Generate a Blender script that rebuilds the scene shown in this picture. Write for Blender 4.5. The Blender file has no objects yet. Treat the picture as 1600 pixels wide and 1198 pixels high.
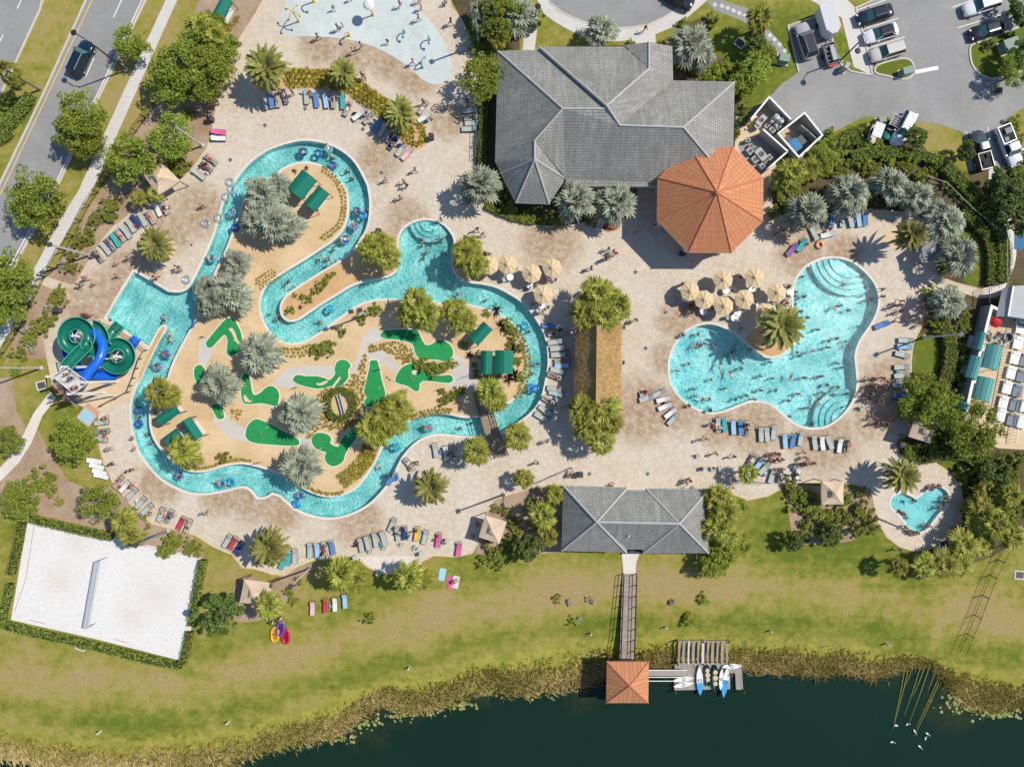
import bpy, bmesh, math, random
import numpy as np
from mathutils import Vector, Matrix, Quaternion
from mathutils.geometry import tessellate_polygon
rnd = random.Random(11)
D2R = math.radians
SC = bpy.context.scene
COL = SC.collection
# ---------------------------------------------------------------- map: 12 survey units per metre
CAM_H, NX, NY, S = 95.0, 820.0, 578.0, 12.0
def P(px, py, z=0.0):
    s = (CAM_H - z) / CAM_H / S
    return Vector(((px - NX) * s, -(py - NY) * s, z))
ROWY = (0, 300, 600, 898)
def q(reg, cx, cy):
    return (400 * int(reg[1]) + cx / 3.9925, ROWY[int(reg[0])] + cy / 3.9925)
def cat(pts, n=4, closed=True):
    out = []; m = len(pts)
    rng = range(m) if closed else range(m - 1)
    for i in rng:
        if closed: p0, p1, p2, p3 = (pts[(i + k) % m] for k in (-1, 0, 1, 2))
        else: p0, p1, p2, p3 = pts[max(i-1, 0)], pts[i], pts[i+1], pts[min(i+2, m-1)]
        for k in range(n):
            t = k / n; t2 = t*t; t3 = t2*t
            out.append(tuple(0.5*((2*p1[j]) + (-p0[j]+p2[j])*t + (2*p0[j]-5*p1[j]+4*p2[j]-p3[j])*t2 + (-p0[j]+3*p1[j]-3*p2[j]+p3[j])*t3) for j in range(len(p1))))
    if not closed: out.append(tuple(pts[-1]))
    return out
def inside(px, py, poly):
    c = False; j = len(poly) - 1
    for i in range(len(poly)):
        xi, yi = poly[i][0], poly[i][1]; xj, yj = poly[j][0], poly[j][1]
        if (yi > py) != (yj > py) and px < (xj-xi)*(py-yi)/(yj-yi)+xi: c = not c
        j = i
    return c
# ---------------------------------------------------------------- materials
def newmat(name):
    m = bpy.data.materials.new(name); m.use_nodes = True
    nt = m.node_tree; nt.nodes.clear()
    out = nt.nodes.new('ShaderNodeOutputMaterial')
    return m, nt, out
class NT:
    def __init__(s, name):
        s.m, s.nt, s.out = newmat(name)
    def n(s, t, **kw):
        nd = s.nt.nodes.new(t)
        for k, v in kw.items():
            if k.startswith('i_'):
                key = k[2:]
                nd.inputs[int(key) if key.isdigit() else key.replace('_', ' ')].default_value = v
            else: setattr(nd, k, v)
        return nd
    def l(s, a, b): s.nt.links.new(a, b)
    def pos(s):
        return s.n('ShaderNodeNewGeometry').outputs['Position']
    def objco(s):
        return s.n('ShaderNodeTexCoord').outputs['Object']
    def noise(s, vec, scale, detail=3, rough=.55, dist=0):
        nd = s.n('ShaderNodeTexNoise'); nd.inputs['Scale'].default_value = scale
        nd.inputs['Detail'].default_value = detail; nd.inputs['Roughness'].default_value = rough
        nd.inputs['Distortion'].default_value = dist
        if vec is not None: s.l(vec, nd.inputs['Vector'])
        return nd.outputs['Fac']
    def ramp(s, fac, stops, interp='LINEAR'):
        nd = s.n('ShaderNodeValToRGB'); cr = nd.color_ramp; cr.interpolation = interp
        while len(cr.elements) < len(stops): cr.elements.new(.5)
        for e, (p, c) in zip(cr.elements, stops):
            e.position = p; e.color = (c, c, c, 1) if isinstance(c, (int, float)) else (*c, 1)
        s.l(fac, nd.inputs['Fac']); return nd.outputs['Color']
    def mix(s, fac, a, b, mode='MIX'):
        nd = s.n('ShaderNodeMix', data_type='RGBA', blend_type=mode)
        for sock, v in ((nd.inputs[0], fac), (nd.inputs[6], a), (nd.inputs[7], b)):
            if hasattr(v, 'links'): s.l(v, sock)
            elif isinstance(v, (int, float)): sock.default_value = v
            else: sock.default_value = (*v, 1)
        return nd.outputs[2]
    def math(s, op, a, b=0.0, c=None):
        nd = s.n('ShaderNodeMath', operation=op)
        for i, v in enumerate((a, b, c)):
            if v is None: continue
            if hasattr(v, 'links'): s.l(v, nd.inputs[i])
            else: nd.inputs[i].default_value = v
        return nd.outputs[0]
    def bsdf(s, col, rough=.7, spec=.3, metal=0, bump=None, bstr=.4, bdist=.02):
        b = s.n('ShaderNodeBsdfPrincipled')
        for key, v in (('Base Color', col), ('Roughness', rough), ('Specular IOR Level', spec), ('Metallic', metal)):
            if hasattr(v, 'links'): s.l(v, b.inputs[key])
            elif isinstance(v, (int, float)): b.inputs[key].default_value = v
            else: b.inputs[key].default_value = (*v, 1)
        if bump is not None:
            bn = s.n('ShaderNodeBump'); bn.inputs['Strength'].default_value = bstr; bn.inputs['Distance'].default_value = bdist
            s.l(bump, bn.inputs['Height']); s.l(bn.outputs[0], b.inputs['Normal'])
        s.l(b.outputs[0], s.out.inputs[0]); return b
def simple(name, col, rough=.6, var=.18, scale=3.0, spec=.3, metal=0, obj=True):
    t = NT(name); co = t.objco() if obj else t.pos()
    f = t.noise(co, scale, 4)
    g = t.noise(co, scale*9, 2)
    c = t.mix(f, [x*(1-var) for x in col], [min(1, x*(1+var)) for x in col])
    c = t.mix(t.math('MULTIPLY', g, .35), c, [x*.7 for x in col])
    t.bsdf(c, rough, spec, metal, g, .15, .01)
    return t.m
M = {}
def blobs(t, vec, lst):
    """soft irregular patches at the surveyed places"""
    acc = None
    for px, py, r in lst:
        p = P(px, py, 0)
        d = t.n('ShaderNodeVectorMath', operation='DISTANCE'); t.l(vec, d.inputs[0]); d.inputs[1].default_value = p
        v = t.math('SUBTRACT', 1.0, t.math('DIVIDE', d.outputs['Value'], r / S))
        v = t.math('MAXIMUM', v, 0.0)
        acc = v if acc is None else t.math('MAXIMUM', acc, v)
    return acc
STAINS = [(500,68,45),(560,75,50),(610,95,45),(650,120,45),(700,190,38),(205,425,55),(170,465,60),(130,480,50),(270,360,45),(310,330,55),(1055,500,40),(1085,480,40),(1040,560,35),
  (395,775,55),(370,770,45),(1290,690,70),(1180,665,60),(1390,600,60),(1250,395,50),(1060,640,50),(590,250,45),(680,420,0.5),(440,795,45),(560,815,50),(635,345,45),(1360,660,40),(340,780,35),(1320,395,40),(250,755,45),(1120,665,45),(860,380,60),(1000,640,70)]
def make_materials():
    # lawn; the dry attribute carries mown bands and worn patches, the marsh attribute the wet bank
    t = NT('lawn'); v = t.pos()
    at = t.n('ShaderNodeAttribute', attribute_name='dry').outputs['Fac']; mh = t.n('ShaderNodeAttribute', attribute_name='marsh').outputs['Fac']
    n1 = t.noise(v, .09, 5, .6, .6); n2 = t.noise(v, .8, 6, .72); n3 = t.noise(v, 5.5, 4, .7)
    f = t.math('ADD', t.math('MULTIPLY', t.math('SUBTRACT', n1, .5), 1.3), t.math('MULTIPLY', t.math('SUBTRACT', n2, .5), 1.7))
    f = t.math('ADD', t.math('ADD', f, at), t.math('MULTIPLY', t.math('SUBTRACT', n3, .5), .6)); mw = t.n('ShaderNodeMapping'); mw.inputs['Scale'].default_value = (.07,1.1,1); mw.inputs['Rotation'].default_value = (0,0,D2R(-6)); t.l(v, mw.inputs['Vector']); f = t.math('ADD', f, t.math('MULTIPLY', t.math('SUBTRACT', t.noise(mw.outputs[0], 1.0, 3, .6), .5), .5))
    c = t.ramp(f, [(.0, (.11,.165,.018)), (.26, (.215,.24,.032)), (.50, (.33,.295,.065)), (.74, (.42,.325,.12)), (1, (.44,.315,.155))])
    c = t.mix(t.ramp(n3, [(.32, .0), (.62, .5)]), c, (.13,.115,.025))
    ms = t.ramp(n2, [(.26, (.15,.14,.03)), (.40, (.26,.26,.04)), (.55, (.37,.34,.065)), (.7, (.50,.38,.07)), (.82, (.32,.31,.06))]); ms = t.mix(t.math('MULTIPLY', n3, .4), ms, (.08,.07,.02))
    k = t.ramp(t.math('ADD', mh, t.math('MULTIPLY', t.math('SUBTRACT', n2, .5), .9)), [(.44, .0), (.56, 1.0)])
    c = t.mix(k, c, ms)
    t.bsdf(c, .9, .1, 0, n3, .6, .05); M['lawn'] = t.m
    # pavers
    t = NT('pavers'); v = t.pos()
    rot = t.n('ShaderNodeMapping'); rot.inputs['Rotation'].default_value = (0, 0, D2R(38)); t.l(v, rot.inputs['Vector'])
    br = t.n('ShaderNodeTexBrick'); t.l(rot.outputs[0], br.inputs['Vector']); br.inputs['Scale'].default_value = 2.2
    br.inputs['Color1'].default_value = (.51,.415,.31,1); br.inputs['Color2'].default_value = (.64,.56,.455,1); br.inputs['Mortar'].default_value = (.40,.31,.22,1)
    br.inputs['Mortar Size'].default_value = .03; br.inputs['Brick Width'].default_value = .8; br.inputs['Row Height'].default_value = .6; br.inputs['Bias'].default_value = .1
    n1 = t.noise(v, .16, 5, .62, .5); n2 = t.noise(v, 1.3, 5, .7); n3 = t.noise(v, 3.6, 3, .8)
    c = t.mix(t.ramp(n1, [(.35, .0), (.7, .55)]), br.outputs['Color'], (.66,.605,.52))
    c = t.mix(t.ramp(n2, [(.42, .0), (.75, .55)]), c, (.47,.375,.26))
    c = t.mix(t.ramp(n3, [(.55, .0), (.72, .38)]), c, (.37,.275,.19))
    st = blobs(t, v, STAINS)
    st = t.math('MULTIPLY', t.ramp(st, [(.0, .0), (.45, .85), (1, 1.0)]), t.ramp(t.math('ADD', t.math('MULTIPLY', n1, .4), t.math('MULTIPLY', n2, .7)), [(.38, .15), (.66, 1.0)]))
    sv = t.math('MULTIPLY', st, t.math('ADD', .45, t.math('MULTIPLY', t.noise(v, 5.0, 2, .8), .9)))
    c = t.mix(t.math('MINIMUM', sv, .95), c, t.mix(.45, (.36,.225,.105), br.outputs['Color'], 'MULTIPLY'))
    t.bsdf(c, .8, .25, 0, br.outputs['Fac'], .15, .005); M['pavers'] = t.m
    def ground(name, stops, sc=2.2, rough=.9, extra=None):
        t = NT(name); v = t.pos(); a = t.noise(v, sc*.12, 4, .6, .4); b = t.noise(v, sc, 5, .75); g = t.noise(v, sc*4, 3, .8)
        f = t.math('ADD', t.math('MULTIPLY', a, .45), t.math('ADD', t.math('MULTIPLY', b, .35), t.math('MULTIPLY', g, .2)))
        c = t.ramp(f, stops)
        if extra: c = t.mix(t.ramp(g, [(.55, 0.0), (.7, .6)]), c, extra)
        t.bsdf(c, rough, .15, 0, g, .5, .03); M[name] = t.m
    ground('island_sand', [(.36, (.50,.345,.18)), (.5, (.62,.45,.255)), (.64, (.69,.54,.35))], 2.4, .95, (.48,.29,.15))
    ground('finger_sand', [(.36, (.46,.27,.12)), (.5, (.58,.37,.18)), (.64, (.65,.46,.26))], 2.4, .95, (.40,.23,.11))
    ground('mulch', [(.34, (.25,.165,.105)), (.5, (.38,.27,.185)), (.64, (.47,.36,.26))], 2.5, .95, (.20,.13,.08))
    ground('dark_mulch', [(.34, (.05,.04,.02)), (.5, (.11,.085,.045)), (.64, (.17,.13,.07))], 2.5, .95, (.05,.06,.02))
    ground('red_mulch', [(.34, (.16,.05,.03)), (.5, (.30,.09,.05)), (.64, (.36,.14,.08))], 2.5)
    ground('asphalt', [(.34, (.235,.23,.22)), (.5, (.29,.285,.275)), (.64, (.34,.335,.32))], 1.6, .85)
    ground('road_asphalt', [(.34, (.225,.224,.217)), (.5, (.275,.273,.265)), (.64, (.32,.317,.305))], 1.6, .85)
    ground('concrete', [(.34, (.50,.47,.43)), (.5, (.58,.55,.51)), (.64, (.64,.61,.57))], 1.6, .85)
    ground('golf_path', [(.34, (.46,.42,.38)), (.5, (.54,.50,.45)), (.64, (.60,.56,.51))], 1.6, .85)
    ground('tan_concrete', [(.34, (.50,.36,.22)), (.5, (.62,.47,.31)), (.64, (.68,.54,.38))], 1.6, .85)
    t = NT('court_sand'); v = t.pos(); a_ = t.noise(v, .35, 4, .6); b_ = t.noise(v, 2.2, 5, .75); g_ = t.noise(v, 6, 3, .8); mp = t.n('ShaderNodeMapping'); mp.inputs['Rotation'].default_value = (0,0,D2R(-14)); mp.inputs['Scale'].default_value = (.25,2.4,1); t.l(v, mp.inputs['Vector']); rk = t.noise(mp.outputs[0], 2.0, 3, .6)
    f_ = t.math('ADD', t.math('MULTIPLY', b_, .5), t.math('ADD', t.math('MULTIPLY', g_, .25), t.math('MULTIPLY', rk, .25))); c = t.ramp(f_, [(.34,(.59,.565,.525)),(.5,(.69,.67,.635)),(.64,(.75,.735,.705))])
    c = t.mix(t.math('MULTIPLY', blobs(t, v, [(238,928,48),(95,905,40),(205,960,40),(120,850,30)]), t.math('MULTIPLY', a_, .9)), c, (.58,.50,.41)); t.bsdf(c, .95, .1, 0, t.math('ADD', b_, t.math('MULTIPLY', rk, .6)), .9, .06); M['court_sand'] = t.m
    ground('splash_floor', [(.34, (.43,.46,.43)), (.5, (.54,.585,.56)), (.64, (.61,.63,.60))], 1.0, .5)
    ground('turf', [(.30, (.012,.17,.045)), (.5, (.024,.27,.078)), (.68, (.045,.34,.11))], 1.6, .95, (.05,.20,.06))
    ground('coping', [(.34, (.58,.52,.45)), (.5, (.66,.61,.54)), (.64, (.72,.68,.62))], 2.5, .7)
    ground('border', [(.34, (.60,.56,.42)), (.5, (.70,.66,.52)), (.64, (.76,.72,.60))], 2.5, .7)
    ground('paint_white', [(.34, (.66,.65,.62)), (.5, (.75,.74,.71)), (.64, (.80,.79,.77))], 3, .7)
    ground('paint_yellow', [(.34, (.60,.38,.07)), (.5, (.70,.46,.10)), (.64, (.74,.50,.14))], 3, .7)
    ground('kerb', [(.34, (.46,.42,.36)), (.5, (.54,.50,.43)), (.64, (.60,.56,.49))], 3, .8)
    ground('pool_plaster', [(.34, (.55,.67,.66)), (.5, (.64,.75,.74)), (.64, (.70,.80,.79))], 2, .6)
    ground('wood_plank', [(.34, (.24,.19,.15)), (.5, (.33,.27,.22)), (.64, (.40,.34,.29))], 3, .85)
    # planks with board joints
    def planks(name, ca, cb, gap, ang, w):
        t = NT(name); v = t.pos(); mp = t.n('ShaderNodeMapping'); mp.inputs['Rotation'].default_value = (0, 0, D2R(ang)); t.l(v, mp.inputs['Vector'])
        br = t.n('ShaderNodeTexBrick'); t.l(mp.outputs[0], br.inputs['Vector']); br.inputs['Scale'].default_value = 1/w
        br.inputs['Color1'].default_value = (*ca, 1); br.inputs['Color2'].default_value = (*cb, 1); br.inputs['Mortar'].default_value = (*gap, 1)
        br.inputs['Mortar Size'].default_value = .06; br.inputs['Brick Width'].default_value = 14; br.inputs['Row Height'].default_value = 1
        g = t.noise(v, 7, 4, .7); c = t.mix(t.math('MULTIPLY', g, .4), br.outputs['Color'], [x*.6 for x in ca]); t.bsdf(c, .85, .2, 0, br.outputs['Fac'], .3, .01); M[name] = t.m
    planks('boards_across', (.34,.27,.21), (.44,.37,.30), (.08,.06,.05), 0, .22)
    planks('dock_boards', (.32,.28,.24), (.42,.38,.33), (.08,.07,.06), 90, .22)
    planks('bridge_boards', (.30,.23,.17), (.38,.30,.23), (.09,.07,.05), 22, .25)
    # water of pools: rippled tinted surface, caustic light lines painted into its transparent colour
    def pool_water(name, tint, line, sc):
        t = NT(name); v = t.pos()
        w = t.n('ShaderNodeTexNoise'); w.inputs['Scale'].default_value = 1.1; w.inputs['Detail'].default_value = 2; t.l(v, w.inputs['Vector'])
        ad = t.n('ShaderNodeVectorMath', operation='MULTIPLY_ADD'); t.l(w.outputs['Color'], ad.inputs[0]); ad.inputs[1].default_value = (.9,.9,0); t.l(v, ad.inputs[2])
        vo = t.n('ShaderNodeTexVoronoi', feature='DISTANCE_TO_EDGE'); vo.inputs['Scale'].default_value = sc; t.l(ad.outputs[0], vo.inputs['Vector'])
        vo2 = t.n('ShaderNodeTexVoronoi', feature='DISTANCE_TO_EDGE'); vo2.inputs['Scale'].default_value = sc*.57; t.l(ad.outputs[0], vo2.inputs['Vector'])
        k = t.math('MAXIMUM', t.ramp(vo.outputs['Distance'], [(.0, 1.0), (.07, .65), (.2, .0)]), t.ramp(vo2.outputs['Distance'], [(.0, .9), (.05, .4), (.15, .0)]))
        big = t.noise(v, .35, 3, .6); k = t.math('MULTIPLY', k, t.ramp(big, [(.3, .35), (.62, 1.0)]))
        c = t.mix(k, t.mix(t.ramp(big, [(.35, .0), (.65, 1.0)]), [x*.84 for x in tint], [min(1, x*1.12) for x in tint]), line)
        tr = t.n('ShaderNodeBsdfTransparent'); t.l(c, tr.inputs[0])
        h = t.math('ADD', t.noise(v, 2.1, 3, .6), t.math('MULTIPLY', t.noise(v, 6, 2), .35))
        bn = t.n('ShaderNodeBump'); bn.inputs['Strength'].default_value = .75; bn.inputs['Distance'].default_value = .12; t.l(h, bn.inputs['Height'])
        gl = t.n('ShaderNodeBsdfGlossy'); gl.inputs['Roughness'].default_value = .06; t.l(bn.outputs[0], gl.inputs['Normal'])
        fr = t.n('ShaderNodeFresnel'); fr.inputs['IOR'].default_value = 1.33; t.l(bn.outputs[0], fr.inputs['Normal'])
        mx = t.n('ShaderNodeMixShader'); t.l(fr.outputs[0], mx.inputs[0]); t.l(tr.outputs[0], mx.inputs[1]); t.l(gl.outputs[0], mx.inputs[2])
        t.l(mx.outputs[0], t.out.inputs[0]); M[name] = t.m
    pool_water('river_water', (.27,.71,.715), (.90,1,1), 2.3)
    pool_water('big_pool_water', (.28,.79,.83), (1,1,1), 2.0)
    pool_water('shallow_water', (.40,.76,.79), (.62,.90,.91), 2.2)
    t = NT('lake_water'); v = t.pos(); n = t.noise(v, 1.6, 4, .6, .5); m_ = t.noise(v, .03, 3)
    c = t.mix(m_, (.006,.021,.013), (.010,.030,.018)); sh = t.ramp(blobs(t, v, [(572,1140,60),(625,1116,45),(1395,1060,40),(905,1090,45),(1500,1105,60),(330,1215,60),(760,1085,40)]), [(.0,.0),(1,.7)]); c = t.mix(t.math('MULTIPLY', sh, t.ramp(t.noise(v,.22,5,.7,1.0), [(.4,.0),(.62,1.0)])), c, (.085,.075,.018)); t.bsdf(c, .10, .2, 0, n, .55, .09); M['lake'] = t.m
    # roofs: UV in metres, u along the eave, v down the slope
    def roof(name, ca, cb, mort, bw, bh, ms, stain, rough=.8, off=.5):
        t = NT(name); uv = t.n('ShaderNodeTexCoord').outputs['UV']; v = t.pos()
        br = t.n('ShaderNodeTexBrick'); t.l(uv, br.inputs['Vector']); br.inputs['Scale'].default_value = 1.0; br.offset = off
        br.inputs['Color1'].default_value = (*ca, 1); br.inputs['Color2'].default_value = (*cb, 1); br.inputs['Mortar'].default_value = (*mort, 1)
        br.inputs['Mortar Size'].default_value = ms; br.inputs['Mortar Smooth'].default_value = .3; br.inputs['Brick Width'].default_value = bw; br.inputs['Row Height'].default_value = bh
        a = t.noise(v, .22, 6, .7, .6); b = t.noise(v, 2.0, 5, .7)
        c = t.mix(t.ramp(a, [(.34, .0), (.66, .8)]), br.outputs['Color'], stain)
        c = t.mix(t.ramp(b, [(.45, .0), (.8, .45)]), c, [x*.7 for x in stain]); ms = t.n('ShaderNodeMapping'); ms.inputs['Scale'].default_value = (2.2, .22, 1); t.l(uv, ms.inputs['Vector']); sk = t.noise(ms.outputs[0], 1.0, 5, .7)
        c = t.mix(t.ramp(sk, [(.42, .0), (.72, .6)]), c, [x*.62 for x in stain]); c = t.mix(t.ramp(sk, [(.2, .35), (.42, .0)]), c, [min(1, x*1.6) for x in ca]); t.bsdf(c, rough, .25, 0, br.outputs['Fac'], .8, -.04); M[name] = t.m
    roof('grey_tile', (.365,.355,.325), (.455,.445,.405), (.17,.165,.155), .36, .36, .04, (.23,.225,.205))
    roof('orange_metal', (.58,.255,.125), (.63,.285,.14), (.42,.165,.08), .5, .75, .03, (.55,.21,.09), .5, 0)
    roof('orange_pan', (.57,.27,.13), (.62,.30,.15), (.40,.165,.08), .52, 40, .04, (.53,.21,.09), .5, 0)
    t = NT('thatch'); v = t.pos(); mp = t.n('ShaderNodeMapping'); mp.inputs['Scale'].default_value = (2.2, 9, 1); t.l(v, mp.inputs['Vector'])
    a = t.noise(mp.outputs[0], 1.0, 6, .75); b = t.noise(v, .5, 4); c = t.ramp(a, [(.3, (.20,.12,.04)), (.5, (.44,.285,.115)), (.68, (.62,.44,.215))])
    c = t.mix(t.ramp(b, [(.4, .0), (.75, .5)]), c, (.24,.13,.045)); t.bsdf(c, .95, .1, 0, a, .9, .08); M['thatch'] = t.m
    # foliage
    def leaf(name, ca, cb, cc, trans=.25, rough=.55, spec=.25):
        t = NT(name); g = t.n('ShaderNodeNewGeometry').outputs['Random Per Island']; o = t.n('ShaderNodeObjectInfo').outputs['Random']
        cl = t.noise(t.objco(), 1.1, 3, .6)
        f = t.math('ADD', t.math('MULTIPLY', g, .5), t.math('MULTIPLY', cl, .55))
        c = t.ramp(f, [(.2, ca), (.52, cb), (.85, cc)])
        if 'reed' in name: c = t.mix(t.ramp(t.noise(t.pos(), .16, 4, .65, .5), [(.42, .0), (.62, .8)]), c, (.42,.39,.08))
        hs = t.n('ShaderNodeHueSaturation'); t.l(c, hs.inputs['Color']); t.l(t.math('ADD', .82, t.math('MULTIPLY', o, .36)), hs.inputs['Value']); t.l(t.math('ADD', .488, t.math('MULTIPLY', o, .024)), hs.inputs['Hue'])
        b = t.bsdf(hs.outputs[0], rough, spec)
        tl = t.n('ShaderNodeBsdfTranslucent'); t.l(hs.outputs[0], tl.inputs[0])
        mx = t.n('ShaderNodeMixShader'); mx.inputs[0].default_value = trans; t.l(b.outputs[0], mx.inputs[1]); t.l(tl.outputs[0], mx.inputs[2]); t.l(mx.outputs[0], t.out.inputs[0]); M[name] = t.m
    leaf('oak_leaf', (.10,.145,.012), (.235,.295,.032), (.43,.47,.08), .3)
    leaf('dark_leaf', (.055,.09,.018), (.125,.185,.035), (.25,.31,.08))
    leaf('lime_leaf', (.16,.22,.02), (.29,.35,.04), (.44,.47,.08))
    leaf('shrub_leaf', (.12,.155,.020), (.26,.29,.042), (.42,.42,.09))
    leaf('hedge_leaf', (.14,.19,.022), (.26,.31,.042), (.38,.41,.07))
    leaf('silver_leaf', (.135,.16,.10), (.285,.31,.22), (.46,.48,.35), .15, .5)
    leaf('blue_leaf', (.125,.155,.10), (.30,.325,.225), (.49,.505,.37), .15, .5)
    leaf('sabal_leaf', (.10,.13,.015), (.27,.28,.035), (.50,.47,.11))
    leaf('date_leaf', (.11,.13,.03), (.25,.25,.055), (.43,.39,.12), .2)
    leaf('tuft_leaf', (.30,.26,.035), (.47,.40,.07), (.62,.54,.14))
    leaf('reed_leaf', (.45,.38,.13), (.72,.59,.26), (.90,.77,.46), .2, .8)
    leaf('olive_reed', (.26,.25,.04), (.46,.41,.08), (.66,.56,.17), .2, .8)
    leaf('lily_leaf', (.16,.19,.04), (.31,.31,.09), (.42,.40,.15), .1)
    leaf('dry_leaf', (.30,.28,.18), (.46,.43,.31), (.58,.54,.42), .2)
    leaf('purple_leaf', (.06,.02,.02), (.12,.05,.04), (.18,.08,.05), .2)
    M['bark'] = simple('bark', (.20,.16,.12), .9, .3, 6)
    M['hedge_core'] = simple('hedge_core', (.035,.05,.012), .95, .3, 3)
    M['palm_heart'] = simple('palm_heart', (.30,.19,.06), .9, .3, 6)
    # objects
    for nm, c, r in (('white_paint', (.78,.77,.75), .5), ('off_white', (.72,.69,.64), .7), ('grey_sling', (.43,.46,.42), .75), ('dark_metal', (.06,.062,.065), .45), ('grey_metal', (.36,.37,.38), .5),
        ('pole_grey', (.50,.48,.45), .6), ('black_metal', (.025,.025,.028), .5), ('beige_canvas', (.62,.47,.33), .85), ('parasol_canvas', (.64,.49,.29), .85), ('green_canvas', (.006,.17,.115), .7), ('teal_canvas', (.10,.32,.30), .7),
        ('slide_green', (.008,.155,.105), .3), ('slide_green_edge', (.06,.34,.24), .3), ('slide_blue', (.012,.13,.62), .3), ('wall_stucco', (.47,.45,.42), .9), ('wall_grey', (.33,.35,.37), .9), ('wall_beige', (.50,.42,.33), .9), ('glass_dark', (.02,.03,.035), .08),
        ('tyre', (.03,.03,.03), .8), ('rim', (.45,.45,.46), .35), ('lamp_glass', (.75,.75,.72), .2), ('red_plastic', (.45,.02,.02), .4), ('hvac_grey', (.40,.41,.40), .6), ('bin_brown', (.10,.08,.07), .6), ('transformer_green', (.22,.30,.25), .6),
        ('dumpster_blue', (.03,.19,.42), .6), ('light_daybed', (.82,.82,.81), .8), ('grey_daybed', (.21,.24,.26), .8), ('net_grey', (.40,.46,.50), .8), ('red_tape', (.55,.14,.12), .8), ('alu', (.55,.55,.56), .4), ('dark_wood', (.12,.085,.06), .85), ('terracotta', (.55,.18,.09), .8),
        ('skin_light', (.56,.36,.26), .6), ('skin_tan', (.42,.25,.17), .6), ('skin_dark', (.16,.09,.06), .6), ('hair_dark', (.02,.015,.012), .6), ('hair_brown', (.09,.05,.03), .6), ('hair_blond', (.38,.26,.12), .6),
        ('duck_white', (.75,.74,.70), .7), ('stick_yellow', (.20,.20,.055), .8), ('sand_bunker', (.70,.56,.40), .9), ('reed_stick', (.45,.38,.2), .8), ('blue_paint', (.10,.32,.62), .7), ('ridge_cap', (.45,.45,.43), .8), ('blue_boat', (.06,.36,.75), .35), ('green_boat', (.012,.10,.07), .4), ('steel_grey', (.22,.23,.24), .6)):
        M[nm] = simple(nm, c, r)
    # colour carried by the object itself (fabrics, paint, toys)
    def objcol(name, rough, spec=.3, coat=0, var=.25):
        t = NT(name); oc = t.n('ShaderNodeObjectInfo').outputs['Color']; n = t.noise(t.objco(), 5, 4, .6)
        c = t.mix(t.math('MULTIPLY', n, var), oc, (.02,.02,.02)); b = t.bsdf(c, rough, spec, 0); b.inputs['Coat Weight'].default_value = coat; b.inputs['Coat Roughness'].default_value = .05; M[name] = t.m
    objcol('cloth', .8); objcol('car_paint', .16, .4, .6, .1); objcol('vinyl', .25, .5)
    t = NT('striped_towel'); w = t.n('ShaderNodeTexWave', bands_direction='Y'); w.inputs['Scale'].default_value = 3.2; t.l(t.objco(), w.inputs['Vector'])
    oc = t.n('ShaderNodeObjectInfo').outputs['Color']; c = t.mix(t.ramp(w.outputs['Fac'], [(.45, .0), (.55, 1.0)]), oc, (.78,.76,.74)); t.bsdf(c, .9, .1); M['striped_towel'] = t.m
    t = NT('clear_vinyl'); g = t.n('ShaderNodeBsdfGlossy'); g.inputs['Roughness'].default_value = .1; tr = t.n('ShaderNodeBsdfTransparent'); tr.inputs[0].default_value = (.85,.9,.93,1)
    df = t.n('ShaderNodeBsdfDiffuse'); df.inputs[0].default_value = (.6,.66,.7,1); m1 = t.n('ShaderNodeMixShader'); m1.inputs[0].default_value = .3; t.l(tr.outputs[0], m1.inputs[1]); t.l(df.outputs[0], m1.inputs[2])
    mx = t.n('ShaderNodeMixShader'); mx.inputs[0].default_value = .12; t.l(m1.outputs[0], mx.inputs[1]); t.l(g.outputs[0], mx.inputs[2]); t.l(mx.outputs[0], t.out.inputs[0]); M['clear_vinyl'] = t.m
make_materials()
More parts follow.
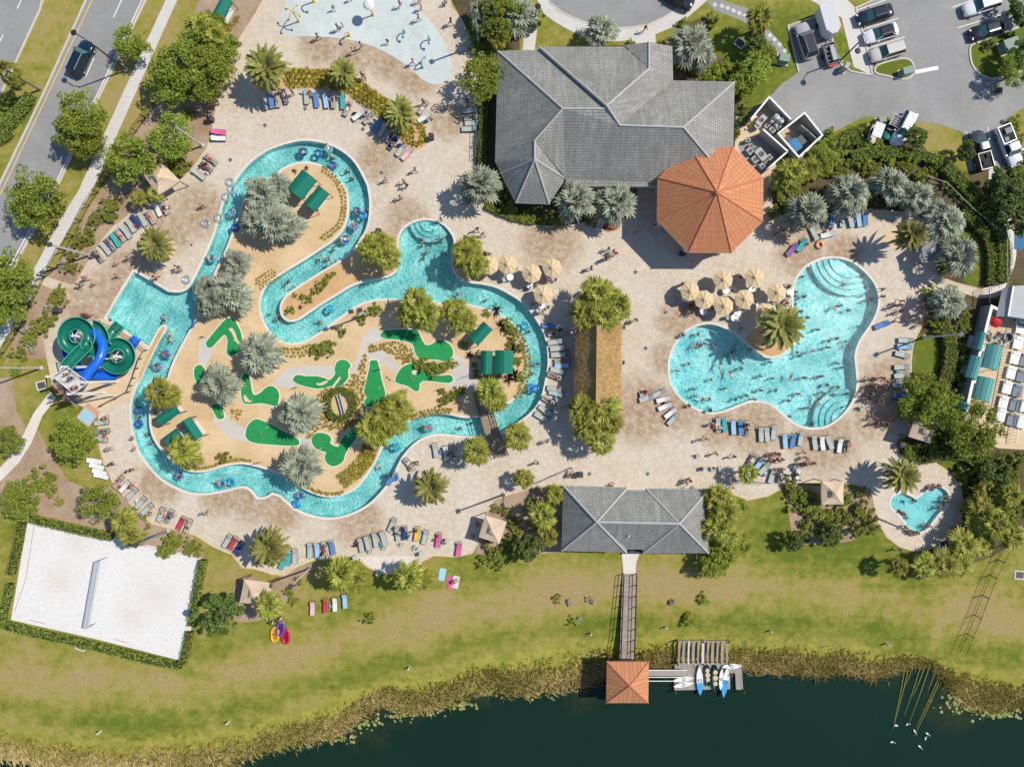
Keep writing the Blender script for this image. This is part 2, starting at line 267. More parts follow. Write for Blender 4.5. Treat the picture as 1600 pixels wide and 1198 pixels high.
# ---------------------------------------------------------------- mesh builder
class MB:
    def __init__(s): s.v = []; s.f = []; s.mi = []; s.uv = {}
    def add(s, vs, fs, mi=0):
        o = len(s.v); s.v += [tuple(x) for x in vs]
        for f in fs: s.f.append(tuple(o + i for i in f)); s.mi.append(mi)
        return o
    def box(s, c, d, rz=0, mi=0, ry=0):
        hx, hy, hz = d[0]/2, d[1]/2, d[2]/2
        m = Matrix.Rotation(rz, 3, 'Z') @ Matrix.Rotation(ry, 3, 'Y')
        vs = [Vector(c) + m @ Vector((x*hx, y*hy, z*hz)) for z in (-1, 1) for x, y in ((-1,-1),(1,-1),(1,1),(-1,1))]
        s.add(vs, [(3,2,1,0),(4,5,6,7),(0,1,5,4),(1,2,6,5),(2,3,7,6),(3,0,4,7)], mi)
    def tube(s, a, b, r1, r2=None, n=8, mi=0, caps=True):
        a, b = Vector(a), Vector(b); r2 = r1 if r2 is None else r2
        w = (b-a); 
        if w.length < 1e-6: return
        u = w.orthogonal().normalized(); t = w.cross(u).normalized()
        vs = []
        for c, r in ((a, r1), (b, r2)):
            for i in range(n):
                an = 2*math.pi*i/n; vs.append(c + (u*math.cos(an) + t*math.sin(an))*r)
        fs = [(i, (i+1) % n, n+(i+1) % n, n+i) for i in range(n)]
        if caps: fs += [tuple(range(n-1, -1, -1)), tuple(range(n, 2*n))]
        s.add(vs, fs, mi)
    def path(s, pts, r, n=8, mi=0):
        pts = [Vector(p) for p in pts]; vs = []; fs = []; u = None
        for i, p in enumerate(pts):
            d = (pts[min(i+1, len(pts)-1)] - pts[max(i-1, 0)]).normalized()
            u = d.orthogonal().normalized() if u is None else (u - d*u.dot(d)).normalized()
            t = d.cross(u); rr = r[i] if isinstance(r, (list, tuple)) else r
            for k in range(n):
                an = 2*math.pi*k/n; vs.append(p + (u*math.cos(an)+t*math.sin(an))*rr)
        for i in range(len(pts)-1):
            for k in range(n): fs.append((i*n+k, i*n+(k+1) % n, (i+1)*n+(k+1) % n, (i+1)*n+k))
        fs += [tuple(range(n-1, -1, -1)), tuple(range((len(pts)-1)*n, len(pts)*n))]
        s.add(vs, fs, mi)
    def lathe(s, prof, n=16, c=(0,0,0), mi=0, rz=0):
        vs = []; fs = []
        for r, z in prof:
            for i in range(n):
                an = 2*math.pi*i/n + rz; vs.append((c[0]+r*math.cos(an), c[1]+r*math.sin(an), c[2]+z))
        for j in range(len(prof)-1):
            for i in range(n): fs.append((j*n+i, j*n+(i+1) % n, (j+1)*n+(i+1) % n, (j+1)*n+i))
        s.add(vs, fs, mi)
    def torus(s, R_, r, c=(0,0,0), n=24, m=10, mi=0):
        vs = []; fs = []
        for i in range(n):
            a = 2*math.pi*i/n
            for j in range(m):
                b = 2*math.pi*j/m; vs.append((c[0]+(R_+r*math.cos(b))*math.cos(a), c[1]+(R_+r*math.cos(b))*math.sin(a), c[2]+r*math.sin(b)))
        for i in range(n):
            for j in range(m): fs.append((i*m+j, ((i+1) % n)*m+j, ((i+1) % n)*m+(j+1) % m, i*m+(j+1) % m))
        s.add(vs, fs, mi)
    def poly(s, loops, mi=0):
        """flat polygon with holes; loops of 3-D points"""
        loops = [[Vector(p) for p in l] for l in loops]
        tris = tessellate_polygon([[Vector((p.x, p.y, 0)) for p in l] for l in loops])
        flat = [p for l in loops for p in l]; fs = []
        for t in tris:
            a, b, c = (flat[i] for i in t)
            cr = (b.x-a.x)*(c.y-a.y)-(b.y-a.y)*(c.x-a.x)
            if abs(cr) < 1e-9: continue
            fs.append(t if cr > 0 else t[::-1])
        s.add(flat, fs, mi)
    def prism(s, pts, z0, z1, mi=0, mi_side=None):
        top = [Vector((p[0], p[1], z1)) for p in pts]; s.poly([top], mi)
        n = len(pts); o = [(p[0], p[1], z0) for p in pts] + [(p[0], p[1], z1) for p in pts]
        s.add(o, [(i, (i+1) % n, n+(i+1) % n, n+i) for i in range(n)], mi if mi_side is None else mi_side)
    def ribbon(s, pts, w, z0, z1, closed=False, mi=0, side=0):
        """box section along a line of 3-D points; z0,z1 relative to the points"""
        pts = [Vector(p) for p in pts]; n = len(pts); L = []
        for i, p in enumerate(pts):
            a = pts[i-1] if (closed or i > 0) else p; b = pts[(i+1) % n] if (closed or i < n-1) else p
            d1 = Vector(((p-a).x, (p-a).y)); d2 = Vector(((b-p).x, (b-p).y))
            d1 = d1.normalized() if d1.length > 1e-6 else d2.normalized(); d2 = d2.normalized() if d2.length > 1e-6 else d1
            d = d1 + d2; d = d.normalized() if d.length > 1e-3 else d1
            nn = Vector((-d.y, d.x)); k = 1/max(.45, abs(nn.dot(Vector((-d1.y, d1.x)))))
            lo, hi = (-w/2*k, w/2*k) if side == 0 else ((0, w*k) if side > 0 else (-w*k, 0))
            A = Vector((p.x+nn.x*lo, p.y+nn.y*lo, p.z)); B = Vector((p.x+nn.x*hi, p.y+nn.y*hi, p.z))
            L.append((A, B))
        vs = []
        for A, B in L: vs += [A+Vector((0,0,z0)), B+Vector((0,0,z0)), B+Vector((0,0,z1)), A+Vector((0,0,z1))]
        fs = []
        for i in range(n if closed else n-1):
            a, b = i*4, ((i+1) % n)*4
            for k in range(4): fs.append((a+k, b+k, b+(k+1) % 4, a+(k+1) % 4))
        if not closed: fs += [(0,1,2,3), ((n-1)*4+3, (n-1)*4+2, (n-1)*4+1, (n-1)*4)]
        s.add(vs, fs, mi)
    def wall(s, pts, z0, z1, closed=True, mi=0):
        n = len(pts); vs = [(p[0], p[1], z0) for p in pts] + [(p[0], p[1], z1) for p in pts]
        s.add(vs, [(i, (i+1) % n, n+(i+1) % n, n+i) for i in range(n if closed else n-1)], mi)
    def roofface(s, pts, mi=0):
        """planar-ish roof face, first two points lie on the eave; writes UV in metres"""
        pts = [Vector(p) for p in pts]; o = s.add(pts, [tuple(range(len(pts)))], mi)
        u = (pts[1]-pts[0]); u.z = 0; u.normalize()
        nrm = Vector((0,0,0))
        for i in range(len(pts)): nrm += (pts[i]-pts[0]).cross(pts[(i+1) % len(pts)]-pts[0])
        nrm.normalize(); w = nrm.cross(u).normalized()
        s.uv[len(s.f)-1] = [((p-pts[0]).dot(u)+40, (p-pts[0]).dot(w)+40) for p in pts]
    def mesh(s, name, mats, smooth=False):
        used = sorted({i for f in s.f for i in f})
        if len(used) < len(s.v):
            mp = {i: k for k, i in enumerate(used)}; s.v = [s.v[i] for i in used]; s.f = [tuple(mp[i] for i in f) for f in s.f]
        me = bpy.data.meshes.new(name); me.from_pydata(s.v, [], s.f)
        for m in (mats if isinstance(mats, (list, tuple)) else [mats]): me.materials.append(M[m] if isinstance(m, str) else m)
        me.polygons.foreach_set('material_index', s.mi)
        if smooth: me.polygons.foreach_set('use_smooth', [True]*len(s.f))
        if s.uv:
            ul = me.uv_layers.new(name='UVMap')
            for fi, uvs in s.uv.items():
                for li, w in zip(me.polygons[fi].loop_indices, uvs): ul.data[li].uv = w
        me.update(); return me
    def build(s, name, mats, parent=None, smooth=False, loc=None):
        return link(name, s.mesh(name, mats, smooth), parent, loc)
def link(name, me, parent=None, loc=None, rz=0):
    o = bpy.data.objects.new(name, me); COL.objects.link(o)
    if parent is not None: o.parent = parent
    if loc is not None: o.location = loc
    o.rotation_euler.z = rz
    return o
def thing(name, label, cat_, loc=(0,0,0), rz=0, group=None, me=None):
    o = bpy.data.objects.new(name, me); COL.objects.link(o); o.location = loc; o.rotation_euler.z = rz
    return tag(o, label, cat_, group)
def tag(o, label, cat_, group=None):
    o['label'] = label; o['category'] = cat_
    if group: o['group'] = group
    return o
def struct(o, kind='structure'):
    o['kind'] = kind; return o
def dup(root, loc, rz=0.0, scale=None, name=None):
    r = root.copy(); COL.objects.link(r); r.location = loc; r.rotation_euler = (0, 0, rz)
    if scale is not None: r.scale = scale if isinstance(scale, (tuple, list)) else (scale,)*3
    for ch in root.children:
        c = ch.copy(); COL.objects.link(c); c.parent = r
        for g in ch.children:
            d = g.copy(); COL.objects.link(d); d.parent = c
    return r
# ---------------------------------------------------------------- labels that single out
LM = [("thatched hut",936,570),("octagonal orange roof",1110,312),("long grey clubhouse roof",930,180),("splash pad",570,45),("splash pad tip",690,110),("waterslide tower",140,560),("square slide landing pool",235,480),
 ("wooden footbridge",768,660),("oval ring hedge",532,632),("big pool's upper steps",1300,420),("big pool's lower steps",1310,635),("sandy pool peninsula",1205,530),("big pool's shallow end",1055,570),("big pool's waist",1215,600),
 ("kiddie pool",1437,795),("volleyball court",165,920),("bathhouse roof",992,812),("boat dock",1105,1055),("orange dock pavilion",980,1065),("parking bays",1400,60),("circular driveway",960,20),("white-walled service yard",1225,210),
 ("bridge-side green cabanas",770,555),("loop green cabanas",483,300),("slide-side green cabanas",285,668),("beige roadside canopy",252,280),("beige mid-deck canopy",768,827),("beige spa-side canopy",1437,671),("beige canopy by the lawn",1298,770),("beige court-side canopy",400,925),
 ("curved grassy bed",600,170),("rounded lagoon steps",668,355),("river hairpin bend",425,510),("walled spa terrace",1560,570),("riverside parasol cluster",820,430),("poolside parasol cluster",1140,460),("median road strip",60,150),("roadside pavement",110,350),("river's top loop",485,235),("river's bottom bend",510,790),("river's sandy tongue",500,450),("river bend facing the hut",840,560),("river's slide-side bend",215,650),("lower river bay",390,745)]
ORD = ["nearest","second nearest","third nearest","fourth nearest","fifth nearest","sixth nearest","seventh nearest","eighth nearest","ninth nearest","tenth nearest","eleventh nearest","twelfth nearest"]
REG = []
def reg(o, base, px, py): REG.append((o, base, px, py))
def settle_labels():
    groups = {}
    for o, base, px, py in REG:
        lm = min(LM, key=lambda l: (l[1]-px)**2+(l[2]-py)**2)
        groups.setdefault((base, lm[0]), []).append((math.hypot(lm[1]-px, lm[2]-py), o))
    for (base, lm), lst in groups.items():
        lst.sort(key=lambda t: t[0])
        for i, (d, o) in enumerate(lst):
            how = "by" if len(lst) == 1 else (ORD[i] if i < len(ORD) else "farther along from")
            lb = f"{base} {how} the {lm}"
            if len(lb.split()) > 16: lb = lb.replace('swim shorts', 'trunks').replace("'s ", ' ')
            if len(lb.split()) > 16: print('LONG', lb)
            o['label'] = lb
# ================================================================ SETTING
def lerp_tab(x, tab):
    if x <= tab[0][0]: return tab[0][1]
    for (x0, y0), (x1, y1) in zip(tab, tab[1:]):
        if x <= x1: return y0 + (y1-y0)*(x-x0)/(x1-x0)
    return tab[-1][1]
BANK = [(-50,1118),(0,1123),(75,1138),(200,1148),(300,1143),(400,1123),(475,1101),(540,1076),(608,1058),(675,1041),(738,1023),(800,1016),(875,998),(943,994),(1025,985),(1133,990),(1200,991),(1325,998),(1400,1013),(1450,1024),(1513,1026),(1600,1058),(1660,1066)]
SHORE = [(-50,1178),(0,1181),(50,1190),(100,1200),(280,1206),(330,1200),(400,1176),(450,1163),(500,1151),(540,1138),(563,1118),(585,1096),(605,1094),(625,1110),(675,1103),(725,1091),(763,1071),(800,1082),(850,1078),(910,1070),(960,1052),(1013,1046),(1050,1038),(1160,1045),(1237,1048),(1275,1051),(1312,1046),(1360,1058),(1388,1048),(1408,1038),(1450,1033),(1470,1058),(1488,1083),(1513,1098),(1555,1110),(1600,1095),(1660,1095)]
LAKE_Z = -1.5
def gz(px, py):
    b, s_ = lerp_tab(px, BANK), lerp_tab(px, SHORE)
    if py < 880: return 0.0
    if py < b: return -.7*(py-880)/(b-880)
    if py < s_: return -.7 - .82*(py-b)/(s_-b)
    return -1.52 - min(1.2, (py-s_)/40)
def G(px, py, dz=0.0): return P(px, py, gz(px, py)+dz)
OUTER_R = [(209.5,425),(225,433),(263,456),(280,457),(293,452),(304,436),(323,397),(335.5,367),(343,342),(350,318),(365,288),(385,262),(402,247),(425,233),(462,222),(487,221),(520,229),(550,250),(570,283),(575,300),(577,320),(575,345),(568,365),(555,385),(540,400),(520,413),(495,428),(470,444),(450,458),(440,470),(437,483),(441,496),(452.5,503),(467.6,500),(482.6,490),(505,475),(530,460),(550,448),(575,439),(600,435),(615,429),(623,418),(624.7,400),(623.7,375),(630,360),(643,350),(660.5,344.6),(678,346),(693,352.6),(704,365),(709,377.6),(708,392.7),(704,407.7),(707,423),(715.6,435),(728,441.5),(750.7,444),(775.7,450),(798,461.5),(815,473),(832.6,493),(847.6,518),(854,540.5),(855.6,565.5),(852.6,588),(845,620),(832.6,640),(815,655),(800,664),(783,675),(761,681.4),(725.6,680.6),(688,677),(665.5,681.4),(648,691.4),(630.4,710),(620.4,727.7),(610.4,747.8),(593,770),(570.3,790.4),(540,804),(512.7,808),(487.7,804),(465,795.4),(447.6,781.6),(437.6,772.8),(425,769),(415,775.3),(403,776.5),(390.7,763),(378,759),(350.7,765),(320.6,770),(295.6,768),(270.5,758),(248,743),(230.4,722.7),(218,705),(210.4,682.7),(206.6,662.6),(205.4,640),(208.4,620),(214,605),(221.7,590),(230.4,570.5),(240.5,550.5),(250.5,530.4),(260.5,515.4),(259,508.4),(254,507.4),(248,513),(238,530.4),(232.4,540.5),(200,519),(166.6,496.6),(188,460)]
INNER_R = [(258,598),(266.7,573),(278,548),(290.5,525.4),(303,503),(312,480),(322,455),(335,425),(350,395),(362,365),(372,335),(382,308),(398,288),(427.5,274),(442.6,262),(462.6,254),(482.7,253),(500,257),(520,269),(536.5,288),(544,300),(546,325),(543,345),(535,362.6),(520,377.6),(500,391.4),(475,407.7),(450,422.7),(427.6,437.8),(415,450.3),(408.8,465),(407.5,483),(412.5,500),(422.5,518),(435,529),(452.6,535.4),(472.6,533),(492.7,523),(520,503),(547.8,483),(565,473),(585,468),(608,466),(633,466.6),(683,471.6),(720.6,473),(750.7,479),(775.7,488),(800,503),(812.5,520.4),(821,540.5),(824.5,563),(821,588),(817.5,607),(807.5,620),(800,627.6),(785.7,637.6),(773,644),(748,651),(725.6,653),(700.6,648),(675.5,647),(650.5,654),(630.4,664),(613,677.6),(600.4,695),(590.4,717.7),(578,737.8),(563,758),(543,771),(517.7,777),(495,773),(475,764),(450,748),(425,736.5),(400,729),(375.7,725),(350.7,729),(325.6,736.5),(305.6,738),(288,734),(270.5,722.7),(253,705),(240.5,687.7),(234,667.6),(233,645),(236.7,625),(245,610)]
BIG = [(1046.7,570.5),(1050.5,550.5),(1065.5,525.4),(1083,513),(1105.6,506.6),(1125.6,510.4),(1145.6,520.4),(1163,535.4),(1180.7,550.5),(1200,559.5),(1220,556.7),(1237.6,543),(1247.6,530.4),(1250,513),(1242.6,488),(1240,470),(1241,450),(1247.6,432.7),(1260,417.7),(1280,407.7),(1305,404),(1330,410),(1350,425),(1365,443),(1371.6,463),(1370,483),(1360,505.4),(1342.8,530.4),(1335,553),(1336.5,575.5),(1338,600),(1332.8,622.5),(1317.7,645),(1295,662.6),(1272.6,667.6),(1250,664),(1232.6,652.6),(1215,637.6),(1200,628),(1175.7,625),(1155.7,631),(1133,640),(1113,643.8),(1093,639),(1073,627.6),(1058,612.5),(1049,595)]
KID = [(1391.6,785),(1396.6,775.3),(1410.4,770.3),(1423,775.3),(1433,779),(1444,770.3),(1460.5,761.5),(1473,762.8),(1481.8,772.8),(1480.5,787.8),(1468,800.4),(1458,813),(1448,825.4),(1435.4,830.4),(1420.4,823),(1413,813),(1403,800.4),(1394,793)]
SPLASH = [(437.6,32.6),(442.6,12.5),(455,-6),(480,-20),(560,-30),(625,-22),(643,0),(660.5,20),(678,40),(693,65),(704,92.7),(705.6,112.7),(695.6,127.7),(675.5,131.5),(658,122.7),(638,105),(608,85),(575,70),(540,61.4),(500,57.6),(455,56.4),(441,47.6)]
DECK = [(420,-15),(400,22),(385,45),(370.6,67.6),(362,90),(350,130),(338,165),(334,190),(330.6,213),(323,233),(305.6,258),(288,278),(255.5,302.5),(240.5,317.5),(203,336),(175,357.6),(155,382.6),(135,415),(117.7,445),(110,446),(71,433),(64,443),(105,460),(107.7,466),(85,500),(69,528),(75,563),(82.7,600),(100,618),(125,632),(155,645),(154,670),(155,695),(163,725),(175,750),(198,780),(218,800),(238,818),(270.5,825.4),(305.6,835.4),(333,853),(363,865.5),(378,885.5),(400,888),(425,896),(445,898),(462.6,885.5),(485,875.5),(525,870.5),(555,869),(575,885.5),(598,895.5),(613,895.5),(650.5,880.5),(678,866.8),(715.6,869),(738,863),(745.7,850.5),(752,820),(770.7,780.4),(785.7,775),(800,770),(837.6,760),(870,756),(900,790),(1090,790),(1108,762),(1125.6,772.8),(1150.7,772.8),(1168,780.4),(1185.7,776.6),(1200,774),(1220,762.8),(1225,754),(1282.7,752.8),(1320,752.8),(1350,760),(1362.8,765.3),(1366.6,790.4),(1372.8,815.4),(1385.4,838),(1405.4,853),(1430.4,860.5),(1455.5,855.5),(1480.5,840.5),(1500.6,818),(1505.6,790.4),(1500.6,760.3),(1483,737.8),(1460.5,722.7),(1433,721.5),(1418,715),(1403,707.7),(1405.4,687.7),(1420.4,675),(1420.4,637.6),(1423,600),(1423,563),(1426.7,535.4),(1440.5,508),(1450.5,485),(1458,457),(1497,455),(1533,465),(1535,452.8),(1495.6,443),(1465.5,432),(1467,410),(1469,390),(1469,367.6),(1450.5,347.6),(1425.4,332.6),(1360,327.6),(1310,332.6),(1285,352.6),(1257.6,360),(1225,345),(1206,318),(1203,275),(1165,240),(1050,240),(1020,284),(988,290),(985,335),(975,345),(964,360),(950,364),(940,358),(937.7,344),(882.6,354),(845,354),(800,347.6),(760.7,327.6),(744,305),(743,250),(746,200),(748,155),(746,120),(744.4,90),(735.6,60),(720,30),(705.6,12),(698,-15)]
INNER_S = cat(INNER_R, 4); BIG_S = cat(BIG, 4); KID_S = cat(KID, 5); SPLASH_S = cat(SPLASH, 4)
def smooth_corners(pts, hard):
    """spline through pts with some corners kept sharp"""
    out = []; m = len(pts); idx = [i for i in range(m) if pts[i] in hard]
    for a, b in zip(idx, idx[1:] + [idx[0] + m]):
        seg = [pts[k % m] for k in range(a, b+1)]; out += cat(seg, 4, False)[:-1] if len(seg) > 2 else seg[:-1]
    return out
OUTER_S = smooth_corners(OUTER_R, {(209.5,425),(166.6,496.6),(232.4,540.5),(263,456),(425,769),(403,776.5)})
# ---- terrain: one sheet to the horizon
def terrain():
    xs = [-5200,-1800,-700,-380] + list(range(-160, 1761, 8)) + [1980,2300,3400,6800]
    ys = [-5000,-1700,-700,-340] + list(range(-120, 1321, 8)) + [1500,1900,3000,6200]
    gx, gy = np.meshgrid(np.array(xs, float), np.array(ys, float))
    px, py = gx.ravel(), gy.ravel()
    poly = np.array(DECK); ins = np.zeros(px.shape, bool); dmin = np.full(px.shape, 1e9)
    for i in range(len(poly)):
        x0, y0 = poly[i-1]; x1, y1 = poly[i]
        if y0 != y1:
            cr = (y1 > py) != (y0 > py); ins ^= cr & (px < (x0-x1)*(py-y1)/(y0-y1)+x1)
        L2 = (x1-x0)**2+(y1-y0)**2; t = np.clip(((px-x0)*(x1-x0)+(py-y0)*(y1-y0))/max(L2, 1e-9), 0, 1)
        dmin = np.minimum(dmin, np.hypot(px-x0-t*(x1-x0), py-y0-t*(y1-y0)))
    z = np.array([gz(a, b) for a, b in zip(px, py)])
    z[ins & (dmin > 14)] = -2.6
    s_ = (CAM_H - z)/CAM_H/S
    vs = np.stack([(px-NX)*s_, -(py-NY)*s_, z], 1)
    W, Hh = len(xs), len(ys)
    fs = [(j*W+i, (j+1)*W+i, (j+1)*W+i+1, j*W+i+1) for j in range(Hh-1) for i in range(W-1)]
    bank = np.interp(px, [b[0] for b in BANK], [b[1] for b in BANK]); shore = np.interp(px, [b[0] for b in SHORE], [b[1] for b in SHORE])
    me = bpy.data.meshes.new('lawn'); me.from_pydata(vs.tolist(), [], fs)
    me.materials.append(M['lawn']); me.polygons.foreach_set('use_smooth', [True]*len(fs))
    mk = np.clip((py-bank-7)/22*.5+.5, 0, 1); am = me.attributes.new('marsh', 'FLOAT', 'POINT'); am.data.foreach_set('value', mk.astype(np.float32))
    dry = np.full(px.shape, .43)
    d = bank - py                                    # distance above the bank: mown green edge, then worn band, then greener lawn
    dry += np.where(d > 0, .36*np.exp(-((d-75)/30)**2) - .26*np.exp(-((d-20)/18)**2) - .10*np.exp(-((d-135)/25)**2), 0)
    dry = np.where((py > 700) & (px > 1120), dry - .16*np.exp(-((py-830)/60)**2), dry)
    dry = np.where((px < 330) & (py < 480), dry + .17, dry)
    dry = np.where((py > 870) & (px < 800), dry + .02, dry)
    for cx, cy, r, a in ((430,985,40,-.2),(1265,870,110,-.18),(780,905,60,-.05),(870,935,70,.25),(1050,920,60,.12),(120,1010,60,.05),(40,1020,50,.2),(560,960,40,-.12),(1430,900,70,-.12),(1380,1000,40,-.2),(1480,990,30,.15),(1160,130,80,-.35),(1240,60,60,-.3),(1320,60,40,-.3),(1570,930,60,.1),
      (70,30,25,.15),(255,60,30,.1),(120,660,80,-.08),(35,610,40,.05),(1565,90,40,.12),(1440,230,50,.12),(880,40,40,.05),(1490,750,40,-.15),(1445,540,40,-.2),(30,180,30,-.5),(60,600,60,.1),(345,890,50,.02),(1470,972,9,.5),(1462,990,9,.5),(1456,1010,10,.5),(900,990,30,-.1),(600,1000,30,.12),(700,970,40,.1)):
        dry += a*np.exp(-((px-cx)**2+(py-cy)**2)/r**2)
    at = me.attributes.new('dry', 'FLOAT', 'POINT'); at.data.foreach_set('value', dry.astype(np.float32))
    o = bpy.data.objects.new('lawn', me); COL.objects.link(o); struct(o)
terrain()
mb = MB(); mb.poly([[P(-9000,940,LAKE_Z), P(-9000,9000,LAKE_Z), P(9000,9000,LAKE_Z), P(9000,940,LAKE_Z)]]); struct(mb.build('lake_water', 'lake'))
# ---- sheets
def sheet(name, pts, mat, z, smooth=0, holes=(), closed=True):
    pts = cat(pts, smooth) if smooth else pts
    mb = MB(); mb.poly([[P(x, y, z) for x, y in pts]] + [[P(x, y, z) for x, y in h] for h in holes])
    o = mb.build(name, mat); struct(o); return o
def kerb(pts, w=.18, h=.12, mat='kerb', closed=False, smooth=0, name='kerb', z=0.0):
    pts = cat(pts, smooth, closed) if smooth else pts
    mb = MB(); mb.ribbon([P(x, y, 0) for x, y in pts], w, z-.02, h, closed); return struct(mb.build(name, mat))
sheet('pool_deck', DECK, 'pavers', .02, 0, [OUTER_S, BIG_S, KID_S])
mb = MB(); mb.ribbon([P(x, y) for x, y in DECK], .22, -.1, .035, True); struct(mb.build('deck_edge', 'tan_concrete'))
# water basins
def basin(outer, inner, depth, wmat, name, zw=-.14, cop='coping', inner_cop=True):
    loops = [outer] + ([inner] if inner else [])
    f = MB()
    f.poly([[P(x, y, 0) + Vector((0,0,-depth)) for x, y in l] for l in loops])
    for l in loops: f.wall([P(x, y) for x, y in l], -depth, .015)
    struct(f.build(name + '_basin', 'pool_plaster'))
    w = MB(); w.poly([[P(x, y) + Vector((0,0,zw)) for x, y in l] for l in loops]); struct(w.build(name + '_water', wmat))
    for k, l in enumerate(loops):
        c = MB(); sgn = sum(l[i-1][0]*l[i][1]-l[i][0]*l[i-1][1] for i in range(len(l)))
        c.ribbon([P(x, y) for x, y in l], .30, -.05, .05, True, 0, (1 if sgn > 0 else -1)*(1 if k == 0 else -1)); struct(c.build(name + '_coping', cop))
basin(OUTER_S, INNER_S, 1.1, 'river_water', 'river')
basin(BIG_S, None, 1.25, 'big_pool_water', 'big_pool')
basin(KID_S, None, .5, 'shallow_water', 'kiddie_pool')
sheet('splash_pad', SPLASH_S, 'splash_floor', .032)
sheet('river_island', INNER_S, 'island_sand', .03)
# sandy tongue inside the hairpin and beds touching the river
i0, i1 = OUTER_R.index((568,365)), OUTER_R.index((630,360))
sheet('tongue_bed', OUTER_R[i0:i1] + [(610,366),(590,362)], 'finger_sand', .034, 3)
sheet('parasol_bed', [(709,377),(722,374),(742,385),(750,410),(757,443),(750.7,444),(728,441.5),(715.6,435),(707,423),(704,407.7),(708,392.7)], 'finger_sand', .034, 3)
sheet('divider_bed', [(253,510),(258,512),(249,530),(239,549),(229,570),(220,590),(214,600),(219,580),(234,545),(244,525)], 'finger_sand', .056)
sheet('peninsula_bed', [(1163,533),(1180.7,549),(1200,557.5),(1220,554.7),(1236,542),(1246,529),(1245,508),(1226,497),(1195,500)], 'finger_sand', .034, 3)
sheet('grassy_bed', [(398,118),(415,109),(440,107),(500,107),(545,111),(562,124),(585,139),(620,163),(650,179),(661,195),(668,216),(664,229),(650,234),(636,230),(622,212),(602,191),(580,166),(550,149),(530,143),(500,138),(440,139),(408,143)], 'finger_sand', .034, 3)
for i, (x, y, r) in enumerate(((255,390,22),(1397,372,19),(673,762,7),(420,858,28),(536,120,8))):
    sheet('palm_bed', [(x+r*math.cos(a), y+r*.9*math.sin(a)) for a in [k*math.pi/10 for k in range(20)]], 'tan_concrete', .036)
sheet('slide_base', [(128,505),(166,497),(232,541),(229,560),(214,600),(206,622),(160,640),(110,620),(100,560),(105,525)], 'tan_concrete', .034)
# mulch and planting ground
sheet('mulch_bed', [(318,-12),(420,-15),(400,22),(385,45),(370,68),(362,90),(350,130),(338,165),(334,190),(331,213),(323,233),(306,258),(288,278),(255,302),(240,318),(203,336),(175,358),(155,383),(135,415),(118,445),(110,446),(71,433),(100,400),(140,325),(170,280),(215,205),(243,165),(285,60)], 'mulch', .012)
sheet('mulch_bed', [(64,443),(105,460),(108,466),(85,500),(69,528),(75,563),(20,555),(4,575),(45,480)], 'mulch', .012)
sheet('mulch_bed', [(-20,590),(20,590),(25,640),(40,665),(56,665),(75,700),(105,750),(140,765),(175,762),(198,782),(238,818),(300,836),(320,868),(315,872),(178,838),(50,803),(5,800),(0,760),(10,720),(0,700),(-20,690)], 'mulch', .012, 0)
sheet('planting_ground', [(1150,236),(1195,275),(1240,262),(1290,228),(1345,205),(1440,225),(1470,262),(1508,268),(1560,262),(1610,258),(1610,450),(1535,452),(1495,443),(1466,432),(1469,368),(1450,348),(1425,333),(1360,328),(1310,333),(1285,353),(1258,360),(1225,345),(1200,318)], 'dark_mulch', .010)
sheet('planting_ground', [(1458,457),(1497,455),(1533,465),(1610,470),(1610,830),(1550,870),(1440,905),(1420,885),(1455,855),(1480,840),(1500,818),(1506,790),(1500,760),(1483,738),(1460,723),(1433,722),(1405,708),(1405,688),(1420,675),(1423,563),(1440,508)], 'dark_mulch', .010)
sheet('lawn_patch', [(1430,537),(1440,520),(1462,528),(1468,560),(1460,590),(1440,600),(1426,596),(1424,565)], 'lawn', .016, 3)
sheet('lawn_patch', [(1470,725),(1505,715),(1523,735),(1520,758),(1504,772),(1500,757),(1484,737)], 'lawn', .016, 3)
sheet('lawn_patch', [(1500,360),(1530,372),(1537,410),(1532,445),(1505,438),(1515,400)], 'lawn', .016, 3)
sheet('planting_ground', [(1225,755),(1365,766),(1368,792),(1374,822),(1330,845),(1300,850),(1240,850),(1232,800)], 'mulch', .011)
sheet('planting_ground', [(742,865),(748,850),(752,825),(772,782),(800,771),(838,761),(880,759),(878,862),(800,870)], 'mulch', .011)
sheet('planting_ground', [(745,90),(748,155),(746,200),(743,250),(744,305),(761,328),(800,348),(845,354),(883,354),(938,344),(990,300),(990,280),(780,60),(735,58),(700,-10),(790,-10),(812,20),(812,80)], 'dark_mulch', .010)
sheet('red_mulch_ring', [(938,345),(985,335),(976,346),(964,359),(950,363),(941,357)], 'red_mulch', .014, 3)
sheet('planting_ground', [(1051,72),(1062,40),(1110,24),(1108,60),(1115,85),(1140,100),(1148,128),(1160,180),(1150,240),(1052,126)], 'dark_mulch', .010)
sheet('planting_ground', [(370,908),(392,900),(425,912),(460,890),(490,880),(470,905),(452,935),(420,965),(370,970),(358,945)], 'mulch', .011, 3)
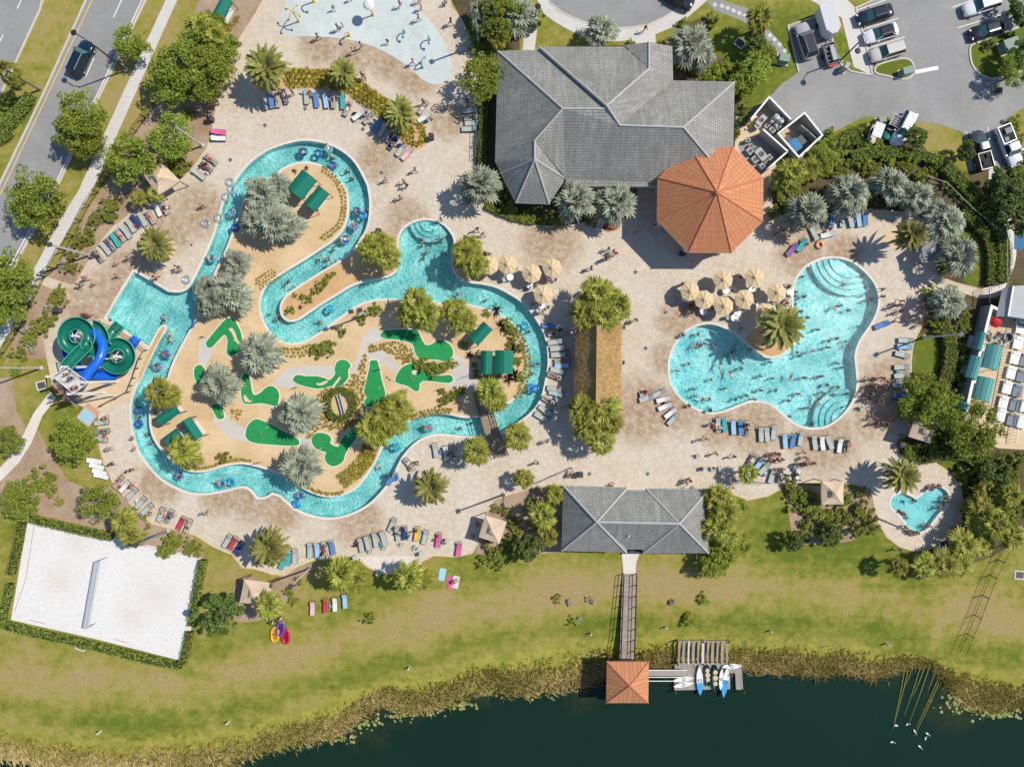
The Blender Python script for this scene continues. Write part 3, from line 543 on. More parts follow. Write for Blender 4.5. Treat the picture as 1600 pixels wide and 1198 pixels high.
# roads
sheet('road', [(-700,1480),(-700,800),(-40,-600),(339,-600),(71,-30),(62,15),(0,150),(-30,215)], 'road_asphalt', .014)
sheet('road', [(415,-600),(506,-600),(238,-30),(226.7,0),(155,150),(85,300),(50,363),(22,415),(-30,500),(-620,1460),(-640,1320),(-30,355),(0,290),(70,145),(136,0)], 'road_asphalt', .014)
kerb([(240,-30),(228,0),(156,150),(86,300),(51,363),(23,415),(-30,502)], .3, .10, 'kerb', name='kerb')
kerb([(146,-30),(135,0),(69,145),(0,288),(-30,350)], .25, .10, name='kerb'); kerb([(72,-30),(63,15),(1,150),(-30,213)], .25, .10, name='kerb')
sheet('roadside_path', [(267,-30),(287,-30),(277,0),(210,150),(143,300),(120,340),(92,385),(62,440),(33,490),(0,545),(-30,595),(-30,545),(0,510),(15,488),(45,435),(72,385),(100,333),(121.5,300),(190,150),(259,0)], 'concrete', .018)
mb = MB()
for t in np.arange(0, 1, .028):
    pts = [(277,0),(143,300),(62,440),(-30,595)]; pl = [(259,0),(121.5,300),(45,435),(-30,545)]
    k = t*3; i = min(2, int(k)); f = k-i
    a = P(*(pts[i][j]+(pts[i+1][j]-pts[i][j])*f for j in (0,1)), .021); b = P(*(pl[i][j]+(pl[i+1][j]-pl[i][j])*f for j in (0,1)), .021)
    mb.ribbon([a, b], .04, 0, .002)
struct(mb.build('path_joints', 'pole_grey'))
def line_mark(pts, w, mat='paint_white', z=.019, name='road_marking'):
    mb = MB(); mb.ribbon([P(x, y, z) for x, y in pts], w, 0, .003); struct(mb.build(name, mat))
line_mark([(153,-30),(144,0),(76,145),(3,298),(-30,365)], .14, 'paint_yellow'); line_mark([(79,-30),(69,0),(5,140),(-30,212)], .14, 'paint_yellow')
line_mark([(233,-30),(222,0),(151,150),(83,295),(47,358),(18,412),(-30,490)], .14)
for a, b in (((147,91),(134,120)),((105,185),(92,213)),((62,278),(49,306)),((190,0),(177,28)),((5,55),(-4,72)),((38,-10),(27,14))): line_mark([a, b], .13)
# parking court
LOT = [(1150,182),(1200,155),(1222,131),(1247.6,113),(1231,41),(1274,27),(1292,32),(1305,80),(1313,100),(1330,112),(1362,118),(1350,60),(1337,13),(1384,-8),(1392,-30),(1420,-330),(2000,-330),(2000,150),(1640,165),(1600,168),(1578,183),(1592,262),(1558,264),(1513,266),(1505,207),(1463,193),(1433,190),(1375,182),(1348,183),(1320,198),(1283,216),(1240,262),(1195,275),(1150,240)]
sheet('parking_lot', LOT, 'asphalt', .014)
sheet('path', [(1245,-30),(1252,-8),(1315,28),(1334,105),(1362,118),(1350,60),(1337,13),(1312,-12),(1300,-30)], 'concrete', .018)
kerb([(1363,118),(1330,112),(1313,100),(1305,80),(1292,32),(1274,27),(1231,41),(1247.6,113)], .2, .11); kerb([(1384,-8),(1337,13),(1350,60),(1363,118)], .2, .11)
def island(pts, mat='lawn', name='kerb_island', sm=3):
    p = cat(pts, sm); sheet(name, p, mat, .06); kerb(p, .22, .12, closed=True)
island([(1367,108),(1372,102),(1390,96),(1412,92),(1424,97),(1428,110),(1422,122),(1408,124),(1385,119),(1369,115)])
island([(1516,90),(1517,72),(1535,65),(1560,55),(1640,35),(1640,112),(1600,112),(1575,116),(1550,124),(1530,115),(1520,104)])
island([(1570,20),(1572,-2),(1582,-28),(1600,-30),(1601,40),(1575,50)], sm=0)
for a, b in (((1343,48),(1404,29)),((1350,78),(1414,58)),((1337,17),(1390,-2)),((1488,12),(1570,-18)),((1496,44),(1565,23))): line_mark([a, b], .11)
line_mark([(1430,113),(1466,106)], .5, name='stop_line')
for c_ in (((1510,205),(1516,264)),((1543,198),(1556,255))): line_mark(c_, .1)
M['bay_blue'] = simple('bay_blue', (.05,.16,.33), .8)
mb = MB(); mb.box(P(1597,376,.03), (2.0,2.3,.02)); o = struct(mb.build('painted_bay', 'bay_blue'))
# circular driveway
ARC = [(852,-30),(858,3),(875,18),(895,28),(913,35),(940,42),(965,44.5),(990,43),(1013,39),(1035,29),(1050,20),(1065,8),(1073,0),(1080,-30)]
sheet('driveway', ARC, 'road_asphalt', .014)
sheet('path', ARC[:0:-1] + [(852,-30),(815,-30),(838,-2),(850,22),(866,34),(885,45),(912,58),(940,64),(965,65),(988,63),(988,72),(1025,73),(1024,54),(1050,43),(1075,27),(1104,2),(1112,-30)][:], 'concrete', .02)
kerb(ARC[1:-1], .2, .06)
sheet('path', [(820,40),(838,24),(840,40),(835,82),(816,80)], 'concrete', .018)
sheet('path', [(1104,2),(1125,0),(1165,12),(1200,45),(1222,70),(1232,90),(1222,95),(1195,62),(1160,33),(1115,16)], 'asphalt', .016)
mb = MB()
for k, (x, y) in enumerate(((1117,8),(1128,10),(1137,13),(1146,17),(1155,21),(1164,25),(1172,31),(1181,37),(1187,42),(1194,48),(1203,56),(1210,62),(1218,70),(1226,80))): mb.box(P(x, y, .03), (.5,.5,.03), .6)
struct(mb.build('stepping_stones', 'concrete'))
# paths
sheet('path', [(78,612),(88,622),(66,650),(50,690),(30,722),(0,752),(-30,770),(-30,745),(0,730),(18,712),(36,680),(52,646)], 'coping', .022)
sheet('path', [(1110+435,258),(1556,262),(1556,285),(1545,290)], 'concrete', .018)
sheet('path', [(1552,300),(1562,303),(1583,350),(1588,400),(1575,440),(1560,462),(1535,465),(1534,452),(1558,440),(1571,400),(1570,352),(1560,325)], 'coping', .018, 3)
sheet('path', [(971,862),(1000,862),(994,880),(993,896),(974,896),(973,880)], 'coping', .03)
sheet('path', [(552,870),(640,868),(660,880),(615,897),(598,897),(575,886)], 'coping', .034)
# mini golf paths
GP = [[(585,510),(597,530),(575,540),(566,560),(559,583),(550,583),(558,560),(566,532),(574,518)], [(575,552),(591,546),(607,554),(626,575),(620,583),(600,570),(590,562),(575,562)], [(426.5,597.7),(440,582.7),(459,573),(524,573),(523,588),(465,586),(458,592),(460,606),(435,603)],
  [(708,552),(727,563),(731,572),(746,589),(757,601),(748,612),(737,611),(720,603),(710,609),(700,601),(708,592),(706,579),(714,570)], [(333,655),(350,648),(365,660),(384,671),(387,690),(365,685),(350,675)], [(466,683),(487,683),(488,699),(463,698)], [(312.5,530),(322,533),(327,546),(336,545),(328,560),(320,573),(310,568),(311,548)]]
for g in GP: sheet('golf_path', g, 'golf_path', .036, 3)
# volleyball sand
sheet('sand_court', [(44,808),(150,832),(318,872),(305,955),(287,1033),(150,998),(17,968),(30,890)], 'court_sand', .03)
t = thing('court_tape', 'thin red boundary tape lying round the white sand court', 'boundary tape', P(165,920))
for l in (((54,815),(178,842)),((218,851),(315,873)),((54,815.5),(40,906),(22,956)),((46,968),(70,974)),((178,998),(201,1004))): mb = MB(); mb.ribbon([P(x, y, .034)-P(165,920) for x, y in l], .06, 0, .01); mb.build('strip', 'red_tape', t)
# steps seen under water: curved treads
def treads(cx, cy, radii, a0, a1, zt, mat='pool_plaster'):
    for k, r in enumerate(radii):
        pts = [(cx+r*math.cos(D2R(a)), cy+r*math.sin(D2R(a))) for a in np.linspace(a0, a1, 24)]
        mb = MB(); mb.prism([P(x, y) for x, y in pts[::-1]] , -1.2, zt - .12*k, 0); struct(mb.build('pool_step', mat))
        e = MB(); e.ribbon([P(x, y) for x, y in pts], .055, zt-.12*k, zt-.12*k+.008); struct(e.build('step_edge_tile', 'steel_grey'))
treads(1330,400,(34,43,52,61), 62, 190, -.22); treads(1322,657,(22,31,40,49), 158, 290, -.22); treads(672,345,(17,25,33), 0, 180, -.22)
# ---- mini golf greens
BUNK = {0: [[(358,514),(363,513),(368,521),(372,533),(377,535),(371,536),(366,527),(362,519)]], 2: [[(381.5,618),(384,618),(389,625),(394,626),(389,628),(383,626)]], 3: [[(495.5,598),(500,599),(509,595),(512,596),(505,601),(496,601)],[(519.5,604),(528,592),(531,589),(532,591),(524,602)]], 6: [[(644,580),(648,577),(652,581),(649,585),(645,584)]]}
GREENS = [("bent green with a snaking sand slot", [(321.3,535),(323.8,531),(348.9,501.3),(360,496.3),(366.4,498.8),(376.4,516.3),(379,530),(378,540),(374,550),(370,553),(362.6,556),(356.4,556),(353.2,550),(355,535),(353.9,528.8),(350,524.5),(333.8,541.4),(327.6,544.5),(322.6,541.4)]),
 ("small oval green half under a silver palm", [(310,569.5),(315,569.5),(319.4,575),(320,583),(318.8,589),(313.8,596.5),(308.8,602.7),(303.8,591.5),(302.5,580),(305,572.7)]),
 ("boot shaped green with a sand crescent", [(380,582.7),(389,584),(392,592.7),(396.4,615),(406.5,612.7),(415,605),(424,602),(432.8,606.5),(437,615),(436.6,624.6),(432,635),(409.6,630.6),(387,632),(378,626),(375.8,605)]),
 ("long hooked green with two sand slots", [(456.6,592.7),(464,585),(480,587),(496,587),(508.6,590.4),(515,592.8),(522.8,584),(522,576),(526,565),(534,561),(543.5,563.5),(549,571.4),(545,579),(545,590.4),(535.5,601.5),(527.6,607),(519.7,604),(508.5,606),(497.4,608),(484.8,606),(472,603),(462,599)]),
 ("tall bell shaped green", [(581.5,562),(589.5,562.7),(592.6,569.8),(597.4,593.6),(603,614),(600.6,627),(590,636),(572,635),(568,627),(572,620.6),(568,611),(571,598),(576.8,571.4),(576.8,565)]),
 ("wide green with a round far end", [(593.4,523.8),(600.6,516),(622.8,514),(651,515),(657.7,525.4),(664,536.5),(672,538),(684.6,531),(697,533),(706.8,542.8),(708.4,555.5),(697,565.8),(683,562.7),(657.7,561.9),(648,552),(643.4,538),(622.8,531.7),(602,530)]),
 ("broad green with a round sand dot", [(622.8,579.3),(630.7,571.4),(646.6,565.8),(659,568),(670.4,579),(686,585.7),(702,584.9),(708.4,590.4),(702,599),(660.8,596),(656,609.5),(648,611.8),(637,604),(619.6,599),(617,592)]),
 ("teardrop shaped green in palm shade", [(383,677),(387,663.6),(399,654),(414,657.6),(438,669.6),(459,680),(468,687.7),(463.7,696.7),(420,695),(396,692),(385.5,686)]),
 ("forked green with two round lobes", [(486,686),(492,677),(503,675),(515,679.4),(518.5,687.7),(517,692),(528,696.7),(533,686),(548,669.6),(563,671),(555.4,687.7),(545,701),(540.4,710),(536,722),(522,729),(510.3,723.8),(506.5,713),(508.8,707),(498,704),(489,696.7)]),
 ("short stub of green by a concrete path", [(330,633),(345,631),(351,648),(350,654),(344,655.5),(338,652)])]
for gi, (lab, pts) in enumerate(GREENS):
    p = cat(pts, 3); c0 = P(sum(a for a, b in p)/len(p), sum(b for a, b in p)/len(p))
    t = thing('putting_green', lab, 'mini golf green', c0, group='mini golf greens on the island'); reg(t, lab, *pts[0])
    mb = MB(); mb.poly([[P(x, y, .05)-c0 for x, y in p]]); mb.build('turf', 'turf', t)
    mb = MB(); mb.ribbon([P(x, y)-c0 for x, y in p], .13, -.02, .095, True); mb.build('border', 'border', t)
    for b in BUNK.get(gi, ()):
        b = cat(b, 3); mb = MB(); mb.poly([[P(x, y, .06)-c0 for x, y in b]]); mb.ribbon([P(x, y)-c0 for x, y in b], .06, 0, .075, True); mb.build('sand_trap', 'sand_bunker', t)
    x, y = pts[len(pts)//3]; cx, cy = (x*.5+sum(a for a, b in p)/len(p)*.5, y*.5+sum(b for a, b in p)/len(p)*.5)
    mb = MB(); mb.lathe([(.0,.058),(.07,.058),(.07,.05)], 10, P(cx, cy)-c0); mb.build('cup', 'off_white', t)
for x, y in ((605.6,589.5),(609.5,593),(633,618),(640,588),(643,592),(406,676),(408,681)):
    mb = MB(); mb.lathe([(0,.17),(.1,.14),(.14,.06),(.11,-.01)], 10)
    o = link('stone_obstacle', mb.mesh('stone_obstacle', 'steel_grey', True), None, P(x, y, .06)); tag(o, 'x', 'golf obstacle', 'dark stones on the mini golf greens'); reg(o, 'small dark stone obstacle on a mini golf green', x, y)
# ================================================================ PLANTS
def rv(r): 
    while True:
        v = Vector((r.uniform(-1,1), r.uniform(-1,1), r.uniform(-1,1)))
        if .05 < v.length < 1: return v
def leaf_quad(mb, p, size, r, up=.5, mi=0, asp=.55):
    n = rv(r).normalized(); n.z = abs(n.z)+up; n.normalize(); u = n.orthogonal().normalized()
    u = (Matrix.Rotation(r.uniform(0, 6.28), 3, n) @ u); w = n.cross(u); a = size*r.uniform(.7, 1.3)
    mb.add([p-u*a*.5, p+w*a*asp*.5, p+u*a*.5, p-w*a*asp*.5], [(0,1,2,3)], mi)
def crown_leaves(mb, r, R_, H_, zc, nclump, nleaf, size, squash=.75, mi=0, core=.55):
    """leaf clusters spread through an uneven crown"""
    lobes = [(r.uniform(0, 6.28), r.uniform(.72, 1.12)) for _ in range(6)]
    for k in range(nclump):
        d = rv(r).normalized(); d.z = d.z*.9+.18
        az = math.atan2(d.y, d.x); rad = 1.0
        for a, s_ in lobes: rad += 1.5*(s_-.92)*max(0, math.cos(az-a))**2
        dist = r.uniform(core, 1.0)*rad
        c = Vector((d.x*R_*dist, d.y*R_*dist, zc + d.z*H_*dist)); cr = R_*r.uniform(.13, .27)
        for _ in range(int(nleaf*r.uniform(.6, 1.3))):
            o = rv(r); o = o.normalized()*cr*(o.length**.5)
            o.z *= squash
            leaf_quad(mb, c+o, size, r, .6, mi)
def make_broadleaf(seed, leafmat, R_=3.0, Ht=6.5, nclump=70, nleaf=85, size=.30):
    r = random.Random(seed); me = []
    mb = MB(); crown_leaves(mb, r, R_, Ht*.34, Ht*.66, nclump, nleaf, size); crown = mb.mesh('crown', leafmat)
    tb = MB(); h0 = Ht*.42; tb.path([(0,0,-.1), (.04,.03,h0*.5), (0,.02,h0)], [.2,.16,.13], 8)
    for k in range(8):
        a = k*.785+r.uniform(-.3, .3); e = Vector((math.cos(a)*R_*.7, math.sin(a)*R_*.7, Ht*r.uniform(.6, .85))); s_ = Vector((0, .02, h0*r.uniform(.75, 1)))
        m_ = s_.lerp(e, .5)+Vector((0, 0, .25)); tb.path([s_, m_, e], [.09,.06,.025], 6)
    return crown, tb.mesh('trunk', 'bark', True)
def fan_blade(mb, r, base, dirv, L, n=11, span=3.4, mi=0):
    """one palmate leaf: a fan of pointed segments joined near the petiole, tips free and drooping"""
    d = dirv.normalized(); side = d.cross(Vector((0,0,1))); side = side.normalized() if side.length > .05 else Vector((1,0,0)); up = side.cross(d).normalized()
    tw = r.uniform(-.5, .5); side = (side*math.cos(tw) + up*math.sin(tw)).normalized(); up = side.cross(d).normalized()
    for i in range(n):
        u = i/(n-1)-.5; a = u*span; l = L*(1-.35*abs(u)*2)*r.uniform(.85, 1.1)
        v = d*math.cos(a)+side*math.sin(a); t = side*math.cos(a)-d*math.sin(a); w = l*span/n*.40
        p1 = base+v*l*.5+up*.04*l; p2 = base+v*l*.99+Vector((0,0,-l*r.uniform(.08, .34)))+up*.0
        mb.add([base-t*.015, base+t*.015, p1+t*w+up*.02, p1-up*.05*l, p1-t*w+up*.02, p2], [(0,1,2,3), (0,3,4), (3,2,5), (4,3,5)], mi)
def make_fan_palm(seed, mat, nfr=34, petiole=1.35, blade=1.15, trunk_h=3.0, span=4.2, seg=16, low=-.35, heart='palm_heart'):
    r = random.Random(seed); mb = MB(); top = Vector((0,0,trunk_h))
    for k in range(nfr):
        f = (k+.5)/nfr; el = math.asin(low + (.98-low)*f); az = k*2.39996+r.uniform(-.25, .25)
        d = Vector((math.cos(az)*math.cos(el), math.sin(az)*math.cos(el), math.sin(el)))
        pl = petiole*(1.1-.55*f)*r.uniform(.7, 1.2); e = top + d*pl; side = d.cross(Vector((0,0,1)))
        side = side.normalized()*.03 if side.length > .01 else Vector((.03,0,0))
        mb.add([top-side, top+side, e+side, e-side], [(0,1,2,3)])
        dd = d + Vector((0,0,-.25-.25*f*0)); fan_blade(mb, r, e, dd, blade*r.uniform(.85, 1.15)*(1.0-.12*f), seg, span)
    crown = mb.mesh('crown', mat)
    tb = MB(); tb.path([(0,0,-.1), (0,0,.3), (0,0,trunk_h*.9), (0,0,trunk_h+.12)], [.26,.20,.19,.12], 10); return crown, tb.mesh('trunk', 'bark', True)
def make_date_palm(seed, mat, nfr=50, L=2.6, trunk_h=3.4, nl=20, droop=.9):
    r = random.Random(seed); mb = MB(); top = Vector((0,0,trunk_h))
    for k in range(nfr):
        f = (k+.5)/nfr; el = math.asin(-.12+1.05*f*.97); az = k*2.39996+r.uniform(-.15, .15); ll = L*(1.0-.28*f)*r.uniform(.88, 1.1)
        h = Vector((math.cos(az), math.sin(az), 0)); side = Vector((-h.y, h.x, 0)); pts = []
        for j in range(8):
            t = j/7; e2 = el - droop*t*t*(.55+.5*(1-f)); 
            pts.append(pts[-1] + (h*math.cos(e2)+Vector((0,0,math.sin(e2))))*ll/7 if pts else top.copy())
        for j in range(7):
            mb.add([pts[j]-side*.02, pts[j]+side*.02, pts[j+1]+side*.015, pts[j+1]-side*.015], [(0,1,2,3)])
        for m_ in range(nl):
            t = .14+.86*m_/nl; x = t*7; j = min(6, int(x)); p = pts[j].lerp(pts[j+1], x-j); dv = (pts[j+1]-pts[j]).normalized()
            lw = .42*math.sin(math.pi*min(1, .22+t*.72))*r.uniform(.85, 1.15)
            for sg in (-1, 1):
                o = (side*sg*.85 + dv*.75 + Vector((0,0,.18-.35*t))).normalized()*lw; wv = dv*.055
                mb.add([p-wv, p+wv, p+o*.6+wv, p+o, p+o*.6-wv], [(0,1,2,3,4)])
    crown = mb.mesh('crown', mat)
    tb = MB(); tb.path([(0,0,-.1), (0,0,.4), (0,0,trunk_h*.8), (0,0,trunk_h+.1)], [.24,.19,.20,.26], 10); tb.lathe([(.30,trunk_h-.25),(.34,trunk_h),(.2,trunk_h+.35),(0,trunk_h+.5)], 10)
    return crown, tb.mesh('trunk', 'bark', True)
def make_bush(seed, mat, R_=1.2, H_=.9, nclump=26, nleaf=60, size=.2):
    r = random.Random(seed); mb = MB(); crown_leaves(mb, r, R_, H_*.75, H_*.55, nclump, nleaf, size, .8, 0, .25)
    for k in range(6):
        a = k*1.05; mb.tube((0,0,-.05), (math.cos(a)*R_*.5, math.sin(a)*R_*.5, H_*.8), .03, .012, 5, 1)
    return mb.mesh('bush', [mat, 'bark'])
def make_tuft(seed, mat='tuft_leaf', n=26, L=.5):
    r = random.Random(seed); mb = MB()
    for k in range(n):
        a = r.uniform(0, 6.28); e = r.uniform(.12, 1.1); h = Vector((math.cos(a)*math.cos(e), math.sin(a)*math.cos(e), math.sin(e))); s_ = Vector((-math.sin(a), math.cos(a), 0))*.05; l = L*r.uniform(.6, 1.15)
        p1 = h*l*.6; p2 = h*l+Vector((math.cos(a), math.sin(a), -.8))*l*.25; mb.add([-s_, s_, p1+s_, p2, p1-s_], [(0,1,2,3,4)])
    return mb.mesh('tuft', mat)
PROTO = {}
def proto(kind, makers): PROTO[kind] = makers
proto('oak', [make_broadleaf(i, 'oak_leaf', 3.2, 6.0, 72, 58, .30) for i in range(4)])
proto('dark', [make_broadleaf(20+i, 'dark_leaf', 2.2, 4.6, 52, 70, .34) for i in range(2)])
proto('lime', [make_broadleaf(30+i, 'lime_leaf', 2.4, 4.0, 60, 70, .28) for i in range(2)])
proto('silver', [make_fan_palm(40+i, 'silver_leaf', 25, 1.45, 1.35, 2.9, 3.5, 10) for i in range(3)])
proto('blue', [make_fan_palm(50+i, 'blue_leaf', 23, 1.5, 1.4, 3.2, 3.4, 10) for i in range(3)])
proto('sabal', [make_fan_palm(60+i, 'sabal_leaf', 22, 1.1, 1.35, 4.2, 2.7, 9) for i in range(3)])
proto('date', [make_date_palm(70+i, 'date_leaf') for i in range(2)])
proto('bushy', [(make_bush(80+i, 'shrub_leaf'), None) for i in range(3)])
proto('limebush', [(make_bush(84+i, 'lime_leaf'), None) for i in range(2)])
proto('darkbush', [(make_bush(87+i, 'dark_leaf'), None) for i in range(2)])
proto('drybush', [(make_bush(90+i, 'dry_leaf', 1.2, .8, 20, 40, .22), None) for i in range(2)])
proto('purple', [(make_tuft(95, 'purple_leaf', 40, 1.2), None)])
INFO = {'oak': ('oak_tree', 'tree', 'leafy green oak', 'oaks round the resort', 36, 5.0), 'dark': ('dark_tree', 'tree', 'dark glossy tree', 'dark trees', 26.4, 3.4), 'lime': ('feathery_tree', 'tree', 'bright lime feathery tree', 'lime trees', 28.8, 3.0),
 'silver': ('silver_palm', 'palm', 'silver fan palm', 'silver fan palms', 31, 3.6), 'blue': ('blue_palm', 'palm', 'blue-grey fan palm', 'blue-grey fan palms', 31, 3.9), 'sabal': ('cabbage_palm', 'palm', 'green fan palm', 'green fan palms', 25, 4.6), 'date': ('date_palm', 'palm', 'golden feather palm', 'feather palms', 25.5, 3.6),
 'bushy': ('shrub', 'shrub', 'rounded green shrub', 'green shrubs', 14.4, .6), 'limebush': ('shrub', 'shrub', 'yellow-green shrub', 'yellow-green shrubs', 14.4, .6), 'darkbush': ('shrub', 'shrub', 'dark green shrub', 'dark shrubs', 14.4, .6), 'drybush': ('shrub', 'shrub', 'pale silvery shrub', 'pale shrubs', 14.4, .6), 'purple': ('spiky_plant', 'plant', 'purple spiky plant', 'purple spiky plants', 14, .4)}
def plant(kind, px, py, rad, extra=None, zs=1.0):
    """px,py: centre of the crown; the foot stands where the crown's height puts it"""
    nm, ct, base, grp, r0, hc = INFO[kind]; v = rnd.choice(PROTO[kind]); k = rad/r0
    g = gz(px, py); zc = hc*k*zs+g; b = P(px, py, zc)
    z0 = gz(NX + b.x*S, NY - b.y*S)
    loc = Vector((b.x, b.y, z0)); rz = rnd.uniform(0, 6.28)
    sc = (k*CAM_H/CAM_H, k, k*zs)
    if v[1] is None: o = thing(nm, base, ct, loc, rz, grp, v[0])
    else:
        o = thing(nm, base, ct, loc, rz, grp); link('crown', v[0], o); link('trunk', v[1], o)
    o.scale = sc; b_ = extra or (base if rad > r0*.78 or kind in ('bushy','limebush','darkbush','drybush','purple') else 'small '+base); o['label'] = b_; reg(o, b_, px, py); return o
for l in ((300,62,30),(333,40,24),(280,98,38),(325,100,36),(262,124,32),(312,132,28),(345,75,26),(195,62,26),(118,182,36),(108,205,30),(135,222,26),(198,240,35),(190,262,22),(258,213,33),(58,308,38),(42,326,28),(12,440,38),(0,470,34),(756,112,33),(105,688,30),(30,788,26),(25,775,20),(147,783,27),(10,690,22),(1535,672,40),(1460,620,34),(1440,640,26),(1480,650,28),(1522,695,22),(790,15,30),(1592,110,24),(1420,640,18)): plant('oak', *l)
for l in ((825,855,22),(345,958,27),(1560,742,22),(1575,290,26),(1594,335,26),(1432,213,17),(1510,236,15),(765,30,26),(1240,845,16),(1300,835,16),(1180,60,18),(1600,15,20),(830,30,14),(1595,85,20),(1590,310,20)): plant('dark', *l)
for l in ((1130,866,24),(1112,884,22),(1148,850,20),(1180,105,26),(1165,130,22),(1195,90,20),(1450,628,18),(1290,250,22)): plant('lime', *l)
for l in ((405,300,32),(432,290,26),(425,345,36),(395,345,28),(452,352,26),(368,408,24),(350,450,32),(330,468,28),(365,462,30),(318,450,22),(403,552,38),(340,600,34),(467,647,37),(467,730,37),(322,478,22)): plant('silver', *l)
for l in ((748,287,38),(810,18,32),(940,43,29),(1083,65,36),(1098,85,26),(900,312,37),(965,315,36),(1265,328,37),(1333,300,36),(1395,285,32),(1440,305,28),(1415,300,26),(1487,345,32),(1470,330,24),(1505,400,36),(1487,470,30),(750,15,24)): plant('blue', *l)
for l in ((420,856,30),(415,105,33),(535,112,22),(625,175,25),(242,382,27),(673,762,27),(1410,743,28)): plant('date', *l)
plant('date', 1222,510,35, 'tall open feather palm'); plant('date', 1425,367,24, zs=1.35)
for l in ((935,458,27),(915,487,26),(945,495,26),(967,480,24),(928,473,24),(952,465,24),(912,640,26),(945,640,26),(920,668,24),(940,690,24),(955,660,22),(930,652,24),(580,388,24),(603,402,24),(593,380,22),(728,396,24),(742,412,22),(735,385,20),(648,472,26),(665,490,26),(640,492,22),(710,485,24),(725,502,22),(765,612,24),(775,628,20),(745,707,24),(810,684,24),(578,668,26),(600,650,26),(618,635,26),(590,680,22),(612,662,24),(820,748,17),(848,805,23),(866,772,18),(857,838,17),(190,815,22),(200,838,22),(283,705,26),(293,715,20),(245,612,26),(262,622,18),(1170,740,17),(532,897,28),(555,905,24),(638,903,26),(658,905,20),(418,948,24),(1122,778,24),(1135,800,26),(1125,825,26),(1140,838,22),(1240,270,24),(1262,262,22),(1225,282,20),(1580,775,22),(1585,840,22),(1560,820,24),(310,38,24),(335,55,22),(1190,25,24),(780,55,18),(1405,855+30,18),(240,300+2,14),(215,308,14)): plant('sabal', *l)
for l in ((1540,795,28),(1530,820,26),(1552,770,26),(1510,852,28),(1535,850,24),(1480,882,26),(1450,884,24),(1505,884,22),(1524,790,20)): plant('sabal', *l, zs=.55)
# tall leaning road palm whose trunk shows
o = plant('sabal', 6,108,18, 'tall road palm with a bare trunk', 2.0)
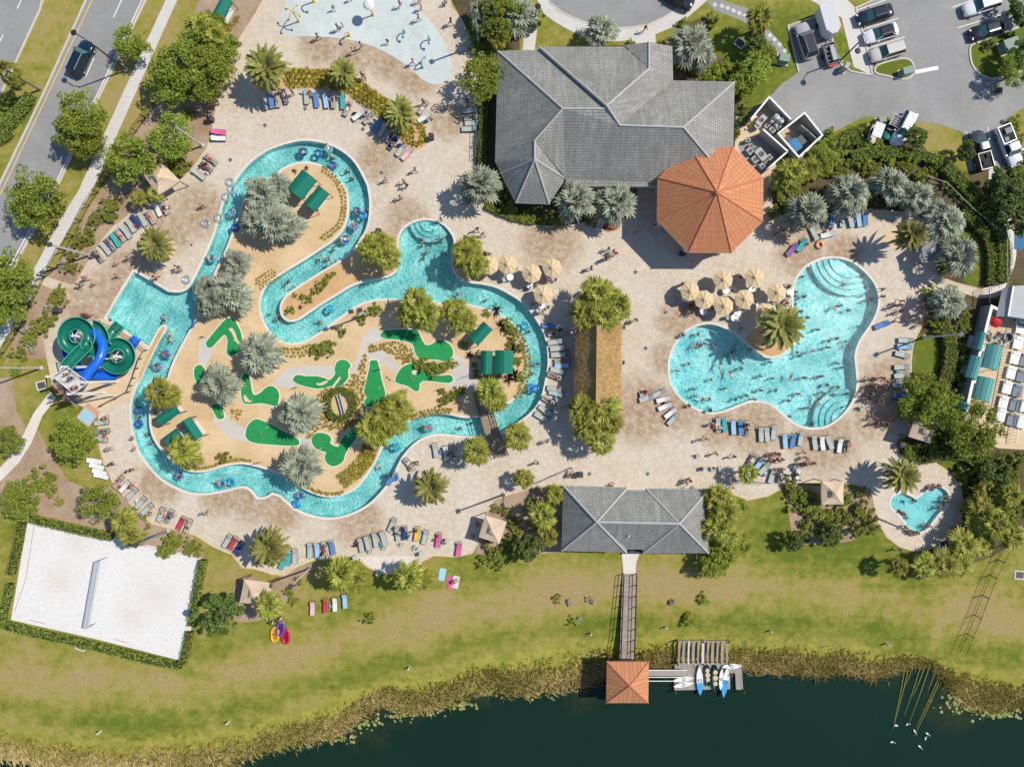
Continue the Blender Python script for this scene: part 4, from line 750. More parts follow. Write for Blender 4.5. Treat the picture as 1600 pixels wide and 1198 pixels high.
# low planting
SH = [('bushy', [(165,325,14),(150,345,14),(175,340,12),(135,365,16),(125,380,14),(110,420,12),(115,400,10),(85,470,14),(95,455,10),(80,500,14),(60,515,16),(45,530,14),(30,550,14),(25,580,10),(180,320,12),(65,755,20),(80,762,14),(75,745,12),(95,785,7),(185,785,6),(225,808,6),(232,822,5),(210,795,5),(258,862,10),(268,845,16),(262,858,16),(280,845,12),(300,850,9),(310,855,8),(295,862,9),(310,865,7),(340,30,14),(355,60,12),(365,68,10),(270,255,18),(285,262,14),(270,275,12),(300,180,8),(290,178,8),(350,715,11),(500,545,13),(510,540,12),(492,550,10),(535,517,9),(565,497,10),(580,486,10),(590,482,9),(482,465,7),(500,450,8),(508,440,8),(472,463,6),(455,483,7),(448,487,5),(490,456,6),(512,432,6),(462,462,4),(520,428,5),(665,575,13),(680,577,13),(692,573,11),(655,570,10),(705,570,8),(690,625,8),(700,620,8),(708,615,8),(690,612,7),(720,610,9),(810,565,8),(813,545,8),(813,590,8),(790,505,10),(800,520,10),(793,515,8),(795,540,7),(800,535,7),(760,490,7),(750,555,6),(740,570,5),(742,581,5),(744,588,5),(752,592,5),(760,594,5),(768,593,5),(777,591,5),(1240,775,14),(1250,790,16),(1235,760,12),(1270,800,18),(1290,812,18),(1310,800,16),(1330,815,18),(1345,800,16),(1300,830,14),(1345,830,14),(1360,812,12),(1325,780,14),(1345,772,10),(1260,820,14),(1285,835,14),(1275,780,12),(1365,825,10),(745,70,14),(760,90,16),(740,45,14),(755,60,14),(770,10,12),(800,300,16),(820,335,12),(845,340,12),(870,345,12),(795,325,14),(920,345,10),(930,335,10),(775,310,14),(985,68,9),(1040,68,10),(1068,35,10),(1115,30,12),(1100,110,16),(1120,112,12),(1085,112,10),(1135,105,12),(1155,150,12),(1165,170,12),(1160,190,10),(1150,205,10),(1310,228,14),(1325,218,14),(1340,215,12),(1300,240,12),(1350,228,12),(1375,225,10),(1290,262,14),(1310,262,14),(1325,275,12),(1215,300,14),(1225,315,14),(1210,335,12),(1245,300,14),(1350,262,12),(1365,262,12),(1420,262,14),(1440,278,14),(1455,265,12),(1478,290,10),(1300,300,14),(1365,310,12),(1450,330,12),(1475,415,12),(1480,380,12),(1470,400,10),(1455,460,12),(1465,475,12),(1460,500,14),(1475,510,14),(1450,475,10),(1505,490,12),(1510,510,12),(1500,545,12),(1505,565,14),(1495,590,14),(1500,520,10),(1430,590,12),(1445,590,10),(1410,690,8),(1430,700,10),(1445,695,10),(1460,705,12),(1455,690,12),(1590,215,14),(1585,195,14),(1597,250,16),(1590,275,14),(1530,725,14),(1500,735,14),(1560,720,16),(1590,720,18),(1585,745,16),(1600,790,20),(1575,808,18),(870,935,8),(755,875,12),(770,860,14),(780,870,14),(765,840,10),(775,795,8),(790,800,9),(800,815,12),(795,850,14),(800,870,14),(810,830,12),(780,880,9),(830,790,12),(838,820,10),(385,920,9),(450,925,10),(458,940,8),(465,905,8),(578,962,10),(545,800+95,10),(1160,790,9),(30,130,12),(0,190,12),(12,165,14)]),
  ('limebush', [(1290,230,16),(1300,215,14),(1275,240,14),(1445,635,16),(1125,110,14),(1110,120,12),(1140,118,12),(1310,245,14),(1350,250,14),(1390,250,14),(1330,250,12),(1425,250,12),(1485,280,10),(1500,300,12),(1515,315,12),(1530,330,12),(1495,285,10),(365,72,8),(1100,935,10),(1075,970,12),(895,970,9),(290,185,8),(725,537,7),(95,660+125,5),(1530,755,14),(1520,690,14),(1480,690,12),(1255,775,12)]),
  ('darkbush', [(1325,225,12),(1345,222,12),(1290,245,12),(1480,690,14),(1500,700,16),(1540,720,18),(1560,745,16),(1520,760,14),(1515,790,14),(1495,830,12),(1250,840,14),(1300,845,12),(870,300,10),(830,335,12),(990,300,7),(1225,255,10),(1595,300,24),(1560,140,8),(1545,70,10),(1580,60,12),(1590,80,12),(1230,275,12),(1275,270,12),(1380,300,14),(1410,320,12),(1455,310,12),(1490,300,10)]),
  ('drybush', [(160,330,11),(125,370,11),(75,478,12),(40,515,12),(95,415,10),(50,545,10),(925,938,9),(1050,940,8),(150,340,9),(890,940,7),(905,968,7)]), ('purple', [(775,485,12),(785,510,12),(800,545,12),(795,590,12),(805,585,10),(735,555,8),(470,480,5),(460,268,5),(478,263,5)])]
for kd, ls in SH:
    for l in ls: plant(kd, *l)
# ---- hedges: leaf-covered boxes on a line
def hedge(pts, w, h, label, leafm='hedge_leaf', dens=55, sm=0, closed=False, px=None):
    p = cat(pts, sm, closed) if sm else pts; c0 = G(*p[len(p)//2]); r = random.Random(len(REG)+7)
    W3 = [G(x, y)-c0 for x, y in p]; mb = MB(); mb.ribbon(W3, w*.8, -.05, h*.86, closed, 1)
    seg = list(zip(W3, W3[1:] + ([W3[0]] if closed else [])))[:len(W3) if closed else len(W3)-1]
    for a, b in seg:
        L = (b-a).length; d = (b-a)/max(L, 1e-6); n = Vector((-d.y, d.x, 0))
        for _ in range(int(L*(w+1.4*h)*dens)):
            t = r.uniform(-.1, L+.1); k = r.random()*(w+1.4*h)
            if k < w: o = n*r.uniform(-w/2, w/2); z = h*r.uniform(.84, 1.08)
            else: o = n*(w/2)*r.choice((-1,1))*r.uniform(.85, 1.1); z = h*r.uniform(.05, 1)
            leaf_quad(mb, a+d*t+o+Vector((0,0,z)), .2, r, .5)
    o = thing('hedge', label, 'hedge', c0, group='clipped hedges', me=mb.mesh('hedge', [leafm, 'hedge_core'])); return o
hedge([(52,808),(110,822),(178,837)], 1.0, 1.0, 'hedge along the top edge of the sand court'); hedge([(39,815),(30,860),(21,895)], .9, 1.0, 'short hedge at the upper end of the sand court side'); hedge([(20,910),(13,940),(8,966)], .9, 1.0, 'short hedge at the lower end of the sand court side')
hedge([(4,972),(60,986),(150,1006),(230,1026),(286,1037)], 1.0, 1.0, 'long hedge between the sand court and the lakeside lawn'); hedge([(321,873),(312,920),(303,974)], .9, 1.1, 'straight hedge on the palm side of the sand court'); hedge([(300,984),(295,1010),(289,1033)], .9, 1.1, 'stub of hedge at the lowest court corner')
hedge([(515,621),(522,612),(536,609),(550,617),(554,632),(549,646),(537,653),(522,650),(514,638)], .75, .9, 'oval ring hedge round a white model on the golf island', sm=2, closed=True)
hedge([(1252,262),(1290,232),(1330,207),(1350,200)], 1.0, 1.0, 'hedge curving along the parking kerb from the service yard'); hedge([(1325,248),(1370,240),(1430,244),(1465,256)], 1.3, 1.2, 'hedge inside the fence behind the blue palms', sm=2); hedge([(1470,262),(1500,292),(1535,330),(1556,365),(1562,400),(1560,442)], 1.6, 1.4, 'long hedge beside the path outside the fence', sm=2)
hedge([(1500,330),(1535,368),(1545,400),(1544,445)], 1.2, 1.0, 'hedge inside the fence near the spa gate', 'shrub_leaf', sm=2)
hedge([(1462,495),(1475,520),(1480,550),(1474,585),(1462,620)], 1.5, 1.2, 'curved hedge behind the lawn oval by the big pool', 'shrub_leaf', sm=2); hedge([(1412,692),(1413,706),(1425,715),(1440,717)], .9, 1.0, 'low hedge round the bin by the spa-side canopy', 'lime_leaf'); hedge([(1440,717),(1465,712),(1498,710),(1520,722),(1528,745),(1518,772)], 1.2, 1.0, 'hedge circling the kiddie pool lawn', 'shrub_leaf', sm=2)
hedge([(0,205),(20,195),(45,165),(52,150)], 1.5, .8, 'broad hedge on the planted road strip', 'hedge_leaf'); hedge([(4,197),(14,178),(30,158)], .6, .6, 'yellow flowering border on the road strip', 'lime_leaf'); hedge([(-10,222),(10,215),(18,208)], 1.6, .8, 'lower hedge block on the road strip')
hedge([(757,160),(753,240),(757,310)], 1.0, 1.2, 'shaded hedge along the clubhouse wall', 'dark_leaf'); hedge([(760,322),(800,340),(835,347)], .9, .7, 'bright low hedge in front of the clubhouse turret', 'lime_leaf', sm=2); hedge([(1215,268),(1240,262)], .8, 1.0, 'short hedge below the service yard wall'); hedge([(1560,285),(1570,310),(1590,330)], 1.2, 1.0, 'hedge on the far side of the garden path', 'dark_leaf')
# ---- ornamental tufts: those that show largest one by one, the rest as one planting
TU = [make_tuft(200+i) for i in range(4)]; TUFT = []
def rows(line, offs, step, size, where, jit=1.2, sm=3):
    p = cat(line, sm, False)
    for k, of in enumerate(offs):
        acc = step*.5*(k % 2); 
        for (x0, y0), (x1, y1) in zip(p, p[1:]):
            L = math.hypot(x1-x0, y1-y0); 
            if L < 1e-6: continue
            while acc < L:
                t = acc/L; nx, ny = -(y1-y0)/L, (x1-x0)/L
                TUFT.append((x0+(x1-x0)*t+nx*of+rnd.uniform(-jit, jit)*.5, y0+(y1-y0)*t+ny*of+rnd.uniform(-jit, jit)*.5, size*rnd.uniform(.8, 1.2), where)); acc += step
            acc -= L
GB = [(448,112),(500,113),(540,118),(560,130),(585,146),(615,168),(640,184)]
rows(GB, (0,7,14,21), 8.2, 1.25, 'the curved grassy bed'); rows([(612,190),(625,208),(640,222),(655,226),(662,216),(658,200),(650,190)], (0,), 7, 1.2, 'the curved grassy bed'); rows([(618,182),(630,200),(645,214)], (0,-7), 8, 1.2, 'the curved grassy bed')
rows([(505,262),(522,274),(535,292),(540,315),(538,340),(528,358),(505,376)], (0,5.5), 6, .55, "the river's top loop"); rows([(402,443),(418,432),(432,424)], (0,5,10,-5), 5.5, .5, 'the hairpin shore'); rows([(438,542),(455,546),(475,543),(488,536)], (0,6,11), 6, .6, 'the hairpin shore')
rows([(593,705),(586,722),(574,738),(560,752),(540,766)], (5,10,15,20,25), 6.2, .8, 'the planted slope by the bottom bend'); rows([(535,768),(517,772),(497,768),(480,762)], (0,), 5.5, .7, 'the bottom bend shore')
rows([(806,620),(816,600),(821,580),(821,560),(816,540),(806,520)], (0,6), 6.5, .75, "the far bend's inner shore"); rows([(640,650),(660,644),(685,640),(705,640)], (0,5), 6, .7, 'the shore below the golf island'); rows([(305,732),(330,729),(350,722),(375,718),(395,721)], (0,), 5.5, .7, 'the lower bay shore')
def scatter(poly, n, size, where, avoid=()):
    k = 0; xs = [a for a, b in poly]; ys = [b for a, b in poly]; pts = []
    for _ in range(6000):
        x, y = rnd.uniform(min(xs), max(xs)), rnd.uniform(min(ys), max(ys))
        if inside(x, y, poly) and all((x-a)**2+(y-b)**2 > 19 for a, b in pts) and not any(inside(x, y, g[1]) for g in GREENS) and not any(inside(x, y, g) for g in GP) and (x-534)**2/500+(y-632)**2/600 > 1: pts.append((x, y))
        if len(pts) >= n: break
    for x, y in pts: TUFT.append((x, y, size*rnd.uniform(.8, 1.2), where))
scatter([(495,620),(512,604),(548,592),(560,560),(572,552),(572,610),(565,640),(560,668),(545,668),(520,672),(500,668),(490,680),(478,686),(485,660),(500,640)], 150, .6, 'the ring hedge'); scatter([(602,536),(625,534),(642,545),(648,562),(632,568),(612,552),(596,545),(575,552),(578,540)], 55, .6, 'the upper golf greens'); scatter([(360,640),(378,640),(372,655),(362,652)], 10, .5, 'the boot shaped green')
scatter([(1485,262),(1500,268),(1535,310),(1560,345),(1545,345),(1510,305)], 45, 1.0, 'the outer fence'); scatter([(365,30),(375,25),(358,55),(350,50)], 12, .6, 'the top green cabana'); scatter([(240,615),(250,640),(238,660)], 6, .6, 'the slide bend')
TUFT.sort(key=lambda t: -t[2])
for x, y, s_, wh in TUFT[:285]:
    o = thing('grass_tuft', f'yellow-green ornamental grass tuft planted in rows near {wh}', 'grass tuft', P(x, y, .03), rnd.uniform(0, 6.28), f'ornamental grass tufts near {wh}', rnd.choice(TU)); o.scale = (s_*.95,)*3
mb = MB()
for x, y, s_, wh in TUFT[285:]:
    src = rnd.choice(TU); m_ = Matrix.Translation(P(x, y, .03)) @ Matrix.Rotation(rnd.uniform(0, 6.28), 4, 'Z') @ Matrix.Scale(s_*.95, 4)
    mb.add([m_ @ v.co for v in src.vertices], [tuple(p.vertices) for p in src.polygons])
if mb.v: o = mb.build('grass_planting', 'tuft_leaf'); o['kind'] = 'stuff'; o['label'] = 'many small grass tufts dotted over the golf island beds'
# ---- marsh reeds and lily pads
mb = MB(); mb2 = MB(); r = random.Random(5)
for _ in range(60000):
    px = r.uniform(-40, 1640); b, s_ = lerp_tab(px, BANK), lerp_tab(px, SHORE); f = r.random()**.75; py = b+2+(s_-b+4)*f + r.gauss(0, 2.2)
    dens = .5+.5*math.sin(px*.045)*math.sin(py*.06+px*.02) + .25*math.sin(px*.17+py*.11)
    if (962 < px < 992) or (1056 < px < 1140 and py < 1040 and r.random() < .7): continue
    if r.random() > (0 if f < .3 else .06+dens*.35 if f < .48 else .35+dens*.65): continue
    g = G(px, py); h = r.uniform(.22, .8)*(.45+.55*f); a = r.uniform(-.6, 2.2) if r.random() < .6 else r.uniform(0, 6.28); ln = r.uniform(.7, 1.6)*h
    d = Vector((math.cos(a), math.sin(a), 0)); n = Vector((-d.y, d.x, 0))*r.uniform(.018, .04); p1 = g+d*ln*.5+Vector((0,0,h*.5)); p2 = g+d*ln*1.2+Vector((0,0,h*.42))
    (mb if f+r.gauss(0,.15) < .48 else mb2).add([g-n, g+n, p1+n, p2, p1-n], [(0,1,2,3,4)])
struct(mb.build('marsh_grass', 'olive_reed'), 'stuff'); struct(mb2.build('golden_reeds', 'reed_leaf'), 'stuff')
mb = MB()
for cx, cy, rx, ry, n in ((835,1068,40,16,330),(870,1060,30,12,160),(650,1108,35,10,150),(620,1120,20,8,30),(715,1100,30,8,60),(1530,1102,40,10,220),(1560,1112,30,10,140),(1500,1088,18,10,60),(520,1155,40,10,40),(560,1130,25,10,40),(760,1080,25,8,60)):
    for _ in range(n):
        x, y = r.gauss(cx, rx*.6), r.gauss(cy, ry*.6)
        if y < lerp_tab(x, SHORE)-2: continue
        c = P(x, y, LAKE_Z+.012+r.uniform(0, .01)); rr = r.uniform(.08, .24); mb.add([c+Vector((rr*math.cos(k*1.05+x), rr*math.sin(k*1.05+x), 0)) for k in range(6)], [tuple(range(6))])
struct(mb.build('lily_pads', 'lily_leaf'), 'stuff')
# ================================================================ BUILDINGS
def rel(pts, c0): return [P(x, y, z)-c0 for x, y, z in pts]
def roof_part(faces, mat, parent, c0, name='roof', fascia=None):
    mb = MB()
    for f in faces: mb.roofface(rel(f, c0))
    return mb.build(name, mat, parent)
def caps(lines, parent, c0, name='ridge_cap', mat='ridge_cap', w=.24):
    for a, b in lines:
        A, B = rel([a, b], c0); mb = MB(); d = (B-A).normalized(); mb.path([A+Vector((0,0,.0)), B+Vector((0,0,.0))], w/2, 6); mb.build(name, mat, parent)
def fascia(pts, parent, c0, h=.25, mat='off_white', name='fascia'):
    A = rel(pts, c0); mb = MB(); n = len(A)
    mb.add([p+Vector((0,0,-.02)) for p in A]+[p-Vector((0,0,h)) for p in A], [(i, (i+1) % n, n+(i+1) % n, n+i) for i in range(n)]); mb.build(name, mat, parent)
def inset(pts, k):
    cx = sum(p[0] for p in pts)/len(pts); cy = sum(p[1] for p in pts)/len(pts); out = []
    for p in pts:
        d = math.hypot(p[0]-cx, p[1]-cy); out.append((cx+(p[0]-cx)*(d-k)/d, cy+(p[1]-cy)*(d-k)/d))
    return out
def walls(pts, z1, parent, c0, mat='wall_stucco', name='wall'):
    mb = MB(); A = [Vector((p.x, p.y, 0)) for p in (P(x, y, z1)-c0 for x, y in pts)]; mb.wall(A, 0, z1-.02); return mb.build(name, mat, parent)
# ---- clubhouse
c0 = P(950,190); club = thing('clubhouse', 'large grey tiled clubhouse with many hipped roof planes and a turret', 'building', c0)
e = 3.6
v0=(778,80,e); v1=(842,78,e); A=(879.4,170,8.8); B=(948,170,8.8); C=(948,165,9.2); Dv=(968.5,196,8.2); E=(1068,199,8.2); Gv=(835.5,220,7.5); T=(835.5,249,7.5)
n1=(842,73,e+.3); n2=(975,73.5,e+.3); K=(1014,107.7,6.6); Kt=(1014,66,5.4); r1=(975,71,e+.3); r2=(1050.5,72.6,e+.3); r3=(1051.7,125,e+.3); se=(1146,292,e); ne=(1148,128,e); sw=(884,291,e)
t1=(782.5,272,e); t2=(806,317,e); t3=(858,319,e); t4=(883,279,e); w2=(773.5,252,e)
roof_part([[v0,w2,t1,T,Gv,A], [v1,v0,A,B,C][:4], [n2,n1,C,K], [r1,(1014,66,5.4),K], [r3,r2,Kt,K], [r3,(1052,126,e+.3),Dv,C,K], [ne,(1051.7,126,e),Dv,E], [(1145.6,229,e),ne,E], [se,(1145.6,229,e),E],[sw,se,E,Dv,B,A,Gv,(884,279,e+.2)], [t2,t1,T], [t3,t2,T], [t4,t3,T], [t4,T,Gv]], 'grey_tile', club, c0)
mb = MB(); a, b, c_, d_ = rel([v1, B, C, n1], c0); mb.add([a, b, c_, d_], [(0,1,2,3)]); mb.build('gable_side', 'ridge_cap', club)
caps([(v0,A),(A,B),(A,Gv),(Gv,T),(T,t1),(T,t2),(T,t3),(T,t4),(n1,C),(C,K),(K,Kt),(C,Dv),(Dv,E),(E,ne),(E,se),(B,Dv)], club, c0)
fascia([v0,w2,t1,t2,t3,t4,sw,se,ne,(1051.7,126,e),r2,Kt,r1,n1,v1], club, c0, .3)
walls([(788,90),(782,250),(790,270),(812,308),(853,309),(876,284),(1137,284),(1137,136),(1042,130),(1040,82),(850,84)], 3.6, club, c0)
for x, y, sx_, sy_ in ((1090,284.3,1.6,.1),(1000,284.3,1.2,.1),(940,284.3,1.2,.1),(832,309.3,1.4,.1),(1014,81.8,1.6,.1)):
    mb = MB(); mb.box(P(x, y, 0)-c0+Vector((0,0,1.3)), (sx_, .16, 2.2)); w_ = mb.build('window', 'glass_dark', club); mb = MB(); mb.box(P(x, y, 0)-c0+Vector((0,0,.16)), (sx_+.2, .22, .08)); mb.build('sill', 'off_white', w_)
mb = MB(); p = P(973,230,5.2)-c0; mb.tube(p, p+Vector((0,0,.6)), .09, .09, 10); mb.build('vent_pipe', 'dark_metal', club)
# ---- octagonal pavilion
oc = [(1077.5,229),(1145.6,229),(1193,278),(1192,346.3),(1143,395),(1075.5,394.7),(1026.7,343.8),(1028,278)]
ez, pk = 4.9, (1120.5,300.5,9.3); c0 = P(1109,312); octo = thing('octagonal_pavilion', 'big octagonal pavilion with a terracotta orange metal roof', 'pavilion', c0)
mb = MB()
for i in range(8):
    a, b = oc[i], oc[(i+1) % 8]; mb.roofface(rel([(b[0],b[1],ez), (a[0],a[1],ez), pk], c0))
mb.build('roof', 'orange_metal', octo)
for a in oc:
    A, B_ = rel([(a[0],a[1],ez), pk], c0); mb = MB(); mb.path([A, B_], .10, 6); mb.build('hip_seam', 'terracotta', octo)
mb = MB(); mb.lathe([(.25,-.1),(.3,.1),(.0,.3)], 8, P(*pk)-c0); mb.build('finial_cap', 'terracotta', octo)
fascia([(a[0],a[1],ez) for a in oc], octo, c0, .35, 'off_white', 'gutter')
for a in inset(oc, 12):
    b = P(a[0]*1.0, a[1], ez)-c0; mb = MB(); mb.box((b.x, b.y, ez/2), (.45,.45,ez-.02)); mb.box((b.x, b.y, .35), (.65,.65,.7)); mb.build('column', 'off_white', octo)
mb = MB(); mb.box((0,.6,.55), (6,1.0,1.1)); mb.box((0,.6,1.13), (6.4,1.4,.06)); mb.build('bar_counter', 'wall_beige', octo)
# ---- bathhouse
c0 = P(992,812); bh = thing('bathhouse', 'grey tiled bathhouse with two cross-ridged hipped roofs joined by a lower middle', 'building', c0)
e = 3.2; pl=(932.7,815.4,6.6); pr=(1061.7,818,6.6); Ma=(940,816,5.7); Mb=(1054,818,5.7)
nw=(880,758.3,e); n2=(980,761.5,e); n3=(1009,762.8,e); n4=(1108,764,e); s4=(1106.8,864,e); s3=(1005.4,864,e); s2=(979,863,e); s1=(877.6,860.5,e); m1=(981.6,766.6,e+.15); m2=(1008,766.6,e+.15); m3=(1004,858,e+.15); m4=(980,858,e+.15)
roof_part([[n2,nw,pl],[nw,s1,pl],[s1,s2,pl],[n4,n3,pr],[s4,n4,pr],[s3,s4,pr],[m2,m1,pl,pr],[m4,m3,pr,pl],[n2,pl,m1],[n3,m2,pr],[s2,m4,pl],[s3,pr,m3]], 'grey_tile', bh, c0)
caps([(nw,pl),(n2,pl),(s1,pl),(s2,pl),(pl,pr),(n3,pr),(n4,pr),(s3,pr),(s4,pr)], bh, c0, w=.26)
fascia([nw,s1,s2,m4,m3,s3,s4,n4,n3,m2,m1,n2], bh, c0, .28); walls([(888,768),(886,852),(972,854),(1012,854),(1098,855),(1099,773),(1015,772),(975,771)], 3.2, bh, c0)
mb = MB(); mb.box(P(992,850,0)-c0+Vector((0,-.4,1.1)), (2.0,.12,2.2)); dd = mb.build('door', 'dark_wood', bh); mb = MB(); mb.box(P(992,850,0)-c0+Vector((.8,-.5,1.0)), (.06,.1,.2)); mb.build('handle', 'alu', dd)
for x, y in ((930,829),(982,836)):
    mb = MB(); p = P(x, y, 5.0)-c0; mb.tube(p, p+Vector((0,0,.45)), .1, .1, 8); mb.build('vent_pipe', 'off_white', bh)
# ---- thatched hut
c0 = P(934,565); hut = thing('thatched_hut', 'long straw thatched hut with palms at both ends', 'hut', c0)
def thatch_mesh():
    mb = MB(); r = random.Random(3); L = [(900.5,505),(902,520),(901,545),(902,570),(900,595),(901,615),(899,632)]; Rr = [(970.5,505),(971,520),(970,545),(971,570),(969,595),(970,615),(968,630)]
    rows_ = []
    for (lx, ly), (rx, ry) in zip(L, Rr):
        row = []
        for k in range(13):
            t = k/12; x = lx+(rx-lx)*t; y = ly+(ry-ly)*t; z = 2.7 + 2.5*(1-abs(t*2-1))**.92 + r.uniform(-.05, .05); row.append(P(x, y, z)-c0)
        rows_.append(row)
    vs = [p for row in rows_ for p in row]; fs = [(i*13+k, (i+1)*13+k, (i+1)*13+k+1, i*13+k+1) for i in range(6) for k in range(12)]; mb.add(vs, fs)
    for i in (0, 6): b = rows_[i]; mb.add([p.copy() for p in b]+[p-Vector((0,0,.35)) for p in b], [(k, k+1, 14+k, 13+k) for k in range(12)])
    for _ in range(3800):                        # loose straw lying down the slopes
        i = r.uniform(0, 5.99); t = r.random(); a = rows_[int(i)]; b = rows_[int(i)+1]; k = min(11, int(t*12)); f = i-int(i); p = a[k].lerp(b[k], f).lerp(a[k+1].lerp(b[k+1], f), t*12-k)
        sg = -1 if t < .5 else 1; d = Vector((sg*.75, r.uniform(-.25, .25), -.58)).normalized()*r.uniform(.35, .8); n = Vector((0,1,0))*r.uniform(.02, .05)
        u = Vector((0,0,.05+r.random()*.06)); mb.add([p+u-n, p+u+n, p+u+d+Vector((0,0,.06))], [(0,1,2)])
    return mb
thatch_mesh().build('thatch_roof', 'thatch', hut)
mb = MB(); mb.ribbon([P(935.5,508,5.28)-c0, P(935,560,5.28)-c0, P(934,630,5.28)-c0], .5, -.1, .1)
for k in range(13): mb.tube(P(933,516+k*9,5.32)-c0, P(941,516+k*9,5.2)-c0, .05, .05, 5)
mb.build('ridge_roll', 'thatch', hut)
for x, y in ((906,512),(965,512),(906,570),(965,570),(906,624),(964,624)):
    p = P(x, y)-c0; mb = MB(); mb.tube((p.x,p.y,0), (p.x,p.y,2.9), .13, .11, 8); mb.build('post', 'dark_wood', hut)
mb = MB(); mb.box((0,0,.55), (3.2,7.5,1.1)); mb.box((0,0,1.13), (3.8,8.1,.07)); mb.build('bar_counter', 'dark_wood', hut)
# ---- small square canopies
def canopy(name, corners, z, rise, label, cat_, mat='beige_canvas', vent=True, post=.06, sides=()):
    cx = sum(p[0] for p in corners)/4; cy = sum(p[1] for p in corners)/4; c0 = P(cx, cy, z); c0.z = 0
    t = thing(name, label, cat_, c0); Q = [P(x, y, z)-c0 for x, y in corners]; ctr = sum(Q, Vector())/4; top = ctr+Vector((0,0,rise)); n = 6
    mb = MB()
    for i in range(4):
        a, b = Q[i], Q[(i+1) % 4]; g = []
        for k in range(n+1):
            p = a.lerp(b, k/n); p.z -= .14*math.sin(math.pi*k/n); g.append(p)
        vs = g+[top.lerp(p, .5)-Vector((0,0,.12)) for p in g]+[top.lerp(p, .16) for p in g]
        mb.add(vs, [((r_)*(n+1)+k, (r_)*(n+1)+k+1, (r_+1)*(n+1)+k+1, (r_+1)*(n+1)+k) for r_ in range(2) for k in range(n)])
        w_ = [p.copy() for p in g]; mb.add(w_+[p-Vector((0,0,.28)) for p in w_], [(k, k+1, n+2+k, n+1+k) for k in range(n)])
    mb.build('canvas_top', mat, t)
    if vent:
        mb = MB(); vs = [top.lerp(p, .26)+Vector((0,0,.16)) for p in Q]+[top+Vector((0,0,.25))]; mb.add(vs, [(i, (i+1) % 4, 4) for i in range(4)]); mb.build('vent_cap', mat, t)
    for p in Q:
        b = p.lerp(ctr, .05); mb = MB(); mb.tube((b.x,b.y,0), (b.x,b.y,z-.02), post, post, 6); mb.build('post', 'dark_metal', t)
    return t
CAN = [('beige square cabana canopy beside the roadside mulch bed', [(224,274),(252,254),(281,283),(246,305)]), ('beige square canopy over two guests in the middle of the lower deck', [(758,805),(792,815),(780,850),(748,839)]), ('beige square canopy tucked against the spa terrace shrubs', [(1431,654),(1463,660),(1455,693),(1420,682)]), ('beige square canopy backing onto the planting above the lakeside lawn', [(1284,751.5),(1319,752),(1318,788),(1284,788)]), ('grey-beige square canopy beside the sand court palms', [(381,905),(426,911),(414,947),(374,941)])]
for lab, cs in CAN: canopy('cabana', cs, 2.7, .75, lab, 'cabana')
canopy('shade_canopy', [(1440,388),(1467,367),(1473,397),(1446,411)], 2.6, .25, 'dark grey shade canopy between the feather palm and a blue-grey palm', 'canopy', 'steel_grey', False)
def barrel(name, px, py, L, W, ang, label, mat, z=2.2, ridge=True, cat_='cabana'):
    p = P(px, py, z); c0 = Vector((p.x, p.y, 0)); t = thing(name, label, cat_, c0, D2R(ang)); mb = MB(); n = 8
    prof = [(W*(k/n-.5), z+.55*(1-abs(k/n*2-1)**1.6)) for k in range(n+1)]
    vs = [(x, y, zz) for x in np.linspace(-L/2, L/2, 9) for y, zz in prof]; mb.add(vs, [(i*(n+1)+k, (i+1)*(n+1)+k, (i+1)*(n+1)+k+1, i*(n+1)+k+1) for i in range(8) for k in range(n)])
    for sx_ in (-L/2, L/2): mb.add([(sx_, y, zz) for y, zz in prof], [tuple(range(n+1))])
    for sy_ in (-W/2, W/2): mb.add([(-L/2, sy_, z), (L/2, sy_, z), (L/2, sy_, z-.3), (-L/2, sy_, z-.3)], [(0,1,2,3)])
    mb.build('canvas_top', mat, t)
    for k in (-.25, 0, .25):
        mb = MB(); mb.path([(-L/2, W*k, z+.57*(1-abs(k*2)**1.6)), (L/2, W*k, z+.57*(1-abs(k*2)**1.6))], .018, 5); mb.build('roof_batten', mat, t)
    for sx_ in (-1, 1):
        for sy_ in (-1, 1): mb = MB(); mb.tube((sx_*(L/2-.06), sy_*(W/2-.06), 0), (sx_*(L/2-.06), sy_*(W/2-.06), z), .045, .045, 6); mb.build('post', 'dark_metal', t)
    mb = MB(); mb.box((0,0,.25), (L*.7, W*.55, .3)); mb.build('daybed', 'off_white', t)
    return t
for x, y, L_, W_, an, lab in ((472,288,3.1,2.3,52,'green canvas cabana nearer the palms in the top loop'),(495,310,2.9,1.7,52,'narrow green canvas cabana nearer the water in the top loop'),(751,521,2.8,1.55,48,'tilted green canvas cabana above the paired ones'),(760,566,2.95,1.45,88,'narrow upright green canvas cabana beside the golf path'),(787.5,565.5,2.95,2.35,88,'wide ribbed green canvas cabana beside the river bend'),
  (263,647,2.8,1.35,36,'upper green canvas cabana of three by the slide bend'),(299.5,670.5,2.9,1.35,-56,'steep green canvas cabana of three by the slide bend'),(272.5,683,1.9,1.6,36,'short green canvas cabana half under a palm'),(346,14,3.0,1.5,62,'green canvas cabana in the mulch bed by the splash pad')): barrel('green_cabana', x, y, L_, W_, an, lab, 'green_canvas')
